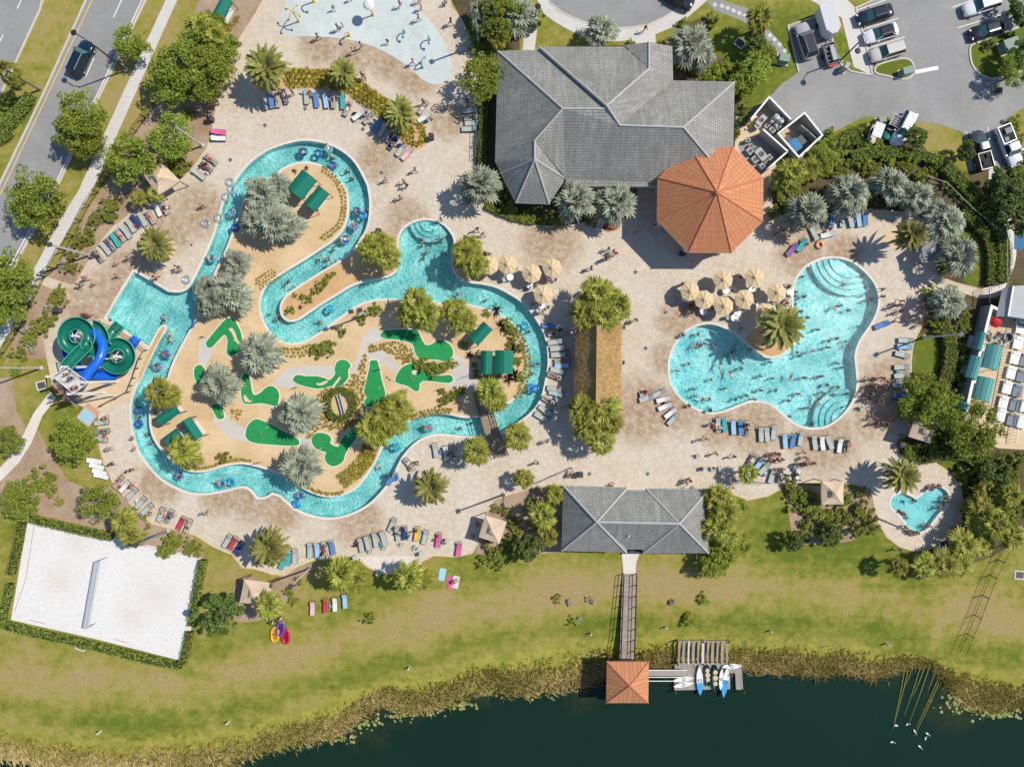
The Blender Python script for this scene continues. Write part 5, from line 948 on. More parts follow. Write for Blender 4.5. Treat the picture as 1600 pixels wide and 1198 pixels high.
# ---- spa terrace at the side
c0 = P(1560,570); sheet('terrace_floor', [(1536,482),(1576,498),(1585,452),(1640,455),(1640,705),(1560,700),(1490,668),(1506,596)], 'tan_concrete', .03)
t = thing('terrace_wall', 'tall pale wall of the spa terrace with a grey outer face', 'wall', c0)
mb = MB(); mb.ribbon([P(1488,668)-c0, P(1504,596)-c0, P(1533,481)-c0, P(1569,497)-c0], .28, 0, 2.1); mb.build('wall', 'wall_grey', t); mb = MB(); mb.ribbon([P(1488,668)-c0, P(1504,596)-c0, P(1533,481)-c0, P(1569,497)-c0], .36, 2.1, 2.2); mb.build('coping', 'white_paint', t)
t = thing('terrace_shed', 'grey lean-to roofed store at the spa terrace corner', 'shed', P(1590,470)); c0 = P(1590,470)
mb = MB(); mb.prism([P(x, y)-c0 for x, y in ((1567,452),(1640,447),(1640,503),(1562,496))][::-1], 0, 2.3); mb.build('wall', 'wall_grey', t); mb = MB(); mb.add(rel([(1566,451,2.2),(1583,447,2.9),(1575,494,2.9),(1556,495,2.2)], c0), [(0,1,2,3)]); mb.add(rel([(1583,447,2.9),(1645,443,2.6),(1645,505,2.6),(1575,494,2.9)], c0), [(0,1,2,3)]); mb.build('roof', 'hvac_grey', t); mb = MB(); mb.ribbon(rel([(1583,447,2.9),(1575,494,2.9)], c0), .2, -.02, .1); mb.build('ridge_cap', 'white_paint', t)
for x, y, L_, W_, an, lab in ((1531,533,2.3,1.1,74,'smallest teal canopy by the terrace wall'),(1551,558,3.1,2.0,76,'upper wide teal ribbed canopy on the spa terrace'),(1522,574,2.9,1.5,74,'long teal canopy against the terrace wall'),(1538,608,3.0,2.1,76,'lower wide teal ribbed canopy on the spa terrace'),(1504,640,2.0,1.2,74,'teal canopy half hidden under the oak')): barrel('teal_canopy', x, y, L_, W_, an, lab, 'teal_canvas', 2.3, cat_='canopy')
def daybed(px, py, w, l, ang, mat, label, base=None):
    o = thing('daybed', label, 'daybed', P(px, py, .03), D2R(ang), 'daybeds on the spa terrace'); mb = MB(); mb.box((0,0,.18), (l*.96, w*.96, .12)); 
    for a in (-1,1):
        for b in (-1,1): mb.box((a*l*.42, b*w*.42, .07), (.07,.07,.14))
    mb.build('frame', 'alu', o); mb = MB(); mb.box((0,0,.33), (l, w, .18)); mb.box((l*.38,0,.47), (l*.2, w*.8, .12)); mb.build('mattress', mat, o); reg(o, label, px, py); return o
WD = [(1593,499),(1592,512),(1588,536),(1583,559),(1577,582),(1571,605),(1565,628),(1561,648),(1599,634),(1594,659)]
for x, y in WD: daybed(x, y, 1.15, 1.6, 76, 'light_daybed', 'white daybed on the spa terrace')
for x, y in ((1598,563),(1593,587),(1587,610),(1582,632),(1578,655)): daybed(x, y, 1.15, 1.6, 76, 'grey_daybed', 'slate grey daybed on the spa terrace')
for x0, y0, x1, y1, lab in ((1584,494,1553,655,'white railing along the daybed row of the spa terrace'),(1592,610,1580,690,'white railing between grey and outer daybeds'),):
    t = thing('terrace_railing', lab, 'railing', P(x0, y0)); c_ = P(x0, y0); mb = MB(); mb.ribbon([P(x0,y0)-c_, P(x1,y1)-c_], .07, .95, 1.02); mb.build('top_rail', 'white_paint', t); mb = MB()
    L_ = int(math.hypot(x1-x0, y1-y0)/5)
    for k in range(L_+1):
        p = P(x0+(x1-x0)*k/L_, y0+(y1-y0)*k/L_)-c_; mb = MB(); mb.tube((p.x,p.y,0), (p.x,p.y,.95), .03, .03, 5); mb.build('baluster', 'white_paint', t)
t = thing('hot_tub', 'dark round tub among chairs on the spa terrace', 'tub', P(1571,527,.03)); mb = MB(); mb.lathe([(.62,0),(.66,.6),(.5,.62),(.46,.2),(0,.2)], 20); mb.build('shell', 'steel_grey', t); mb = MB(); mb.torus(.58,.05,(0,0,.62)); mb.build('rim', 'hvac_grey', t)
# ---- service yard
sheet('yard_slab', [(1150,205),(1194,160),(1228,196),(1207,218),(1241,258),(1200,280),(1147,240)], 'tan_concrete', .03); sheet('yard_slab', [(1249,184),(1278.5,220),(1241,257),(1207,218)], 'tan_concrete', .034); sheet('equipment_pad', [(1152,226),(1186,211),(1222,245),(1190,272),(1165,262)], 'asphalt', .036)
def ywall(pts, z, label, mat='wall_stucco', closed=False):
    c_ = P(*pts[0]); t = thing('yard_wall', label, 'wall', c_); mb = MB(); mb.ribbon([P(x, y)-c_ for x, y in pts], .16, 0, z, closed); mb.build('wall', mat, t); mb = MB(); mb.ribbon([P(x, y)-c_ for x, y in pts], .22, z, z+.08, closed); mb.build('coping', 'white_paint', t)
ywall([(1247,186),(1206.5,217.5),(1238,253.5),(1274,220)], 2.2, 'white-topped wall boxing in the blue bin enclosure', closed=True); ywall([(1165,196),(1193,162),(1226,196)], 2.2, 'white-topped wall round the upper service yard'); ywall([(1184,210),(1222,244)], 2.0, 'grey wall between the tanks and the equipment pad', 'hvac_grey'); ywall([(1190,272),(1222,244)], 1.8, 'low white wall on the lower side of the equipment pad')
t = thing('gate', 'grey boarded gate across the bin enclosure', 'gate', P(1260,213)); c_ = P(1260,213)
for a, b in (((1243,203),(1255,213)),((1256,214),(1268,225))): mb = MB(); mb.ribbon([P(*a)-c_, P(*b)-c_], .09, .1, 1.9); mb.build('leaf', 'hvac_grey', t)
t = thing('waste_bin', 'blue lidded waste container inside the walled enclosure', 'dumpster', P(1235,233), D2R(38)); mb = MB(); mb.prism([(-.9,-.75),(.9,-.75),(.9,.75),(-.9,.75)], .05, 1.1); mb.build('body', 'dumpster_blue', t)
mb = MB(); mb.box((-.45,0,1.15), (.86,1.6,.07)); mb.box((.45,0,1.15), (.86,1.6,.07)); mb.build('lid', 'dumpster_blue', t); mb = MB(); mb.box((0,.85,.7), (1.4,.12,.12)); mb.box((0,-.85,.7), (1.4,.12,.12)); mb.build('lift_pocket', 'dumpster_blue', t)
for i, (x, y) in enumerate(((1225,225),(1245,225))):
    t = thing('waste_bin', ('dark grey waste container nearer the clubhouse' if i == 0 else 'dark grey waste container nearer the gate'), 'dumpster', P(x, y), D2R(38)); mb = MB(); mb.box((0,0,.55), (1.3,1.1,1.0)); mb.build('body', 'steel_grey', t); mb = MB(); mb.box((0,0,1.09), (1.36,1.16,.07)); mb.build('lid', 'dark_metal', t)
for i, (x, y, r_, h) in enumerate(((1208,188.5,.42,1.7),(1215,194,.42,1.7),(1202,194,.22,1.2),(1208.5,199.5,.22,1.2))):
    t = thing('storage_tank', ['big white round tank nearest the yard corner','second big white round tank','small white drum beside the big tanks','small white drum among the pipes'][i], 'tank', P(x, y, .03)); mb = MB(); mb.lathe([(r_,0),(r_,h*.9),(r_*.7,h),(0,h*1.03)], 18); mb.build('shell', 'white_paint', t, True); mb = MB(); mb.lathe([(r_*.25,h),(r_*.25,h+.1),(0,h+.1)], 12); mb.build('lid', 'hvac_grey', t)
def hvac(px, py, L, W, h, ang, label):
    t = thing('cooling_unit', label, 'machine', P(px, py, .04), D2R(ang)); mb = MB(); mb.box((0,0,h/2), (L,W,h)); mb.build('case', 'hvac_grey', t); mb = MB(); mb.lathe([(W*.36,h+.01),(W*.36,h+.06),(W*.1,h+.04),(0,h+.04)], 14); mb.build('fan_guard', 'dark_metal', t); mb = MB()
    for k in range(5): mb.box((-L/2+.02+0, 0, .15+k*h*.17), (.05, W*.8, .04))
    mb.build('louvre', 'dark_metal', t)
hvac(1186,244,1.6,1.0,.9,-50,'large grey cooling unit on the equipment pad'); hvac(1178,251,.9,.8,.7,-50,'dark cooling unit beside the orange roof'); hvac(1172,230,.5,.5,.6,-50,'small unit near the clubhouse end of the pad'); hvac(1178,234,.5,.5,.6,-50,'second small unit along the pad'); hvac(1194,253,.45,.45,.6,-50,'small unit at the lower end of the pad'); hvac(1186,192,1.5,.8,1.0,48,'dark generator in the upper service yard'); hvac(1204,206,.8,.6,.8,-45,'pump box under the white tanks'); hvac(1196,199,.7,.5,.7,40,'small pump beside the first white drum'); hvac(1213,203,.6,.5,.9,40,'pump next to the second white drum'); hvac(1219,201,.5,.4,.6,40,'valve box at the bin enclosure wall'); hvac(1181,199,.9,.6,.9,48,'grey box by the upper yard wall'); hvac(1170,238,.9,.7,.6,-50,'flat crate at the clubhouse end of the pad'); hvac(1189,262,.8,.6,.7,-50,'crate by the low white wall'); hvac(1200,248,.7,.6,.7,-50,'box against the grey yard wall'); hvac(1166,222,.6,.5,.8,10,'box beside the clubhouse corner')
# ---- footbridge
c0 = P(767,662); t = thing('footbridge', 'brown wooden footbridge over the river with railings', 'bridge', c0)
mb = MB(); BL = [(741,613),(749,643),(762,690),(773,716)]; BR = [(762,606),(770,640),(781,675),(795,711)]
LP = [P(x, y, .0)-c0 for x, y in BL]; RP = [P(x, y, .0)-c0 for x, y in BR]; zz = [.06,.5,.5,.06]
for p, z in zip(LP, zz): p.z = z
for p, z in zip(RP, zz): p.z = z
mb.add(LP+RP+[p-Vector((0,0,.16)) for p in LP+RP], [(i+4, i+5, i+1, i) for i in range(3)]+[(8+i, 9+i, 13+i, 12+i) for i in range(3)]+[(i, i+1, 9+i, 8+i) for i in range(3)]+[(12+i, 13+i, 5+i, 4+i) for i in range(3)]); mb.build('deck', 'bridge_boards', t)
for side in (LP, RP):
    for h in (.5, 1.0): mb = MB(); mb.path([p+Vector((0,0,h)) for p in side], .045, 6); mb.build('rail', 'dark_wood', t)
    for i in range(3):
        for k in range(4): p = side[i].lerp(side[i+1], k/4); mb = MB(); mb.tube(p, p+Vector((0,0,1.02)), .04, .04, 5); mb.build('post', 'dark_wood', t)
# ---- boardwalk, dock pavilion, docks
c0 = P(980,965); c0.z = 0; t = thing('boardwalk', 'raised timber boardwalk with black railings from the bathhouse path to the pavilion', 'pier', c0)
mb = MB(); z_ = .06; mb.prism([P(x, y, z_)-c0 for x, y in ((973,896),(968,1036),(990,1036),(994,896))], -.12, z_); mb.build('deck', 'boards_across', t)
for xa, xb, in ((973.5,968.5),(993.5,989.5)):
    for h in (.55, 1.1): mb = MB(); mb.path([P(xa, 896, z_)-c0+Vector((0,0,h)), P(xb, 1034, z_)-c0+Vector((0,0,h))], .045, 6); mb.build('rail', 'black_metal', t)
    for k in range(9): p = P(xa+(xb-xa)*k/8, 896+138*k/8, z_)-c0; mb = MB(); mb.box((p.x, p.y, .55), (.09,.09,1.2)); mb.build('railing_post', 'black_metal', t)
for k in range(5):
    for dx in (-.7,.7): p = P(981-2*k/2, 915+k*28, 0)-c0; mb = MB(); mb.tube((p.x+dx,p.y,-.14), (p.x+dx,p.y,-2.0), .11, .11, 8); mb.build('pile', 'dark_wood', t)
oc = [(948,1033),(947,1098),(1013,1098),(1014,1033)]; ez = 2.7; pk = (984,1071,4.5); c0 = P(980,1065); c0.z = 0
t = thing('dock_pavilion', 'square pavilion on the lake with an orange pyramid roof', 'pavilion', c0); mb = MB()
for i in range(4): a, b = oc[i], oc[(i+1) % 4]; mb.roofface(rel([(a[0],a[1],ez), (b[0],b[1],ez), pk], c0))
mb.build('roof', 'orange_pan', t); fascia([(a[0],a[1],ez) for a in oc], t, c0, .25, 'terracotta', 'gutter')
for a in oc: A_, B_ = rel([(a[0],a[1],ez), pk], c0); mb = MB(); mb.path([A_, B_], .09, 6); mb.build('hip_seam', 'terracotta', t)
for a in inset(oc, 8): b = P(a[0], a[1], ez)-c0; mb = MB(); mb.tube((b.x,b.y,-2.2), (b.x,b.y,ez), .12, .12, 8); mb.build('post', 'dark_wood', t)
mb = MB(); mb.prism([P(x, y, 0)-c0 for x, y in inset(oc, 4)], -.12, .04); mb.build('deck', 'dock_boards', t)
dz = LAKE_Z+.35; c0 = P(1105,1058); c0.z = 0
t = thing('floating_dock', 'weathered grey floating dock with a notch at its end', 'dock', c0); mb = MB(); mb.prism([P(x, y, dz)-c0 for x, y in ((1054,1038),(1053.5,1078),(1141,1076),(1141,1051),(1149,1051),(1150,1077),(1161,1077),(1159,1037))], dz-.3, dz); mb.build('deck', 'dock_boards', t)
for x, y in ((1054,1078),(1160,1077),(1141,1052)): p = P(x, y, dz)-c0; mb = MB(); mb.tube((p.x,p.y,dz-1), (p.x,p.y,dz+.9), .1, .1, 8); mb.build('mooring_pile', 'dark_wood', t)
c0 = P(1045,1052); c0.z = 0; t = thing('gangway', 'white railed gangway between the pavilion and the floating dock', 'gangway', c0); mb = MB(); A_ = rel([(1012,1047,-.05),(1077,1047,dz+.06),(1077,1057,dz+.06),(1012,1057,-.05)], c0); mb.add(A_+[p-Vector((0,0,.1)) for p in A_], [(0,3,2,1),(4,5,6,7),(0,1,5,4),(2,3,7,6)]); mb.build('walkway', 'dock_boards', t)
for yy in (1046.5, 1057.5, 1063.5):
    for h in (.5,1.0): mb = MB(); mb.path(rel([(1012,yy,-.05+h),(1074 if yy < 1060 else 1054,yy,dz+.06+h)], c0), .05, 6); mb.build('rail', 'white_paint', t)
c0 = P(1098,1018); c0.z = 0; t = thing('boat_rack', 'slatted grey timber boat rack at the reed edge', 'rack', c0)
for y in (1001,1036): mb = MB(); mb.ribbon(rel([(1058,y,-.4),(1138,y,-.4)], c0), .2, 0, .16); mb.build('beam', 'wood_plank', t)
for k in range(11): x = 1061+k*7.5; mb = MB(); mb.ribbon(rel([(x,1001,-.22),(x-.5,1037,-.22)], c0), .34 if k % 2 else .22, 0, .07); mb.build('slat', 'alu' if k in (2,5) else 'wood_plank', t)
for x in (1058,1098,1138):
    for y in (1001,1036): p = P(x, y, -.4)-c0; mb = MB(); mb.tube((p.x,p.y,-2.1), (p.x,p.y,.3), .1, .1, 8); mb.build('pile', 'dark_wood', t)
def boat(name, px, py, L, W, ang, label, mats, seats=0, z=None, cat_='kayak', open_=False, half=None):
    z = dz if z is None else z; p = P(px, py, z+.2); t = thing(name, label, cat_, Vector((p.x, p.y, z)), D2R(ang)); n = 12; mb = MB(); H = .34
    for i in range(n+1):
        f = i/n*2-1; w = W/2*max(.02, (1-abs(f)**2.4)); x = f*L/2; sh = H*(1+.35*abs(f)**3)
        ring = [(x, -w, sh), (x, -w*.8, sh*.35), (x, 0, .02), (x, w*.8, sh*.35), (x, w, sh)]
        ring += [(x, w*.86, sh-.03 if not open_ else sh*.55), (x, 0, (sh+.05) if not open_ else .12), (x, -w*.86, sh-.03 if not open_ else sh*.55)]
        mb.v += ring
    for i in range(n):
        for k in range(8):
            mb.f.append((i*8+k, i*8+(k+1) % 8, (i+1)*8+(k+1) % 8, (i+1)*8+k)); mb.mi.append(0 if (half is None or i < n*half) else 1)
    mb.build('hull', mats, t, True)
    if open_:
        for k in range(seats): x = L*(.62*(k+.5)/seats-.31); mb = MB(); w = W*.8*(1-abs(x*2/L)**2.4); mb.lathe([(.0,.32),(w*.42,.31),(w*.5,.27)], 12, (x,0,0)); mb.build('seat', 'beige_canvas', t)
        mb = MB(); mb.path([(L/2*f, W/2*max(.02, 1-abs(f)**2.4), H*(1+.35*abs(f)**3)) for f in np.linspace(-1, 1, 13)], .025, 5); mb.path([(L/2*f, -W/2*max(.02, 1-abs(f)**2.4), H*(1+.35*abs(f)**3)) for f in np.linspace(-1, 1, 13)], .025, 5); mb.build('gunwale', 'green_boat', t)
    else:
        mb = MB(); mb.torus(W*.28,.03,(0,0,H+.04),16,6); mb.build('cockpit_rim', 'dark_metal', t); mb = MB(); mb.lathe([(0,H+.0),(W*.26,H+.03)], 12); mb.build('seat', 'steel_grey', t)
    return t
boat('kayak', 1093,1062,3.9,.85,-88,'blue and white kayak lying alone across the dock', ['white_paint','blue_boat'], half=.55); boat('canoe', 1105.5,1054,2.9,.85,-87,'shorter dark green canoe with cream seats', 'green_boat', 3, cat_='canoe', open_=True); boat('canoe', 1117.5,1058.5,3.6,.9,-90,'longer dark green canoe with cream seats', 'green_boat', 3, cat_='canoe', open_=True)
boat('kayak', 1133,1065,4.0,.8,-98,'blue and white kayak overhanging the dock at a slant', ['white_paint','blue_boat'], half=.4); boat('kayak', 1126.5,1060,2.9,.55,-94,'thin white kayak between a green canoe and a blue kayak', 'white_paint'); boat('kayak', 1143,1040,2.5,.7,2,'white kayak lying crosswise under the boat rack', 'white_paint'); boat('kayak', 1068,1060,2.7,.65,8,'white kayak close to the gangway', 'white_paint'); boat('kayak', 1068,1068.5,2.7,.65,10,'white kayak at the dock edge nearest open water', 'white_paint')
# ---- volleyball net
c0 = P(159,922); t = thing('volleyball_net', 'volleyball net on two poles across the white sand', 'net', c0)
for x, y in ((168,870),(150,973)): p = P(x, y)-c0; mb = MB(); mb.tube((p.x,p.y,0), (p.x,p.y,2.5), .06, .05, 8); mb.build('pole', 'grey_metal', t)
a, b = P(168,871)-c0, P(150,972)-c0; mb = MB()
for z in np.linspace(1.5, 2.35, 7): mb.ribbon([a+Vector((0,0,z)), b+Vector((0,0,z))], .025, -.012, .012)
for k in range(60): p = a.lerp(b, k/59); mb.box(p+Vector((0,0,1.93)), (.015,.015,.85))
mb.build('mesh', 'net_grey', t); mb = MB(); mb.ribbon([a+Vector((0,0,2.42)), b+Vector((0,0,2.42))], .09, -.05, .05); mb.build('top_tape', 'net_grey', t)
# ---- fences
def fence(pts, h, label, mat='black_metal', step=1.9, pick=.32, sm=0):
    c_ = G(*pts[0]); t = thing('metal_fence', label, 'fence', c_); p = [G(x, y)-c_ for x, y in pts]
    mb = MB(); mb.path([q_+Vector((0,0,h)) for q_ in p], .03, 4); mb.path([q_+Vector((0,0,.25)) for q_ in p], .03, 4); mb.build('rail', mat, t); mp = MB(); np_ = 0
    for a, b in zip(p, p[1:]):
        L = (b-a).length; n = max(1, int(L/step)); m_ = max(1, int(L/pick))
        for k in range(n):
            if np_ < 95: o = a.lerp(b, k/n); q_ = MB(); q_.box(o+Vector((0,0,h/2+.04)), (.09,.09,h+.1)); q_.build('post', mat, t); np_ += 1
        for k in range(m_): o = a.lerp(b, k/m_); mp.tube(o+Vector((0,0,.1)), o+Vector((0,0,h)), .014, .014, 4, 0, False)
    mp.build('pickets', mat, t)
fence([(243,165),(214,206),(168,280),(140,322),(103,392)], 1.5, 'black metal fence between the roadside pavement and the upper mulch bed'); fence([(72,432),(48,480),(22,530),(-20,592)], 1.5, 'black metal fence between the roadside pavement and the lower mulch bed'); fence([(1570,850),(1546,898),(1522,960),(1498,1018)], 1.5, 'black metal fence running down the lawn into the marsh'); fence([(1440,280),(1470,290),(1510,330),(1562,372),(1563,450)], 1.5, 'pale garden fence bending round the blue palms', 'pole_grey', 3.2, .5); fence([(746,158),(744,250)], 1.2, 'dark railing beside the clubhouse shade bed', 'steel_grey')
fence([(838,754),(868,741),(893,730),(901,744)], 1.0, 'low dark railing at the palms beside the bathhouse', 'steel_grey', 1.4, .4); fence([(1128,762),(1155,750),(1198,754)], 1.0, 'low railing by the small palm on the lower deck', 'steel_grey', 1.4, .4)
t = thing('entrance_gate', 'black metal gate on the path from the pavement to the slide', 'gate', P(72,420)); c_ = P(72,420); mb = MB()
for a, b in (((103,392),(88,420)),((88,420),(72,433))): mb.ribbon([P(*a)-c_, P(*b)-c_], .05, 1.9, 1.98); mb.ribbon([P(*a)-c_, P(*b)-c_], .05, .2, .28)
mb.build('frame', 'black_metal', t)
for x, y in ((103,392),(88,420),(72,433)): p = P(x, y)-c_; mb = MB(); mb.box(p+Vector((0,0,1.0)), (.12,.12,2.0)); mb.build('post', 'black_metal', t)
t = thing('spa_gate', 'black metal gate where the garden path meets the deck', 'gate', P(1545,455)); c_ = P(1545,455)
for k in range(7): p = P(1534,450+k*4)-c_; mb = MB(); mb.box(p+Vector((0,0,.8)), (.06,.06,1.6)); mb.build('bar', 'black_metal', t)
mb = MB(); mb.ribbon([P(1534,450)-c_, P(1534,475)-c_], .06, 1.55, 1.62); mb.build('rail', 'black_metal', t)
# ---- light poles
def pole(bx, by, h, label, heads=1, mat='pole_grey', r_=.14):
    g = gz(bx, by); c_ = P(bx, by, g); t = thing('light_pole', label, 'light pole', c_, group='tall lights'); mb = MB(); mb.tube((0,0,0), (0,0,h), r_, r_*.7, 10); mb.build('shaft', mat, t); mb = MB(); mb.lathe([(.3,0),(.3,.25),(.16,.4)], 12); mb.build('base', 'pole_grey', t)
    a = math.atan2(c_.y, c_.x)+.5
    for k in range(heads): o = Vector((math.cos(a)*(k-.5*(heads-1))*1.1, math.sin(a)*(k-.5*(heads-1))*1.1, h)); mb = MB(); mb.box(o+Vector((0,0,-.05)), (.6,.5,.16), a); hd = mb.build('lamp_head', 'dark_metal', t); mb = MB(); mb.box(o+Vector((0,0,-.15)), (.45,.36,.04), a); mb.build('lens', 'lamp_glass', hd)
    if heads > 1: mb = MB(); mb.tube((-math.cos(a)*.6,-math.sin(a)*.6,h-.05), (math.cos(a)*.6,math.sin(a)*.6,h-.05), .05, .05, 6); mb.build('cross_arm', mat, t)
    return t
pole(317,228,8.2,'pale light pole in the mulch bed by the roadside canopy'); pole(141,399,8.2,'pale light pole beside the lounger row near the pavement'); pole(65,575,8.2,'pale light pole near the waterslide lawn'); pole(748.7,70,8.2,'pale light pole between the splash pad and the clubhouse'); pole(573,492,6.5,'double-headed light pole on the golf island shore',2); pole(485,887,8.2,'pale light pole in the lawn bed by the court-side canopy'); pole(1443,527,8.2,'pale light pole in the lawn oval by the big pool'); pole(1370,809,8.2,'pale light pole beside the kiddie pool'); pole(262,829,7.8,'dark light pole between the loungers and the sand court',1,'steel_grey'); pole(788,772,8.0,'dark light pole near the mid-deck palms',1,'steel_grey')
def street(bx, by, h, dx, dy, label):
    c_ = P(bx, by); t = thing('street_lamp', label, 'street lamp', c_); mb = MB(); mb.tube((0,0,0), (0,0,h), .12, .08, 10); mb.build('post', 'black_metal', t); mb = MB(); d_ = Vector((dx, dy, 0)); mb.path([(0,0,h-.3), d_*.3+Vector((0,0,h+.3)), d_+Vector((0,0,h+.3))], .06, 6); mb.build('arm', 'black_metal', t); mb = MB(); mb.lathe([(.0,.12),(.3,.1),(.38,-.02),(.2,-.12),(0,-.12)], 14, d_+Vector((0,0,h+.25))); mb.build('lamp_head', 'black_metal', t); mb = MB(); mb.lathe([(.3,0),(.3,.3),(.14,.5)], 10); mb.build('base', 'kerb', t)
street(198,110,8.2,-1.7,1.0,'tall black street lamp reaching over the road'); street(1312,96,5.6,-.3,-1.2,'black street lamp at the corner of the parking court'); street(836,45,4.0,.3,.8,'short black lamp beside the path to the driveway')
# ---- waterslide
c0 = P(150,560); sl = thing('waterslide', 'green and blue spiral waterslide with a queue tower and white supports', 'waterslide', c0)
def flume(pts, r_, name, mat, edge, open_=True, n=10):
    """half-pipe (or closed tube) along points (px,py,z)"""
    p = [P(x, y, z)-c0 for x, y, z in cat(pts, 6, False)]; vs = []; fs = []; m_ = n+1 if open_ else n; E1 = []; E2 = []
    for i, c_ in enumerate(p):
        d_ = (p[min(i+1, len(p)-1)]-p[max(i-1, 0)]).normalized(); s_ = d_.cross(Vector((0,0,1))).normalized(); u = s_.cross(d_)
        for k in range(m_):
            a = math.pi*(1+k/n) if open_ else 2*math.pi*k/n
            vs.append(c_+(s_*math.cos(a)+u*math.sin(a))*r_)
        E1.append(c_-s_*r_); E2.append(c_+s_*r_)
    for i in range(len(p)-1):
        for k in range(m_-1 if open_ else m_): fs.append((i*m_+k, i*m_+(k+1) % m_, (i+1)*m_+(k+1) % m_, (i+1)*m_+k))
    mb = MB(); mb.add(vs, fs); o = mb.build(name, mat, sl, True)
    if open_:
        for E_ in (E1, E2): mb = MB(); mb.path(E_, .07, 6); mb.build('lip', edge, o, True)
    else:
        for i in range(4, len(p), 12): d_ = (p[min(i+1,len(p)-1)]-p[i-1]).normalized(); mb = MB(); mb.tube(p[i]-d_*.07, p[i]+d_*.07, r_*1.06, r_*1.06, 14); mb.build('flange', edge, o)
def arc(cx, cy, r_, a0, a1, z0, z1, n):
    return [(cx+r_*math.cos(D2R(a)), cy+r_*math.sin(D2R(a)), z0+(z1-z0)*k/(n-1)) for k, a in enumerate(np.linspace(a0, a1, n))]
flume([(100,578,7.0),(107,568,6.9),(122,552,6.5),(134,541,6.2)]+arc(119,525,20,38,-280,5.9,4.6,14)+[(138,548,4.4),(150,545,4.1),(156,533,3.8)], .72, 'green_flume', 'slide_green', 'slide_green_edge')
flume([(140,508,3.9),(152,512,3.8),(160,523,3.6),(162,534,3.4),(165,540,3.3)]+arc(183,556,19.5,-140,160,3.2,2.0,13)+[(163,552,1.8),(168,536,1.6),(172,525,1.35),(178,516,1.0),(187,507,.75)], .70, 'green_flume', 'slide_green', 'slide_green_edge')
flume([(132,592,6.4),(140,580,6.2),(152,566,5.9),(159,552,5.6),(160,538,5.3),(153,525,5.0),(146,518,4.8)], .55, 'blue_tube', 'slide_blue', 'slide_blue', False, 16)
flume([(115,512,3.8),(106,528,3.4),(104,545,3.0),(108,560,2.7),(120,572,2.4),(140,582,2.0),(160,586,1.8),(180,583,1.5),(193,570,1.3),(199,553,1.0),(206,540,.75),(214,527,.55)], .55, 'blue_flume', 'slide_blue', 'slide_blue')
# tower
TW = [(82,588),(105,573),(138,597),(115,615)]; tz = 6.3
mb = MB(); mb.prism([P(x, y, tz)-c0 for x, y in TW][::-1], tz-.18, tz); mb.build('platform', 'concrete', sl)
for i in range(4):
    a, b = TW[i], TW[(i+1) % 4]
    for h in (.55, 1.1): mb = MB(); mb.path(rel([(*a,tz+h),(*b,tz+h)], c0), .04, 5); mb.build('tower_rail', 'white_paint', sl)
    p = P(*a, tz)-c0; mb = MB(); mb.box((p.x,p.y,(tz+1.1)/2), (.28,.28,tz+1.1)); mb.build('tower_leg', 'off_white', sl)
for k in range(22):                                     # stair flights of the queue
    t_ = k/21; x = 88+32*t_; y = 600+28*t_; z = .3+6.0*t_ if False else tz-.28*k
    if z < .2: break
    mb = MB(); mb.ribbon(rel([(x-5, y+3, z),(x+7,y-5,z)], c0), .32, -.04, .04); mb.build('stair_tread', 'wood_plank', sl)
for a, b in (((86,604,tz+.9),(118,634,1.0)),((99,594,tz+.9),(131,624,1.0))): mb = MB(); mb.path(rel([a,b], c0), .05, 5); mb.build('stair_rail', 'white_paint', sl)
for a, b in (((138,597,tz),(178,599,.2)),((115,615,tz),(180,618,.2)),((138,597,tz),(120,628,.2)),((82,588,tz),(72,589,.2)),((105,573,tz),(88,566,.2))): mb = MB(); mb.path(rel([a,b], c0), .09, 6); mb.build('brace', 'off_white', sl)
for cx, cy, rr_, zt, tp in ((119,525,20,4.8,5),(184,557,19.5,2.6,4)):
    mb = MB(); p = P(cx, cy, zt)-c0; mb.tube((p.x,p.y,0), (p.x,p.y,zt+.8), .2, .16, 10); mb.build('column', 'white_paint', sl)
    for k in range(tp): a = k*6.283/tp+.3; e_ = P(cx+rr_*.62*math.cos(a), cy+rr_*.62*math.sin(a), zt-.6)-c0; mb = MB(); mb.tube((p.x,p.y,zt+.6-.25*(k % 3)), e_, .065, .05, 6); mb.build('support_arm', 'white_paint', sl)
for x, y, z in ((155,574,1.9),(160,540,3.0),(146,560,5.2),(200,556,.6)): mb = MB(); p = P(x, y, z)-c0; mb.tube((p.x,p.y,0), (p.x,p.y,z), .1, .1, 8); mb.build('column', 'white_paint', sl)
t = thing('timber_rail', 'low wooden rail round the sand under the waterslide', 'railing', P(210,560)); c_ = P(210,560)
for pts in ([(157,502),(180,512),(208,528),(230,547),(222,560)],[(222,560),(212,590),(203,612),(160,634)],): mb = MB(); mb.path([P(x, y)-c_+Vector((0,0,.85)) for x, y in pts], .05, 5); mb.build('rail', 'dark_wood', t)
for x, y in ((157,502),(180,512),(208,528),(230,547),(222,560),(217,575),(212,590),(207,602),(203,612),(182,623),(160,634)): p = P(x, y)-c_; mb = MB(); mb.tube((p.x,p.y,0), (p.x,p.y,.9), .06, .06, 6); mb.build('post', 'dark_wood', t)
M['faded_orange'] = simple('faded_orange', (.58,.33,.20), .9); M['pale_blue'] = simple('pale_blue', (.33,.55,.66), .9)
t = thing('game_mat', 'small blue and orange floor mat beside the slide stairs', 'mat', P(138,648,.04), D2R(-38)); mb = MB(); mb.box((0,0,.01), (2.1,2.5,.02)); mb.build('border', 'faded_orange', t); mb = MB(); mb.box((.0,-.3,.025), (1.8,1.6,.02)); mb.build('panel', 'pale_blue', t)
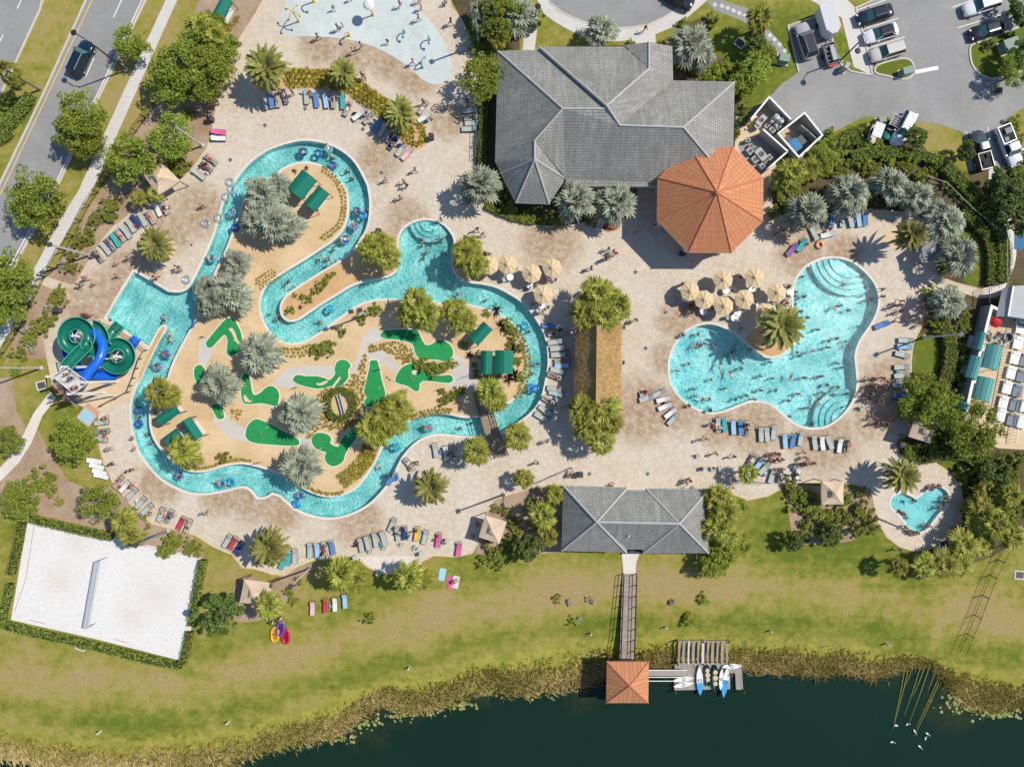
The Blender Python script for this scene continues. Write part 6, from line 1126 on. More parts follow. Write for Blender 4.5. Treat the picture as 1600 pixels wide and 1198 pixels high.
# ---- splash pad toys
def spray(px, py, col, h, label, kind):
    t = thing('water_toy', label, 'water toy', P(px, py, .03), rnd.uniform(0, 6)); mb = MB(); mb.tube((0,0,0), (0,0,h), .09, .08, 8); mb.lathe([(.22,0),(.2,.12),(.1,.15)], 10); mb.build('post', col, t)
    mb = MB()
    if kind == 'disc': mb.lathe([(0,h+.25),(.5,h+.12),(.72,h-.1),(.66,h-.1),(.4,h+.05)], 18)
    elif kind == 'arms':
        for k in range(4): a = k*1.57; mb.path([(0,0,h), (math.cos(a)*.5, math.sin(a)*.5, h+.2), (math.cos(a)*1.0, math.sin(a)*1.0, h-.1)], .06, 6); mb.lathe([(0,.15),(.18,0),(0,-.15)], 8, (math.cos(a)*1.0, math.sin(a)*1.0, h-.2))
    else: mb.path([(0,0,h), (.3,0,h+.4), (.8,0,h+.3), (1.0,0,h-.1)], .08, 8); mb.lathe([(0,.1),(.2,0),(.12,-.12)], 10, (1.0,0,h-.1))
    mb.build('sprayer', col if kind != 'disc' else 'off_white', t)
mustard = simple('mustard', (.62,.42,.08), .5); M['mustard'] = mustard; M['toy_blue'] = simple('toy_blue', (.15,.36,.48), .5)
spray(467,34,'mustard',2.6,'yellow water toy with four drooping arms on the splash pad','arms'); spray(491,3,'mustard',2.0,'yellow spout post at the top edge of the splash pad','spout'); spray(583,24,'mustard',2.8,'yellow post holding a pale round spray canopy','disc'); spray(546,56,'mustard',1.0,'short yellow spout at the near rim of the splash pad','spout'); spray(671,62,'toy_blue',1.2,'curled blue spout on the wide part of the splash pad','spout'); spray(660,106,'toy_blue',1.2,'curled blue spout at the tip of the splash pad','spout'); spray(632,51,'toy_blue',.9,'low blue spout in the middle of the splash pad','spout')
# ---- odds and ends on the ground
for x, y in ((476.6,170),(414,196),(567,202),(596,270),(993,425),(1040,488),(1009,544),(921,740),(1012,740),(674,187),(593,362),(1082,690),(856,688),(360,250),(172,500)):
    o = thing('drain_cover', 'x', 'drain', P(x, y, .03), .7, 'dark drain grates in the paving'); mb = MB(); mb.box((0,0,.01), (.42,.42,.03)); mb.build('plate', 'steel_grey', o); mb = MB()
    for k in range(4): mb.box((-.15+k*.1,0,.03), (.04,.36,.015))
    mb.build('grate', 'black_metal', o); reg(o, 'dark square drain grate in the paving', x, y)
def bin_(px, py, label):
    t = thing('litter_bin', label, 'bin', P(px, py, .03)); mb = MB(); mb.box((0,0,.5), (.6,.6,1.0)); mb.build('body', 'bin_brown', t); mb = MB(); mb.box((0,0,1.04), (.68,.68,.1)); mb.box((0,0,1.12), (.4,.4,.08)); mb.build('lid', 'dark_metal', t); reg(t, label, px, py)
for x, y in ((675,216),(593,363),(1065,397),(906,740),(95,485),(1405,694),(332,188)): bin_(x, y, 'dark brown litter bin on the deck')
def cabinet(px, py, L, W, h, ang, mat, label):
    t = thing('utility_box', label, 'utility box', G(px, py, .02), D2R(ang)); mb = MB(); mb.box((0,0,h/2+.08), (L,W,h)); mb.build('case', mat, t); mb = MB(); mb.box((0,0,.05), (L+.3,W+.3,.1)); mb.build('plinth', 'concrete', t); mb = MB(); mb.box((0,-W/2-.01,h*.5), (L*.9,.03,h*.8)); mb.build('door', mat, t)
cabinet(1413,115,1.4,.9,1.1,15,'transformer_green','pale green utility box on the small kerb island'); cabinet(1572,75,1.9,1.5,1.2,20,'transformer_green','big pale green transformer in the shaded parking island'); cabinet(1222,95,1.3,1.0,1.0,-10,'transformer_green','pale green utility box on the lawn by the trailer bay'); cabinet(1374,190,.9,.8,.9,15,'transformer_green','small grey-green box beside the utility cart'); cabinet(1317,109,.8,.5,1.3,60,'hvac_grey','dark sloping sign box at the kerb corner'); cabinet(1489,847,1.1,.8,.6,-20,'hvac_grey','grey box in the shrubs by the kiddie pool')
def manhole(px, py, ang, label):
    t = thing('access_hatch', label, 'hatch', G(px, py, .02), D2R(ang)); mb = MB(); mb.ribbon([(-.6,-.5,0),(.6,-.5,0),(.6,.5,0),(-.6,.5,0)], .16, 0, .05, True); mb.build('frame', 'concrete', t); mb = MB(); mb.box((0,0,.02), (1.0,.8,.03)); mb.build('lid', 'bin_brown', t)
manhole(1156,68,-40,'brown hatch in a pale frame on the clubhouse lawn'); manhole(65,602,15,'brown hatch in a pale frame beside the slide path'); manhole(1593,898,-5,'grey hatch in a pale frame at the lawn edge'); manhole(127,1009,-20,'brown hatch behind the sand court hedge')
t = thing('white_model', 'white model aeroplane-like bench inside the oval ring hedge', 'ornament', P(534,631,.04), D2R(-75)); t['label'] = 'pale weathered bench inside the oval ring hedge'; t['category'] = 'bench'; t.name = 'garden_bench'
mb = MB(); mb.box((0,.0,.45), (2.6,.5,.08)); mb.build('seat', 'light_daybed', t); mb = MB(); mb.box((0,.28,.75), (2.6,.07,.5), 0); mb.build('backrest', 'alu', t)
for sx_ in (-1.0,1.0): mb = MB(); mb.box((sx_,0,.22), (.12,.45,.42)); mb.build('leg', 'alu', t)
for x, y, an, lab in ((728,588,20,'dark golf sign board by the bridge path'),(515,665,20,'dark golf sign board by the ring hedge'),(405,722,15,'dark sign board at the river edge under a silver palm'),(307,507,55,'blue board at the river edge by the silver palms'),(593,577,10,'slim golf sign beside the bell shaped green'),(688,607,20,'slim golf sign below the broad green'),(462,606,20,'slim golf sign by the hooked green'),(318,527,20,'slim golf sign above the bent green')):
    t = thing('sign_board', lab, 'sign', P(x, y, .04), D2R(an)); w_ = 1.0 if 'board' in lab else .45; mb = MB(); mb.box((0,0,.75), (w_,.06,.5), 0); mb.build('panel', 'slide_blue' if 'blue' in lab else 'dark_metal', t)
    for sx_ in (-.4*w_,.4*w_): mb = MB(); mb.box((sx_,.0,.3), (.06,.05,.6)); mb.build('leg', 'dark_wood', t)
for x, y in ((550,1146),(158,1141),(358,1126),(640,1041),(923,988),(1040,978),(1385,1004),(1203,984)):
    t = thing('marker_post', 'x', 'post', G(x, y), 0, 'short pale marker posts on the bank'); mb = MB(); mb.box((0,0,.45), (.16,.16,.9)); mb.build('shaft', 'off_white', t); mb = MB(); mb.lathe([(.13,.9),(0,1.0)], 4); mb.build('cap', 'off_white', t); reg(t, 'short pale marker post on the marsh bank', x, y)
STK = [((1414,1040),(1395,1140)),((1420,1040),(1398,1128)),((1426,1041),(1412,1075)),((1440,1033),(1413,1118)),((1445,1040),(1426,1088)),((1452,1040),(1421,1128)),((1461,1047),(1450,1078)),((1463,1065),(1432,1135)),((1466,1068),(1428,1150))]
for a, b in STK:
    A_, B_ = P(*a, LAKE_Z+.12), P(*b, LAKE_Z-.02); t = thing('floating_cane', 'x', 'cane', A_, 0, 'yellow canes lying in the lake'); mb = MB(); mb.path([Vector((0,0,0)), (B_-A_)*.5+Vector((.05,0,.0)), B_-A_], [.085,.07,.03], 6); mb.build('stem', 'stick_yellow', t); reg(t, f'{"long" if (B_-A_).length > 6 else "short"} thin yellow cane lying in the lake by the fence', *a)
DK = [(1399,1132),(1417,1130),(1428,1141),(1448,1145),(1445,1152),(1393,1158),(1436,1165)]
for x, y in DK:
    t = thing('white_bird', 'x', 'bird', P(x, y, LAKE_Z), rnd.uniform(0, 6.28), 'white water birds on the lake'); mb = MB(); mb.path([(-.3,0,.14),(-.18,0,.12),(0,0,.1),(.14,0,.12),(.2,0,.22),(.22,0,.34),(.27,0,.38),(.36,0,.36)], [.02,.09,.13,.10,.05,.04,.05,.015], 10); mb.build('body', 'duck_white', t, True); mb = MB(); mb.path([(.33,0,.365),(.41,0,.35)], [.02,.008], 6); mb.build('beak', 'mustard', t); reg(t, 'white water bird floating on the dark lake', x, y)
LM.append(('yellow canes',1425,1060)); LM.append(('marsh fence',1520,960)); LM.append(('lower sand court corner',285,1035)); LM.append(('shoreline lily pads',840,1070)); LM.append(('lakeside lawn palms',540,900))
# ================================================================ VEHICLES
def hull(mb, st, mi=0):
    """loft of (x, half width, z low, z shoulder, z deck) stations with rounded shoulders"""
    rings = []
    for x, w, zl, zs, zt in st:
        rings.append([(x,-w*.94,zl),(x,-w,(zl+zs)*.5),(x,-w*.97,zs),(x,-w*.82,zt),(x,0,zt+.025),(x,w*.82,zt),(x,w*.97,zs),(x,w,(zl+zs)*.5),(x,w*.94,zl)])
    n = 9; vs = [p for r_ in rings for p in r_]; fs = [(i*n+k, (i+1)*n+k, (i+1)*n+(k+1) % n, i*n+(k+1) % n) for i in range(len(st)-1) for k in range(n)]
    fs += [tuple(range(n-1, -1, -1)), tuple(range((len(st)-1)*n, len(st)*n))]; mb.add(vs, fs, mi)
def car(px, py, ang, kind, col, label, roofcol=None, L=4.7, W=1.85):
    p = P(px, py, .7); t = thing('parked_car' if py < 300 and px > 500 else 'car', label, {'pickup':'pickup truck'}.get(kind, 'car'), Vector((p.x, p.y, .02)), D2R(ang), 'cars round the resort'); h, w = L/2, W/2
    tall = kind in ('suv', 'pickup'); zs = .92 if tall else .78; zh = 1.02 if tall else .86; zr = 1.72 if tall else 1.42
    st = [(-h,w*.60,.42,.62,.66),(-h+.06,w*.80,.34,zs-.12,zh-.10),(-h+.2,w*.93,.28,zs-.04,zh-.03),(-h+.55,w*.99,.24,zs,zh),(-h*.3,w,.22,zs,zh),(h*.35,w,.22,zs,zh-.01),(h*.62,w*.98,.24,zs-.06,zh-.05),(h-.42,w*.93,.27,zs-.14,zh-.12),(h-.18,w*.82,.3,zs-.22,zh-.22),(h-.05,w*.66,.36,zs-.3,zh-.32),(h,w*.48,.42,.52,.55)]
    mb = MB(); hull(mb, st); b = mb.build('body', 'car_paint', t, True); b.color = (*col, 1)
    if kind == 'pickup': x0, x1, x2, x3 = -.35, -.05, .75, 1.35
    elif kind == 'suv': x0, x1, x2, x3 = -h+.12, -h+.5, .35, 1.05
    else: x0, x1, x2, x3 = -h+.55, -h+1.25, .25, 1.05
    wb, wr = w*.88, w*.70
    vs = [(x0,-wb,zh-.02),(x0,wb,zh-.02),(x3,wb,zh-.02),(x3,-wb,zh-.02),(x1,-wr,zr-.05),(x1,wr,zr-.05),(x2,wr,zr-.05),(x2,-wr,zr-.05)]
    mb = MB(); mb.add(vs, [(0,1,5,4)]); mb.build('rear_window', 'glass_dark', t); mb = MB(); mb.add(vs, [(2,3,7,6)]); mb.build('windscreen', 'windscreen', t)
    for f in ((1,2,6,5),(3,0,4,7)): mb = MB(); mb.add(vs, [f]); mb.build('side_window', 'glass_dark', t)
    mb = MB(); k = 1.03; n = 10; rr = []
    for x in np.linspace(x1-.06, x2+.06, 6): rr += [(x, wr*k*u_, zr-.08+.08*(1-abs(u_)**8)) for u_ in np.linspace(-1, 1, n+1)]
    mb.add(rr, [(i*(n+1)+j, (i+1)*(n+1)+j, (i+1)*(n+1)+j+1, i*(n+1)+j+1) for i in range(5) for j in range(n)]); rf = mb.build('roof', 'car_paint', t, False); rf.color = (*(roofcol or col), 1)
    for a, c in ((4,0),(5,1),(6,2),(7,3)): mb = MB(); mb.path([vs[c], vs[a]], .045, 6); o = mb.build('pillar', 'car_paint', t); o.color = (*col, 1)
    for sx_ in (-h*.62, h*.62):
        for sy_ in (-1, 1):
            mb = MB(); mb.tube((sx_, sy_*(w-.2), .33), (sx_, sy_*(w+.01), .33), .33, .33, 16); wh = mb.build('wheel', 'tyre', t); mb = MB(); mb.tube((sx_, sy_*(w-.0), .33), (sx_, sy_*(w+.025), .33), .2, .18, 12); mb.build('rim', 'rim', wh)
    for sy_ in (-1, 1):
        mb = MB(); mb.box((h-.2, sy_*w*.62, .66), (.16,.3,.12), -sy_*.5); mb.build('headlight', 'lamp_glass', t); mb = MB(); mb.box((-h+.10, sy_*w*.66, .74), (.1,.26,.16)); mb.build('tail_light', 'red_plastic', t); mb = MB(); mb.box((x3-.28, sy_*(w+.1), zh+.06), (.14,.2,.12)); o = mb.build('mirror', 'car_paint', t); o.color = (*col, 1)
    if kind == 'pickup':
        mb = MB(); mb.prism([(-h+.14,-w*.76),(-.45,-w*.76),(-.45,w*.76),(-h+.14,w*.76)], zh+.0, zh+.035); mb.build('bed_floor', 'tyre', t)
        mb = MB(); mb.box((-h+.9,.2,zh+.18), (.7,.8,.3)); mb.box((-.9,-.35,zh+.14), (.5,.5,.24)); mb.build('bed_load', 'tyre' if col[0] < .3 else 'steel_grey', t)
        mb = MB(); mb.ribbon([(-.42,-w*.86,zh),(-h+.1,-w*.86,zh),(-h+.1,w*.86,zh),(-.42,w*.86,zh)], .09, -.02, .2, True); o = mb.build('bed_rail', 'car_paint', t); o.color = (*col, 1)
    if kind == 'suv':
        for sy_ in (-1, 1): mb = MB(); mb.path([(x1,sy_*wr*.85,zr+.07),(x2,sy_*wr*.85,zr+.07)], .025, 5); mb.build('roof_rail', 'alu', t)
    return t
t_ = NT('windscreen'); t_.bsdf((.05,.13,.13), .08, .6); M['windscreen'] = t_.m
K_, W_ = (.015,.017,.022), (.72,.73,.75)
car(127,91,65,'suv',(.006,.022,.04),'dark blue car driving along the road by the street lamp',None,4.8,1.95); car(1367,23,197,'sedan',(.012,.02,.035),'black sedan in the top bay by the concrete path',None,4.9); car(1377,52,197,'sedan',W_,'white car with a black roof between black and beige cars',(.02,.02,.025),4.6); car(1386,81,197,'suv',(.60,.56,.50),'beige white estate car next to the small kerb island',None,4.6)
car(1259,64,-72+180,'suv',(.40,.38,.38),'grey sport utility car in the bay beside the white box trailer',(.05,.05,.055),4.8,1.95); car(1533,9,197,'suv',W_,'white car at the top bay with yellow bag near it',None,4.8); car(1543,47,197,'sedan',K_,'black sedan in the bay above the shaded transformer',None,4.7); car(1411,202,243,'suv',(.76,.77,.78),'white car nosing under a small dark tree',None,4.8)
car(1533,235,105,'pickup',(.055,.06,.065),'dark grey pickup with a white-rimmed bed',None,5.3,1.95); car(1577,228,-68,'pickup',(.70,.74,.80),'white pickup with a loaded bed parked beside the dark pickup',None,5.5,2.0); car(1058,-4,150,'sedan',K_,'black car partly out of view on the circular driveway',None,4.6)
tr = thing('box_trailer', 'white enclosed box trailer with a wedge nose', 'trailer', P(1287,42,.0), D2R(-74)); mb = MB(); mb.prism([(-1.9,-.95),(1.2,-.95),(1.9,-.35),(1.9,.35),(1.2,.95),(-1.9,.95)], .45, 2.25); mb.build('body', 'white_paint', tr); mb = MB(); mb.prism([(-1.92,-.97),(1.22,-.97),(1.93,-.36),(1.93,.36),(1.22,.97),(-1.92,.97)], 2.25, 2.31); mb.build('roof', 'alu', tr); mb = MB(); mb.path([(1.8,0,.4),(2.7,0,.45)], .07, 6); mb.build('tow_bar', 'dark_metal', tr)
for sy_ in (-1,1): mb = MB(); mb.tube((-.2,sy_*.8,.33),(-.2,sy_*1.02,.33),.33,.33,14); mb.build('wheel', 'tyre', tr)
tr = thing('open_trailer', 'small open trailer piled with grey gear behind the box trailer', 'trailer', P(1294,88,.0), D2R(-74)); mb = MB(); mb.box((0,0,.5), (2.6,1.5,.12)); mb.build('bed', 'dark_metal', tr); mb = MB(); mb.ribbon([(-1.3,-.75,.5),(1.3,-.75,.5),(1.3,.75,.5),(-1.3,.75,.5)], .08, 0, .45, True); mb.build('side_rail', 'steel_grey', tr); mb = MB(); mb.box((.3,.3,.8), (1.5,.6,.5)); mb.box((-.7,.35,.75), (.6,.5,.4)); mb.build('cargo', 'hvac_grey', tr)
for k in range(4): mb = MB(); mb.path([(-1+k*.6,-.1,.6),(-1+k*.6+.1,-.6,.95)], .06, 6); mb.build('frame_bar', 'grey_metal', tr)
mb = MB(); mb.box((1.5,0,.6), (.25,1.2,.2)); mb.build('light_bar', 'red_plastic', tr)
for sy_ in (-1,1): mb = MB(); mb.tube((0,sy_*.8,.3),(0,sy_*1.0,.3),.3,.3,14); mb.build('wheel', 'tyre', tr)
def cart(px, py, ang, roof, label, bed):
    t = thing('golf_cart', label, 'golf cart', P(px, py, .02), D2R(ang)); mb = MB(); hull(mb, [(-1.2,.5,.3,.5,.55),(-1.0,.58,.25,.6,.66),(-.2,.6,.22,.4,.46),(.5,.6,.22,.4,.46),(.9,.58,.25,.7,.78),(1.25,.45,.3,.55,.6)]); b = mb.build('body', 'car_paint', t, True); b.color = (*((.02,.16,.12) if bed else (.6,.56,.48)), 1)
    mb = MB(); mb.box((-.1,0,.72), (.5,1.05,.16)); mb.box((-.36,0,1.0), (.12,1.05,.5)); mb.build('seat', 'dark_metal', t)
    if bed:
        mb = MB(); mb.box((-1.15,0,.8), (1.5,1.25,.08)); mb.build('bed_floor', 'dark_metal', t); mb = MB(); mb.ribbon([(-1.9,-.62,.8),(-.42,-.62,.8),(-.42,.62,.8),(-1.9,.62,.8)], .07, 0, .3, True); mb.build('bed_rail', 'off_white', t)
        for k in range(5): mb = MB(); mb.box((-1.75+k*.3,0,.9), (.1,1.0,.08)); mb.build('rack_bar', 'hvac_grey', t)
    else:
        mb = MB(); mb.box((-.05,0,1.85), (1.9,1.25,.08)); mb.build('canopy', 'off_white', t)
        for a in (-.9,.75):
            for b_ in (-.55,.55): mb = MB(); mb.tube((a,b_,.5),(a,b_,1.83),.03,.03,5); mb.build('post', 'dark_metal', t)
    for a in (-.85,.8):
        for b_ in (-1,1): mb = MB(); mb.tube((a,b_*.5,.24),(a,b_*.66,.24),.24,.24,12); mb.build('wheel', 'tyre', t)
cart(1388,206,243,None,'green utility cart with a slatted open bed beside the white car',True); cart(1362,211,250,1,'golf cart with a beige roof beside the green utility cart',False)
# ================================================================ FURNITURE
def lounger_proto():
    t = bpy.data.objects.new('sun_lounger', None); COL.objects.link(t); L, W, B = 1.95, .66, -.18      # head towards +x
    mb = MB()
    for s in (-1,1): mb.path([(-L/2,s*W/2,.33),(L/2,s*W/2,.33)], .028, 6)
    mb.path([(-L/2,-W/2,.33),(-L/2,W/2,.33)], .028, 6); mb.path([(L/2,-W/2,.33),(L/2,W/2,.33)], .028, 6); mb.build('frame', 'dark_metal', t)
    mb = MB(); mb.box((-L*.19,0,.35), (L*.61,W*.92,.025)); mb.build('seat', 'grey_sling', t)
    mb = MB(); mb.box((L*.12+.31,0,.50), (.72,W*.92,.025), 0, 0, -.42); mb.build('backrest', 'grey_sling', t)
    for a in (-.8,.6):
        for s in (-1,1): mb = MB(); mb.tube((a,s*W*.46,0),(a*1.02,s*W*.46,.33),.022,.022,6); mb.build('leg', 'dark_metal', t)
    return t
LP_ = lounger_proto(); LUSED = [0]; TOWELC = {'r':(.55,.05,.06),'b':(.10,.24,.52),'w':(.78,.77,.74),'p':(.75,.12,.32),'y':(.80,.50,.06),'t':(.05,.42,.40),'n':(.03,.05,.18),'g':(.35,.36,.36),'o':(.75,.25,.06),'v':(.28,.12,.40),'l':(.35,.55,.72),'k':(.03,.03,.035),'s':(.62,.12,.18)}
CN = {'r':'red','b':'blue','w':'white','p':'pink','y':'yellow','t':'teal','n':'navy','g':'grey','o':'orange','v':'purple','l':'pale blue','k':'black','s':'red striped'}
def towel_mesh():
    mb = MB(); n = 10; pts = [(-.92,.375),(-.5,.375),(0,.375),(.17,.385),(.5,.53),(.86,.69)]; vs = []
    for x, z in pts: vs += [(x, y, z+.012*math.sin(y*9+x*3)) for y in (-.29,-.1,.1,.29)]
    mb.add(vs, [(i*4+k, (i+1)*4+k, (i+1)*4+k+1, i*4+k+1) for i in range(5) for k in range(3)]); vs2 = [(x, y, z-.012) for x, y, z in vs]; mb.add(vs2, [(i*4+k+1, (i+1)*4+k+1, (i+1)*4+k, i*4+k) for i in range(5) for k in range(3)]); return mb
TW_ = towel_mesh().mesh('towel', 'cloth', True); TWS = towel_mesh().mesh('towel', 'striped_towel', True)
LIE = []
def lounger(px, py, ang, towel='', person=''):
    c = P(px, py, .3); loc = Vector((c.x, c.y, .03 if gz(px, py) > -.01 else gz(px, py))); a = D2R(ang+rnd.uniform(-5,5))
    if LUSED[0]: o = dup(LP_, loc, a)
    else: o = LP_; o.location = loc; o.rotation_euler = (0,0,a); LUSED[0] = 1
    tag(o, 'x', 'lounger', 'grey sling sun loungers'); nm = 'grey sling lounger' + (f' under a {CN[towel]} towel' if towel else '') + (' with someone on it' if person else '')
    reg(o, nm, px, py)
    if towel:
        w = thing('beach_towel', 'x', 'towel', loc+Vector((0,0,.004)), a, 'towels on sun loungers', TWS if towel == 's' else TW_); w.color = (*TOWELC[towel], 1); reg(w, f'{CN[towel]} towel spread on a sun lounger', px, py)
    if person: LIE.append((loc, a, person, px, py))
LD = {'00': "1365 825 175 p|1365 865 178 w|1318 995 140 . r|1288 1042 140 . r|1240 1088 140",
 '01': "55 640 100 .|95 630 98 b|135 625 97 . b|180 605 100 n k|315 605 95|375 625 100 b|435 630 98 l|480 630 97 . n|540 635 98 t|570 680 65 . w|640 720 40 w|705 735 50 . b|757 785 60 b|790 812 60|845 850 50 . k|857 892 55 n|905 935 50 .|942 962 45 s|1042 672 50 . w|1050 735 30 w|1330 690 2|1345 735 4 . k|1350 770 2|1330 806 0",
 '10': "612 398 130 . k|660 352 128|690 325 126 . b|722 300 124 t|752 270 124 . r|788 250 122|818 210 120|852 182 120 n|892 172 118|940 158 118 . r|985 110 118 w|1025 100 120 . k",
 '12': "235 835 0 b|270 885 4 . k|270 935 5|285 975 4|290 1015 4|312 1050 8 . k|312 1085 4 l|285 1115 -20|268 1148 -15 . r",
 '22': "265 30 -10|275 58 -15|230 105 -32 . k|205 165 -34|245 188 -32|182 205 -34|842 58 12 . r|840 90 10|915 58 25|945 95 20 w|955 140 26 w|990 180 44 w|1005 218 50|1285 252 96|1325 252 96 t|1380 268 96 l|1425 268 98 b|1465 272 96 . k|1553 312 92|1590 312 94|1495 470 55 . w|1540 500 50 l|1575 525 50",
 '23': "35 300 85|105 355 92 l|155 352 86 b|205 338 82|290 362 102|338 367 102 w|382 362 110|447 382 82 w|487 377 82 . k|25 572 75|75 568 82 . w|183 568 80 w|820 75 2 b|822 8 -2|1110 1020 25 n",
 '13': "460 172 98|515 175 104|565 172 98 l|605 165 96 b|398 178 75 b|288 262 -62|372 268 8 w|150 360 52 v|210 330 58 t|710 830 20 b|858 925 -5|850 965 -8 l|838 1015 -16|833 1092 0|833 1145 2|835 1192 0",
 '20': "635 240 2|640 295 4 t r|625 345 -4|592 478 168 w|607 512 165 w|625 548 160 w|635 572 160 w|740 608 45 . p|780 638 45 w|825 682 44|880 737 46|920 778 42|1006 812 70|1058 822 66 . b|1132 866 58 r|1175 882 64 . k|1420 977 62 |1455 990 60 r|1490 1020 55 n",
 '21': "1120 412 96|1185 430 95 w|1240 435 95 . n|955 502 -55 . w|848 585 52 b|337 1035 92|382 1035 92 l|428 1025 96 . r|476 1018 100 b|243 1072 86|205 1085 84 t|170 1110 70 t|655 1002 104|695 990 104|745 972 104|795 960 106|850 875 62|883 930 98|930 925 98 n|1005 932 82 y|1055 952 80|1140 970 84 p|1265 1027 82 p",
 '31': "350 210 85 s|432 195 92 r|490 185 92 w|552 165 98 l"}
for rg, txt in LD.items():
    for e_ in txt.split('|'):
        f = e_.split(); x, y = q(rg, float(f[0]), float(f[1])); tw = f[3] if len(f) > 3 and f[3] != '.' else ''; lounger(x, y, float(f[2]), tw, f[4] if len(f) > 4 else '')
# ---- parasols with tables and chairs
def parasol_proto():
    t = bpy.data.objects.new('parasol', None); COL.objects.link(t); n = 8; mb = MB(); top = Vector((0,0,2.75)); rim = [Vector((1.26*math.cos(k*math.pi/4+.2), 1.26*math.sin(k*math.pi/4+.2), 2.2)) for k in range(8)]
    for k in range(8):
        a, b = rim[k], rim[(k+1) % 8]; m_ = (a+b)/2+Vector((0,0,-.03)); a2, b2, m2 = top.lerp(a,.5), top.lerp(b,.5), top.lerp(m_,.5)-Vector((0,0,.05))
        mb.add([a,m_,b,a2,m2,b2,top], [(0,1,4,3),(1,2,5,4),(3,4,6),(4,5,6)]); mb.add([a,m_,b,b-Vector((0,0,.12)),m_-Vector((0,0,.12)),a-Vector((0,0,.12))], [(0,1,4,5),(1,2,3,4)])
    mb.build('canopy', 'parasol_canvas', t); mb = MB(); mb.add([Vector((.26*math.cos(k*math.pi/4), .26*math.sin(k*math.pi/4), 2.76)) for k in range(8)]+[(0,0,2.87)], [(k, (k+1) % 8, 8) for k in range(8)]); mb.build('vent_flap', 'parasol_canvas', t)
    mb = MB(); mb.tube((0,0,0),(0,0,2.78),.025,.025,8); mb.build('pole', 'dark_wood', t); mb = MB(); mb.lathe([(.3,0),(.28,.1),(.06,.14)], 14); mb.build('base', 'steel_grey', t)
    for k in range(8): mb = MB(); mb.path([top-Vector((0,0,.06)), rim[k]-Vector((0,0,.03))], .012, 4); mb.build('rib', 'dark_wood', t)
    return t
PP = parasol_proto()
for i, (x, y) in enumerate(((764,414),(793,413),(831,427),(863,418),(849,460),(1079,455),(1101,468),(1131,437),(1180,433),(1132,478),(1164,467),(1215,457),(1196,488))):
    c = P(x, y, 2.5); loc = Vector((c.x, c.y, .03)); o = dup(PP, loc, rnd.uniform(0,1)) if i else PP
    if not i: o.location = loc
    tag(o, 'x', 'parasol', 'beige octagonal parasols'); reg(o, 'beige eight-sided parasol', x, y)
def table_proto():
    t = bpy.data.objects.new('patio_table', None); COL.objects.link(t); mb = MB(); mb.lathe([(0,.72),(.45,.72),(.47,.70),(.45,.68)], 18); mb.build('tabletop', 'light_daybed', t)
    for k in range(4): a = k*1.57; mb = MB(); mb.tube((math.cos(a)*.1,math.sin(a)*.1,.68),(math.cos(a)*.4,math.sin(a)*.4,0),.025,.025,6); mb.build('leg', 'alu', t)
    return t
def chair_proto():
    t = bpy.data.objects.new('patio_chair', None); COL.objects.link(t); mb = MB(); mb.box((0,0,.43),(.48,.48,.03)); mb.build('seat','grey_sling',t); mb = MB(); mb.box((-.26,0,.70),(.03,.48,.5),0,0,-.15); mb.build('backrest','grey_sling',t)
    for a in (-1,1):
        for b in (-1,1): mb = MB(); mb.tube((a*.21,b*.22,0),(a*.21,b*.22,.43),.02,.02,5); mb.build('leg','light_daybed',t)
    for b in (-1,1): mb = MB(); mb.path([(-.22,b*.26,.62),(.2,b*.26,.62),(.22,b*.26,.43)],.02,5); mb.build('armrest','light_daybed',t)
    return t
TB, CH = table_proto(), chair_proto(); nT = nC = 0
def ptable(x, y):
    global nT
    loc = P(x, y, .03); o = dup(TB, loc) if nT else TB; o.location = loc; nT = 1; tag(o, 'x', 'table', 'round patio tables'); reg(o, 'small round white patio table', x, y)
def pchair(x, y, a):
    global nC
    loc = P(x, y, .03); o = dup(CH, loc, a) if nC else CH; o.location = loc; o.rotation_euler = (0,0,a); nC = 1; tag(o, 'x', 'chair', 'patio chairs'); reg(o, 'patio chair with pale arms', x, y)
for x, y in ((797,434),(828,448),(858,434),(846,478),(1068,467),(1097,487),(1132,455),(1172,452),(1145,497),(1184,478),(1232,459),(1150,490)): ptable(x, y); [pchair(x+9*math.cos(a), y+9*math.sin(a), -a+math.pi) for a in (rnd.uniform(0,6.28),) for a in (a, a+2.1+rnd.uniform(-.3,.3))]
for x, y in ((629,850),(602,855),(580,861),(660,863),(654,876),(650,854),(593,893),(557,869),(1100,731),(1113,732),(1125,731),(700,843),(690,847),(1090,712),(1232,762),(1345,640-2)): pchair(x, y, rnd.uniform(0,6.28))
for x, y in ((1556,528),(1564,520),(1549,530),(1546,524),(1560,536),(1568,540),(1536,515),(1542,516),(1540,509)): pchair(x, y, rnd.uniform(0,6.28))
t = thing('red_umbrella', 'small red parasol in the top corner of the spa terrace', 'parasol', P(1541,504,.03)); mb = MB(); mb.lathe([(0,2.3),(.5,2.15),(.8,1.95),(.76,1.95),(0,2.2)], 8); mb.build('canopy','red_plastic',t); mb = MB(); mb.tube((0,0,0),(0,0,2.25),.025,.025,6); mb.build('pole','alu',t); mb = MB(); mb.lathe([(.28,0),(.25,.1),(.05,.13)],12); mb.build('base','steel_grey',t)
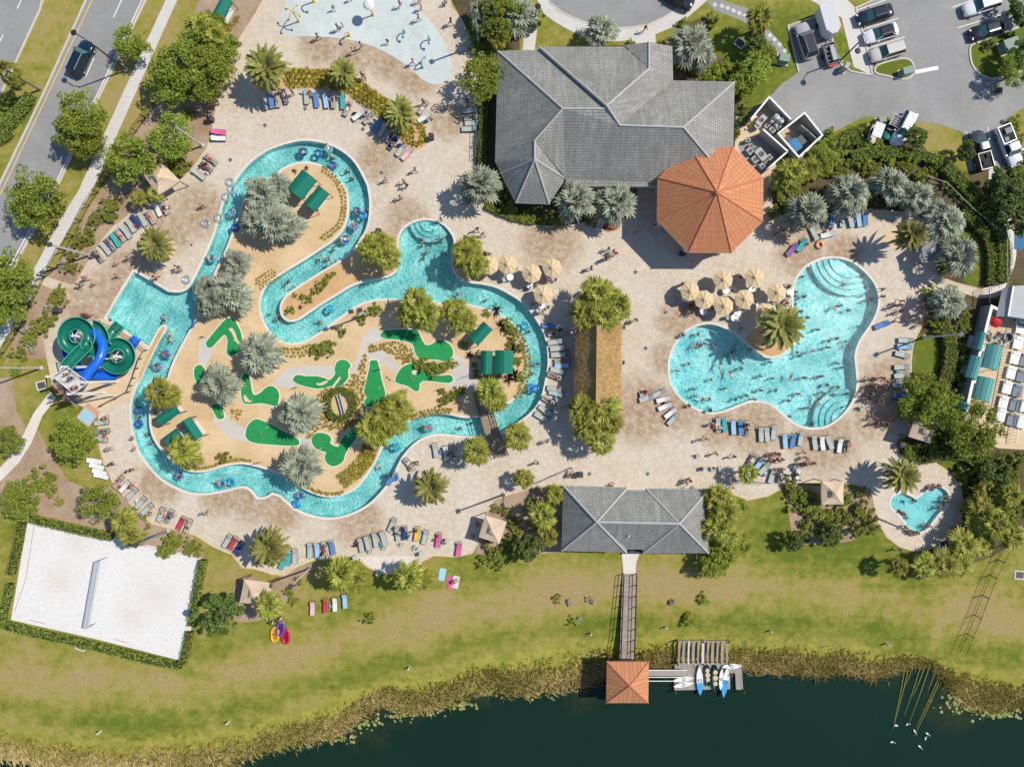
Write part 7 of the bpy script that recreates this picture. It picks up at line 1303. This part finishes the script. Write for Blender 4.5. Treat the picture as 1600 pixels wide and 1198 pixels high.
# ---- inflatable rings
TM = MB(); TM.torus(.36,.15,(0,0,.11),26,12); TME = TM.mesh('swim_ring','vinyl',True); TC = MB(); TC.torus(.40,.14,(0,0,.12),26,12); TCE = TC.mesh('swim_ring','clear_vinyl',True)
RINGS = []
def ring(px, py, z, c, kind=0):
    loc = P(px, py, z); o = thing('swim_ring', 'x', 'swim ring', loc, 0, 'inflatable swim rings', TCE if c == 'c' else TME); o.scale = (1.12,)*3; o.color = (*{'b':(.02,.26,.62),'d':(.015,.12,.40),'c':(1,1,1),'o':(.7,.3,.1),'t':(.03,.38,.55)}[c], 1)
    nm = {'b':'blue','d':'dark blue','c':'clear','o':'orange','t':'teal'}[c]; reg(o, f'{nm} inflatable ring {"floating on the river" if z < 0 else "lying on the deck"}', px, py); RINGS.append((loc, px, py))
RI = "01 295 950 d|01 390 960 d|01 480 1035 d|01 455 935 t|10 1040 1010 b|10 990 1085 b|10 1325 412 t|10 1470 225 d|10 1450 130 t|11 632 122 d|11 668 148 b|11 615 215 b|11 465 730 t|20 870 162 d|20 870 245 d|20 1120 570 d|20 1390 618 t|20 1448 610 t|21 1080 272 t|21 880 392 t|21 285 692 b|21 255 748 b|22 118 22 b|22 145 30 d|12 82 835 t|11 560 295 d"
for e_ in RI.split('|'): f = e_.split(); x, y = q(f[0], float(f[1]), float(f[2])); ring(x, y, -.1, f[3])
for x, y, c in ((322,349,'c'),(343,341,'c'),(292,437,'c'),(360,285,'c'),(355,308,'c'),(363,296,'c'),(1280,383,'o'),(617,745,'b')): ring(x, y, .04, c)
for x, y, c, nm in ((430,990,(.80,.42,.03),'yellow'),(439,981,(.16,.06,.36),'purple'),(447,993,(.55,.02,.06),'red')):
    t = thing('inflatable_boat', f'{nm} inflatable dinghy lying on the lakeside lawn', 'dinghy', G(x, y, .03), 1.5+rnd.uniform(-.15,.15)); mb = MB(); pts = [(.62*math.cos(a)+(.28 if math.cos(a) > 0 else -.28), .42*math.sin(a), .16) for a in np.linspace(0, 2*math.pi, 25)[:-1]]
    mb.path(pts+[pts[0]], .16, 10); b = mb.build('tube','vinyl',t,True); b.color = (*c,1); mb = MB(); mb.prism([(p[0],p[1]) for p in pts], .03, .09); b = mb.build('floor','vinyl',t); b.color = (*[k*.6 for k in c],1); mb = MB(); mb.box((0,0,.22),(.2,.7,.1)); b = mb.build('bench','vinyl',t); b.color = (*[k*.4 for k in c],1)
mb = MB(); mb.torus(.2,.1,(0,0,.1),16,8)
for x, y, c, nm in ((691,897,(.35,.65,.75),'pale blue'),(704,910,(.75,.10,.28),'pink'),(712,909,(.70,.70,.72),'white')):
    t = thing('beach_towel', f'{nm} towel spread on the lakeside lawn', 'towel', G(x, y, .03), rnd.uniform(1.2,1.7)); m_ = MB(); n = 8; vs = [(a*.8, b*.42, .02+.02*math.sin(a*7+b*5)) for a in np.linspace(-1,1,9) for b in np.linspace(-1,1,5)]; m_.add(vs, [(i*5+k,(i+1)*5+k,(i+1)*5+k+1,i*5+k+1) for i in range(8) for k in range(4)]); t2 = m_.build('cloth','cloth',t,True); t2.color = (*c,1)
# ---- bags and shoes left beside loungers
def bag_proto():
    t = bpy.data.objects.new('beach_bag', None); COL.objects.link(t); mb = MB(); mb.v = []; vs = [(sx_*.24*k, sy_*.13*k, z) for z, k in ((0,.9),(.18,1.1),(.34,.95)) for sx_, sy_ in ((-1,-1),(1,-1),(1,1),(-1,1))]; mb.add(vs, [(3,2,1,0)]+[(r_*4+i, r_*4+(i+1) % 4, r_*4+4+(i+1) % 4, r_*4+4+i) for r_ in range(2) for i in range(4)]+[(8,9,10,11)]); mb.build('body','cloth',t)
    for s in (-1,1): mb = MB(); mb.path([(-.12,s*.11,.33),(-.08,s*.08,.5),(.08,s*.08,.5),(.12,s*.11,.33)], .015, 5); mb.build('strap','dark_metal',t)
    return t
BG = bag_proto(); nb = 0; LLIST = [(o, x, y) for o, b, x, y in REG if b.startswith('grey sling lounger')]
for o, x, y in LLIST[::3]:
    a = o.rotation_euler.z; sd = Vector((-math.sin(a), math.cos(a), 0))*rnd.choice((-.55,.55))+Vector((math.cos(a), math.sin(a), 0))*rnd.uniform(-.7,.7); loc = o.location+sd
    b = dup(BG, loc, rnd.uniform(0,6)) if nb else BG; b.location = loc; nb += 1; c = rnd.choice('bwrnktog'); tag(b, 'x', 'bag', 'bags beside loungers'); reg(b, f'{CN[c]} beach bag set down beside a lounger', x, y)
    for ch in b.children:
        if ch.name.startswith('body'): ch.color = (*TOWELC[c], 1)
# ================================================================ PEOPLE
def ellip(mb, c, r_, n=10, m_=7, mi=0, zmin=-2):
    vs = []; fs = []
    for j in range(m_+1):
        th = math.pi*j/m_
        for i in range(n): ph = 2*math.pi*i/n; vs.append((c[0]+r_[0]*math.sin(th)*math.cos(ph), c[1]+r_[1]*math.sin(th)*math.sin(ph), c[2]+max(zmin, math.cos(th))*r_[2]))
    for j in range(m_):
        for i in range(n): fs.append((j*n+i, (j+1)*n+i, (j+1)*n+(i+1) % n, j*n+(i+1) % n))
    mb.add(vs, fs, mi)
def body_meshes(key, J, head_dir=(0,1,0)):
    """J: joints of a figure facing +y. One skinned surface; clothes are shells over its own faces."""
    V = {k: Vector(v) for k, v in J.items()}
    order = [('pelvis',.125),('waist',.11),('chest',.135),('neck',.058),('head0',.07),('shL',.062),('elL',.046),('wrL',.032),('haL',.034),('shR',.062),('elR',.046),('wrR',.032),('haR',.034),('hiL',.088),('knL',.062),('anL',.042),('toL',.038),('hiR',.088),('knR',.062),('anR',.042),('toR',.038)]
    ix = {k: i for i, (k, _) in enumerate(order)}
    ed = [('pelvis','waist'),('waist','chest'),('chest','neck'),('neck','head0'),('chest','shL'),('shL','elL'),('elL','wrL'),('wrL','haL'),('chest','shR'),('shR','elR'),('elR','wrR'),('wrR','haR'),('pelvis','hiL'),('hiL','knL'),('knL','anL'),('anL','toL'),('pelvis','hiR'),('hiR','knR'),('knR','anR'),('anR','toR')]
    bm = bmesh.new(); sk = bm.verts.layers.skin.verify(); vs = []
    for k, r_ in order: v = bm.verts.new(V[k]); v[sk].radius = (r_, r_*(.8 if k in ('pelvis','waist','chest') else 1)); v[sk].use_root = (k == 'pelvis'); vs.append(v)
    for a, b in ed: bm.edges.new((vs[ix[a]], vs[ix[b]]))
    me = bpy.data.meshes.new('tmp'); bm.to_mesh(me); bm.free(); ob = bpy.data.objects.new('tmp', me); COL.objects.link(ob)
    m1 = ob.modifiers.new('s','SKIN'); m1.use_smooth_shade = True; m2 = ob.modifiers.new('u','SUBSURF'); m2.levels = 1; m2.render_levels = 1
    dg = bpy.context.evaluated_depsgraph_get(); dg.update(); res = bpy.data.meshes.new_from_object(ob.evaluated_get(dg)); bpy.data.objects.remove(ob)
    pv = [v.co.copy() for v in res.vertices]; pf = [tuple(p.vertices) for p in res.polygons]; nv = [v.normal.copy() for v in res.vertices]
    def near(c):
        best = None
        for a, b in ed:
            A_, B_ = V[a], V[b]; d_ = B_-A_; t = max(0, min(1, (c-A_).dot(d_)/max(d_.length_squared, 1e-9))); dd = (c-A_-d_*t).length
            if best is None or dd < best[0]: best = (dd, (a, b), t)
        return best
    cls = [near(sum((pv[i] for i in f), Vector())/len(f)) for f in pf]
    def shell(test, off):
        mb = MB(); mp = {}
        for f, (dd, bn, t) in zip(pf, cls):
            if test(bn, t):
                g = []
                for i in f:
                    if i not in mp: mp[i] = len(mb.v); mb.v.append(tuple(pv[i]+nv[i]*off))
                    g.append(mp[i])
                mb.f.append(tuple(g)); mb.mi.append(0)
        return mb
    trunks = shell(lambda b, t: b in (('pelvis','hiL'),('pelvis','hiR')) or (b == ('pelvis','waist') and t < .35) or (b in (('hiL','knL'),('hiR','knR')) and t < .62), .018)
    suit = shell(lambda b, t: b in (('pelvis','hiL'),('pelvis','hiR'),('pelvis','waist'),('waist','chest')) or (b == ('chest','neck') and t < .3) or (b in (('hiL','knL'),('hiR','knR')) and t < .12) or (b in (('chest','shL'),('chest','shR')) and t < .5), .014)
    shirt = shell(lambda b, t: b in (('pelvis','waist'),('waist','chest'),('chest','shL'),('chest','shR')) or (b == ('chest','neck') and t < .4) or (b in (('shL','elL'),('shR','elR')) and t < .7), .02)
    B_ = MB(); B_.add(pv, pf); hd = V['head0']; up = (V['head0']-V['neck']).normalized(); fw = Vector(head_dir); fw = (fw-up*fw.dot(up)).normalized(); sd = fw.cross(up)
    hc = hd+up*.085
    hb = MB(); ellip(hb, (0,0,0), (.078,.098,.118)); hb.path([(0,.092,.015),(0,.118,-.018),(0,.095,-.03)], [.008,.017,.01], 6)
    for s in (-1,1): ellip(hb, (s*.08,-.005,-.005), (.012,.022,.032), 6, 4)
    ellip(hb, (0,.088,-.055), (.028,.012,.008), 6, 4)
    rot = Matrix((sd, fw, up)).transposed(); B_.add([hc+rot @ Vector(v) for v in hb.v], hb.f)
    for s in ('L','R'):
        w, h = V['wr'+s], V['ha'+s]; d_ = (h-w).normalized(); lat = d_.cross(Vector((0,0,1))); lat = lat.normalized() if lat.length > .1 else Vector((0,1,0)); cu = d_.cross(lat)*(.012 if s == 'L' else -.012)
        for k, (of, ln) in enumerate(((-.027,.062),(-.009,.075),(.009,.07),(.027,.055))): p0 = h+lat*of+d_*.01; B_.path([p0, p0+d_*ln*.55+cu, p0+d_*ln+cu*2.4], [.010,.0085,.006], 6)
        p0 = w.lerp(h,.35)+lat*(.03 if s == 'L' else -.03); sg = 1 if s == 'L' else -1; B_.path([p0, p0+lat*sg*.03+d_*.03, p0+lat*sg*.034+d_*.06], [.012,.010,.007], 6)
    eye = MB()
    for s in (-1,1): ellip(eye, (s*.032,.088,.012), (.012,.008,.009), 6, 4)
    B_.add([hc+rot @ Vector(v) for v in eye.v], eye.f, 1)
    def hair(long):
        m_ = MB(); ellip(m_, (0,-.012,.02), (.09,.105,.118), 12, 8, 0, -.15 if not long else -.5)
        if long: ellip(m_, (0,-.075,-.09), (.075,.045,.15), 10, 6)
        m_.v = [tuple(hc+rot @ Vector(v)) for v in m_.v]; return m_
    out = {}
    for nm in ('skin_light','skin_tan','skin_dark'): out[nm] = B_.mesh('person_body', [nm,'hair_dark'], True)
    for nm, mbx in (('trunks',trunks),('suit',suit),('shirt',shirt)): out[nm] = mbx.mesh(nm, 'cloth', True)
    for nm in ('hair_dark','hair_brown','hair_blond'): out[nm] = hair(False).mesh('hair', nm, True); out[nm+'L'] = hair(True).mesh('hair', nm, True)
    bpy.data.meshes.remove(me) if me.users == 0 else None
    return out
def mir(d): return d
STAND = dict(pelvis=(0,0,.95),waist=(0,0,1.12),chest=(0,.0,1.33),neck=(0,.0,1.48),head0=(0,.015,1.55),shL=(-.19,0,1.40),elL=(-.25,-.02,1.12),wrL=(-.26,.08,.88),haL=(-.255,.11,.80),shR=(.19,0,1.40),elR=(.26,.02,1.12),wrR=(.24,.12,.90),haR=(.23,.16,.83),hiL=(-.1,0,.90),knL=(-.11,.03,.5),anL=(-.12,-.02,.08),toL=(-.13,.13,.035),hiR=(.1,0,.90),knR=(.12,.02,.5),anR=(.13,0,.08),toR=(.15,.15,.035))
WALK = dict(STAND, elL=(-.25,.10,1.14),wrL=(-.23,.30,1.0),haL=(-.22,.36,.95),elR=(.25,-.16,1.14),wrR=(.26,-.22,.90),haR=(.26,-.22,.82),knL=(-.1,-.02,.5),anL=(-.1,-.33,.14),toL=(-.1,-.24,.035),knR=(.1,.20,.52),anR=(.1,.30,.08),toR=(.11,.45,.06))
WADE = dict({k_: (v_[0], v_[1], v_[2]-.38) if k_[:2] not in ('kn','an','to') else v_ for k_, v_ in STAND.items()}, elL=(-.34,.08,.86),wrL=(-.36,.32,.92),haL=(-.35,.39,.94),elR=(.35,.05,.86),wrR=(.42,.28,.90),haR=(.44,.36,.92),knL=(-.16,.34,.46),anL=(-.13,-.04,.08),knR=(.18,.32,.46),anR=(.15,-.06,.08))
SIT = dict(pelvis=(0,0,.12),waist=(0,-.05,.29),chest=(0,-.04,.50),neck=(0,-.0,.65),head0=(0,.03,.72),shL=(-.19,-.03,.57),elL=(-.27,.06,.32),wrL=(-.2,.27,.24),haL=(-.17,.34,.24),shR=(.19,-.03,.57),elR=(.29,-.05,.31),wrR=(.27,.18,.22),haR=(.24,.25,.21),hiL=(-.1,.05,.11),knL=(-.15,.45,.12),anL=(-.14,.52,-.28),toL=(-.14,.66,-.32),hiR=(.1,.05,.11),knR=(.15,.45,.12),anR=(.15,.50,-.28),toR=(.16,.64,-.32))
LIEJ = dict(pelvis=(0,-.12,.46),waist=(0,.06,.49),chest=(0,.26,.56),neck=(0,.40,.64),head0=(0,.47,.68),shL=(-.19,.32,.59),elL=(-.31,.12,.50),wrL=(-.22,-.08,.50),haL=(-.19,-.15,.49),shR=(.19,.32,.59),elR=(.36,.40,.56),wrR=(.26,.60,.66),haR=(.19,.62,.69),hiL=(-.1,-.17,.46),knL=(-.14,-.52,.58),anL=(-.13,-.86,.44),toL=(-.14,-.92,.52),hiR=(.1,-.17,.46),knR=(.12,-.58,.47),anR=(.13,-.96,.43),toR=(.15,-1.0,.53))
FLOAT = dict(pelvis=(0,-.12,.10),waist=(0,-.27,.20),chest=(0,-.42,.32),neck=(0,-.52,.42),head0=(0,-.57,.48),shL=(-.2,-.42,.34),elL=(-.42,-.25,.27),wrL=(-.50,.0,.24),haL=(-.5,.08,.22),shR=(.2,-.42,.34),elR=(.44,-.30,.27),wrR=(.56,-.06,.20),haR=(.6,.0,.17),hiL=(-.1,-.04,.12),knL=(-.16,.36,.30),anL=(-.15,.74,.16),toL=(-.16,.84,.22),hiR=(.1,-.04,.12),knR=(.15,.38,.28),anR=(.18,.76,.12),toR=(.2,.86,.18))
SWIM = dict(pelvis=(0,-.15,-.10),waist=(0,.03,-.07),chest=(0,.22,-.04),neck=(0,.37,.03),head0=(0,.42,.09),shL=(-.19,.26,-.03),elL=(-.38,.45,-.05),wrL=(-.26,.68,-.04),haL=(-.22,.75,-.03),shR=(.19,.26,-.03),elR=(.42,.16,-.06),wrR=(.56,-.04,-.09),haR=(.6,-.1,-.1),hiL=(-.1,-.2,-.11),knL=(-.16,-.55,-.18),anL=(-.1,-.92,-.12),toL=(-.1,-1.04,-.14),hiR=(.1,-.2,-.11),knR=(.2,-.52,-.2),anR=(.14,-.88,-.16),toR=(.14,-1.0,-.18))
M['suit_navy'] = simple('suit_navy', (.03,.05,.14), .8); M['suit_red'] = simple('suit_red', (.35,.05,.07), .8)
PM = {'stand': body_meshes('stand', STAND), 'walk': body_meshes('walk', WALK), 'wade': body_meshes('wade', WADE), 'sit': body_meshes('sit', SIT), 'lie': body_meshes('lie', LIEJ, (0,-.6,.8)), 'float': body_meshes('float', FLOAT, (0,.6,.6)), 'swim': body_meshes('swim', SWIM)}
PC = dict(TOWELC, h=(.30,.05,.12))
POSEW = {'stand':'standing','walk':'walking','wade':'wading','sit':'sitting','lie':'lying on a lounger','float':'lounging in a swim ring','swim':'swimming'}
NP = [0]
CROWD = MB()
def more(px, py, pose, loc, rz):
    m_ = PM[pose]; mt = Matrix.Translation(loc) @ Matrix.Rotation(rz, 4, 'Z') @ Matrix.Scale(rnd.uniform(.75, 1.03), 4); k = rnd.randrange(2)
    for key, mi in (('skin_tan', k), ('trunks' if k else 'suit', 2+rnd.randrange(2)), ('hair_dark', 4)):
        CROWD.v += [] ; o = len(CROWD.v); CROWD.v += [tuple(mt @ v.co) for v in m_[key].vertices]
        for p in m_[key].polygons: CROWD.f.append(tuple(o+i for i in p.vertices)); CROWD.mi.append(mi)
def person(px, py, pose, c, z, where, rz=None, loc=None, child=False):
    NP[0] += 1
    if NP[0] > 312: return more(px, py, pose, loc if loc is not None else P(px, py, z), rnd.uniform(0, 6.28))
    if loc is None: loc = P(px, py, z); 
    rz = rnd.uniform(0, 6.28) if rz is None else rz; m_ = PM[pose]; sk = rnd.choice(('skin_light','skin_light','skin_tan','skin_tan','skin_dark')); hr = rnd.choice(('hair_dark','hair_dark','hair_brown','hair_brown','hair_blond')); fem = rnd.random() < .5
    o = thing('person', 'x', 'person', loc, rz, 'resort guests', m_[sk]); s = rnd.uniform(.66,.8) if child else rnd.uniform(.94,1.06); o.scale = (s,)*3
    link('hair', m_[hr+('L' if fem else '')], o); kinds = [('suit','swimsuit')] if fem and rnd.random() < .75 else ([('shirt','shirt'),('trunks','shorts')] if pose in ('walk','stand') and rnd.random() < .4 else [('trunks','swim shorts')])
    for i, (k, nm) in enumerate(kinds): w = link(nm.replace(' ','_'), m_[k], o); w.color = (*(PC[c] if i == 0 else PC[rnd.choice('kngw')]), 1)
    garment = {'swimsuit':'swimsuit','shirt':'shirt','swim shorts':'swim shorts'}[kinds[0][1]]
    lab = f'{"child" if child else "person"} in {CN.get(c, "maroon")} {garment} {POSEW[pose]} {where}'.strip().replace('swim shorts lying on a lounger', 'trunks lying on lounger').replace('lying on a lounger', 'lying on lounger').replace('on the waterslide platform', 'on slide platform').replace('on the waterslide stairs', 'on slide stairs').replace('person in pale blue swim shorts', 'person in sky-blue shorts').replace('red striped swim', 'striped swim').replace('lounging in a swim ring', 'in a swim ring'); reg(o, lab, px, py); return o
# on loungers (head towards the lounger's raised end)
for loc, a, c, px, py in LIE: person(px, py, 'lie', c if c in PC else 'k', 0, '', a-math.pi/2, loc+Vector((0,0,-.02)))
for (loc, px, py), c in zip(RINGS[:26], "wkbwrknwbkwrkbwknwrbkwnkbw"):
    if c in 'wkrbn' and rnd.random() < .62: person(px, py, 'float', c, 0, '', None, loc+Vector((0,0,.06)))
DECKP = {'01': "905 45 walk r|1035 62 stand r|1020 130 walk k|1220 155 walk k|825 272 walk r c|520 190 stand w|545 168 stand r|395 247 walk k|665 300 walk w|615 335 walk k|985 402 walk r|590 8 walk b c|490 65 walk n c|1185 25 sit b|1020 18 walk k|1000 1070 walk r|930 1140 walk r|947 1165 walk k|820 1130 walk k|1200 682 walk w|670 482 walk b|685 495 stand y|240 590 stand k|345 580 sit w|590 660 sit w|1050 650 stand r|700 720 stand n|830 870 stand b|925 900 stand r|1325 670 stand r|1320 640 stand k|850 905 sit k|460 575 stand l|160 590 stand p",
 '02': "825 197 walk r", '00': "1425 540 sit t|1470 375 sit w|1335 635 stand r|1310 705 sit k|1330 745 stand n|1300 1030 stand r|1450 520 sit l",
 '10': "1282 92 walk k|740 452 walk p|755 522 walk w|560 542 walk p|525 585 walk k|597 580 walk k|992 537 walk r|1125 470 stand k|1110 490 stand w|1140 490 stand k|825 412 stand w|435 1135 stand r c|470 1160 stand n|550 770 stand k|575 775 stand r|620 395 stand w|590 400 sit k|1040 100 sit w",
 '11': "910 42 walk r|1385 237 walk n|1420 270 walk p|1430 380 sit p|1440 390 sit r|1160 178 stand w",
 '12': "600 360 walk k|628 377 walk r|645 390 walk r|600 412 walk w|580 425 walk k|490 480 walk k|520 543 walk w|768 262 stand k|770 800 stand k|730 820 sit w|700 845 sit t|190 752 walk k|690 1065 stand k|1060 578 stand p|1050 580 stand n|245 552 sit r|150 582 sit w|115 600 sit k|95 605 sit w|130 700 stand k|30 480 sit w|215 560 sit k|345 990 stand k|330 880 sit w|880 225 stand w|1115 700 sit r|1130 715 sit p|1100 745 sit w|1090 755 sit k|1155 735 sit n|1040 660 sit l|1420 535 sit r|1500 600 sit t|1420 735 sit w|1250 735 sit k|1430 850 sit b|1060 895 sit r",
 '13': "690 612 walk k|690 657 walk n|808 685 walk r|800 708 walk p|772 715 walk k|825 740 walk k|800 750 walk n|815 797 walk k|640 1162 walk k|692 1160 stand r|610 1165 walk w|40 230 stand r|70 218 stand p|90 245 stand n|122 255 stand k|62 265 stand w|32 270 stand k|110 285 stand b|82 287 stand r|945 760 stand n|895 780 stand b|935 705 stand b|960 690 sit b|900 815 stand w|942 830 stand r|870 800 sit w|985 740 sit n|600 128 sit b|632 132 stand r|1000 725 stand b|130 590 sit k|125 650 sit w|110 690 sit k|40 680 sit v|540 150 sit k|480 150 sit w|385 235 sit n",
 '20': "838 335 sit r|843 407 sit p|722 490 walk k|835 530 walk k|860 520 walk w c|1300 795 walk k|675 405 sit t|950 805 sit k|1098 815 stand b|760 592 sit p|830 640 sit r|1020 800 sit w|660 285 sit l|655 215 sit k|545 298 sit w|425 100 stand r|450 60 stand k|475 30 stand p|405 60 stand r|390 30 stand r|440 85 stand w|460 45 stand b|500 20 stand k",
 '21': "1003 482 sit o|940 892 stand b|870 892 sit k|1012 905 stand y|960 945 sit k|1148 940 sit p|1385 880 sit r|1365 942 sit b|440 1040 stand o|640 1000 sit r|890 925 sit w|1230 420 stand n|1205 445 sit k|865 560 stand w|1175 985 sit k",
 '22': "212 355 stand k|160 485 walk n|310 145 walk r|316 35 sit p|300 20 sit r|1200 335 walk w|1262 430 walk k|1372 445 walk k|1235 162 sit n|1105 132 sit k|1245 245 stand w|1375 590 walk b|1370 642 walk p|1110 600 walk k|1095 590 walk r|1080 610 walk k|1580 445 walk r|1590 462 walk h|350 575 sit k|365 560 sit r|620 632 sit k|1455 250 stand k|1300 280 sit w|835 45 sit r",
 '23': "560 42 sit r|625 10 walk h|650 0 walk r|682 15 walk p|712 30 walk r|655 45 walk k|690 70 walk r|625 62 walk k|575 62 walk r|590 100 walk h|660 105 walk r|692 107 walk p|610 85 walk k|645 208 walk v|655 243 walk k|690 237 stand h|712 235 stand r|735 217 stand p|760 225 stand k|782 212 stand w|722 250 stand k|800 180 stand n|840 215 stand b|870 205 sit w|750 205 stand r|692 495 walk b|212 425 walk b|222 455 walk r|205 490 walk k|265 485 walk r|245 490 walk p|185 495 walk k|52 430 walk r|30 427 walk h|42 460 walk r|75 465 walk k|20 470 walk h|60 478 walk r|85 525 stand n|50 552 stand w|95 560 stand b|40 530 sit g|800 1020 walk t|1015 652 sit k|1037 640 sit r|1062 632 sit k|905 722 sit k|850 888 sit k|872 905 sit r|892 912 sit k|905 922 sit p|925 922 sit r|1000 658 sit n|180 560 sit w|900 215 stand w",
 '31': "165 258 stand w|150 275 sit v|110 290 sit k|1240 40 sit r"}
for rg, txt in DECKP.items():
    for e_ in txt.split('|'):
        f = e_.split(); f = [f[2], f[0], f[1]] + f[3:]; x, y = q(rg, float(f[1]), float(f[2])); zz = .03
        if rg == '31': zz = gz(x, y)+.02
        if f[0] == 'sit': zz += .32
        w = 'on the splash pad' if inside(x, y, SPLASH) else ('on the deck' if f[0] == 'walk' else '')
        if rg == '20' and float(f[1]) < 510 and float(f[2]) < 110: zz = 6.32 - max(0, (float(f[2])-10))*.03; w = 'on the waterslide stairs'
        if rg == '10' and 430 < float(f[1]) < 475: zz = 6.32; w = 'on the waterslide platform'
        person(x, y, f[0], f[3], zz, w, None, None, len(f) > 4 or rnd.random() < .15)
POOLP = {'01': "595 1110 wade k|565 1065 wade r|470 978 wade k", '10': "1060 912 swim r|1020 790 swim k|1200 330 wade k", '11': "505 320 wade w|475 355 wade r|440 415 wade k|490 435 wade n|440 460 wade k|195 567 swim w|250 600 swim t|310 557 wade k|70 765 wade k|125 790 wade n|152 787 wade r|395 805 wade w|1040 292 wade r|1142 285 wade k|1088 315 wade k|1033 330 wade p|1065 372 wade r|1045 408 wade k|1150 300 wade b|1265 637 swim k|1430 670 wade w|1180 380 wade w|395 415 swim o|690 110 wade b",
 '12': "75 820 wade k|110 872 wade k|155 1070 swim k|130 1127 wade b|1165 885 wade b|1155 955 swim k|1185 955 wade k|1210 945 wade n|1275 957 wade k|1395 957 wade n|1385 990 wade w|1380 1003 wade k|1350 1020 wade k|1112 1070 wade k|1027 1115 swim w|1365 1135 swim k|1250 1172 wade k|1490 985 wade r|1300 1080 swim b|1440 1100 wade k|1560 1150 wade r",
 '13': "225 527 wade k|182 622 wade k|175 650 wade n|237 650 wade k|178 700 wade k|218 740 wade k|470 705 wade n|515 735 wade k|575 840 wade k|445 912 wade r|392 925 wade k|385 970 wade k|480 575 wade n|562 527 wade k|595 520 wade r|280 992 swim k|195 1000 wade k|207 1022 wade n|497 930 wade k|507 960 wade k|447 1070 wade k|470 1092 wade w|345 1145 wade k|240 1155 wade r|40 1165 wade k|22 1062 wade k|145 1150 swim k|330 1150 wade w|640 600 wade k|655 660 wade k|430 720 swim r|320 860 wade k|260 780 wade w",
 '20': "910 315 wade k|850 205 wade n|940 370 wade w", '21': "1275 275 wade w|820 395 wade r|765 517 swim r|800 572 wade w|1345 245 wade w", '22': "1142 35 wade k|1150 78 wade k|1200 95 swim k|1237 92 wade n|1335 25 wade k|1405 97 wade k|1475 72 wade r|1520 100 wade k|1560 40 wade k",
 '23': "380 5 wade k|352 57 wade k|420 65 wade n|320 105 swim k|140 107 wade k|240 150 wade r|265 150 wade k|468 145 wade k|147 205 wade k|287 250 wade k|60 40 wade w|200 60 wade k|450 20 wade k|500 60 wade r"}
for rg, txt in POOLP.items():
    for e_ in txt.split('|'):
        f = e_.split(); f = [f[2], f[0], f[1]] + f[3:]; x, y = q(rg, float(f[1]), float(f[2])); big = x > 1000
        w = 'in the big pool' if big else 'in the river'
        if f[0] == 'wade': person(x, y, 'wade', f[3], -1.15 if big else -1.05, w, None, P(x, y, .1)+Vector((0,0,-.1-(1.15 if big else 1.05))), False)
        else: person(x, y, 'swim', f[3], -.12, w)
for cx, cy, ps in ((1080,722,'wade'),(1110,722,'wade'),(1050,767,'wade'),(815,790,'sit'),(832,802,'sit'),(848,812,'sit'),(857,827,'sit'),(990,880,'wade'),(962,885,'sit'),(1095,700,'wade')):
    x, y = q('23', cx, cy); person(x, y, ps, rnd.choice('krnwb'), -.45 if ps == 'wade' else -.30, 'in the kiddie pool', None, None, True if ps == 'wade' else False)
if CROWD.v: o = CROWD.build('swimmers', ['skin_tan','skin_light','suit_navy','suit_red','hair_dark'], None, True); o['kind'] = 'stuff'; o['label'] = 'the many other small swimmers crowding the pools'
print('people', NP[0])
# ================================================================ LIGHT, CAMERA
settle_labels()
EL, sx, sy = D2R(51), .94, .342
d = Vector((sx*math.cos(EL), sy*math.cos(EL), math.sin(EL))).normalized()
L = bpy.data.lights.new('sun', 'SUN'); L.energy = 4.6; L.angle = D2R(.53); L.color = (1, .94, .84)
lo = bpy.data.objects.new('sun', L); COL.objects.link(lo); lo.rotation_mode = 'QUATERNION'; lo.rotation_quaternion = d.to_track_quat('Z', 'Y'); lo.location = d*150
w = bpy.data.worlds.new('World'); SC.world = w; w.use_nodes = True; nt = w.node_tree
sky = nt.nodes.new('ShaderNodeTexSky'); sky.sky_type = 'NISHITA'; sky.sun_disc = False; sky.ozone_density = 4.0; sky.dust_density = .4; sky.sun_elevation = EL; sky.sun_rotation = math.atan2(sx, sy)
bg = nt.nodes['Background']; nt.links.new(sky.outputs[0], bg.inputs[0]); bg.inputs[1].default_value = .125
cam = bpy.data.cameras.new('camera'); co = bpy.data.objects.new('camera', cam); COL.objects.link(co); SC.camera = co
co.location = (0, 0, CAM_H); cam.sensor_width = 36; cam.lens = 36*CAM_H/(1600/S); cam.clip_end = 5000; cam.clip_start = .5
cam.shift_x = (800-NX)/1600; cam.shift_y = -(599-NY)/1600
SC.view_settings.view_transform = 'Standard'; SC.view_settings.look = 'None'; SC.view_settings.exposure = 0.0; SC.view_settings.gamma = 1
SC.cycles.max_bounces = 8; SC.cycles.transparent_max_bounces = 12; SC.cycles.sample_clamp_indirect = 6
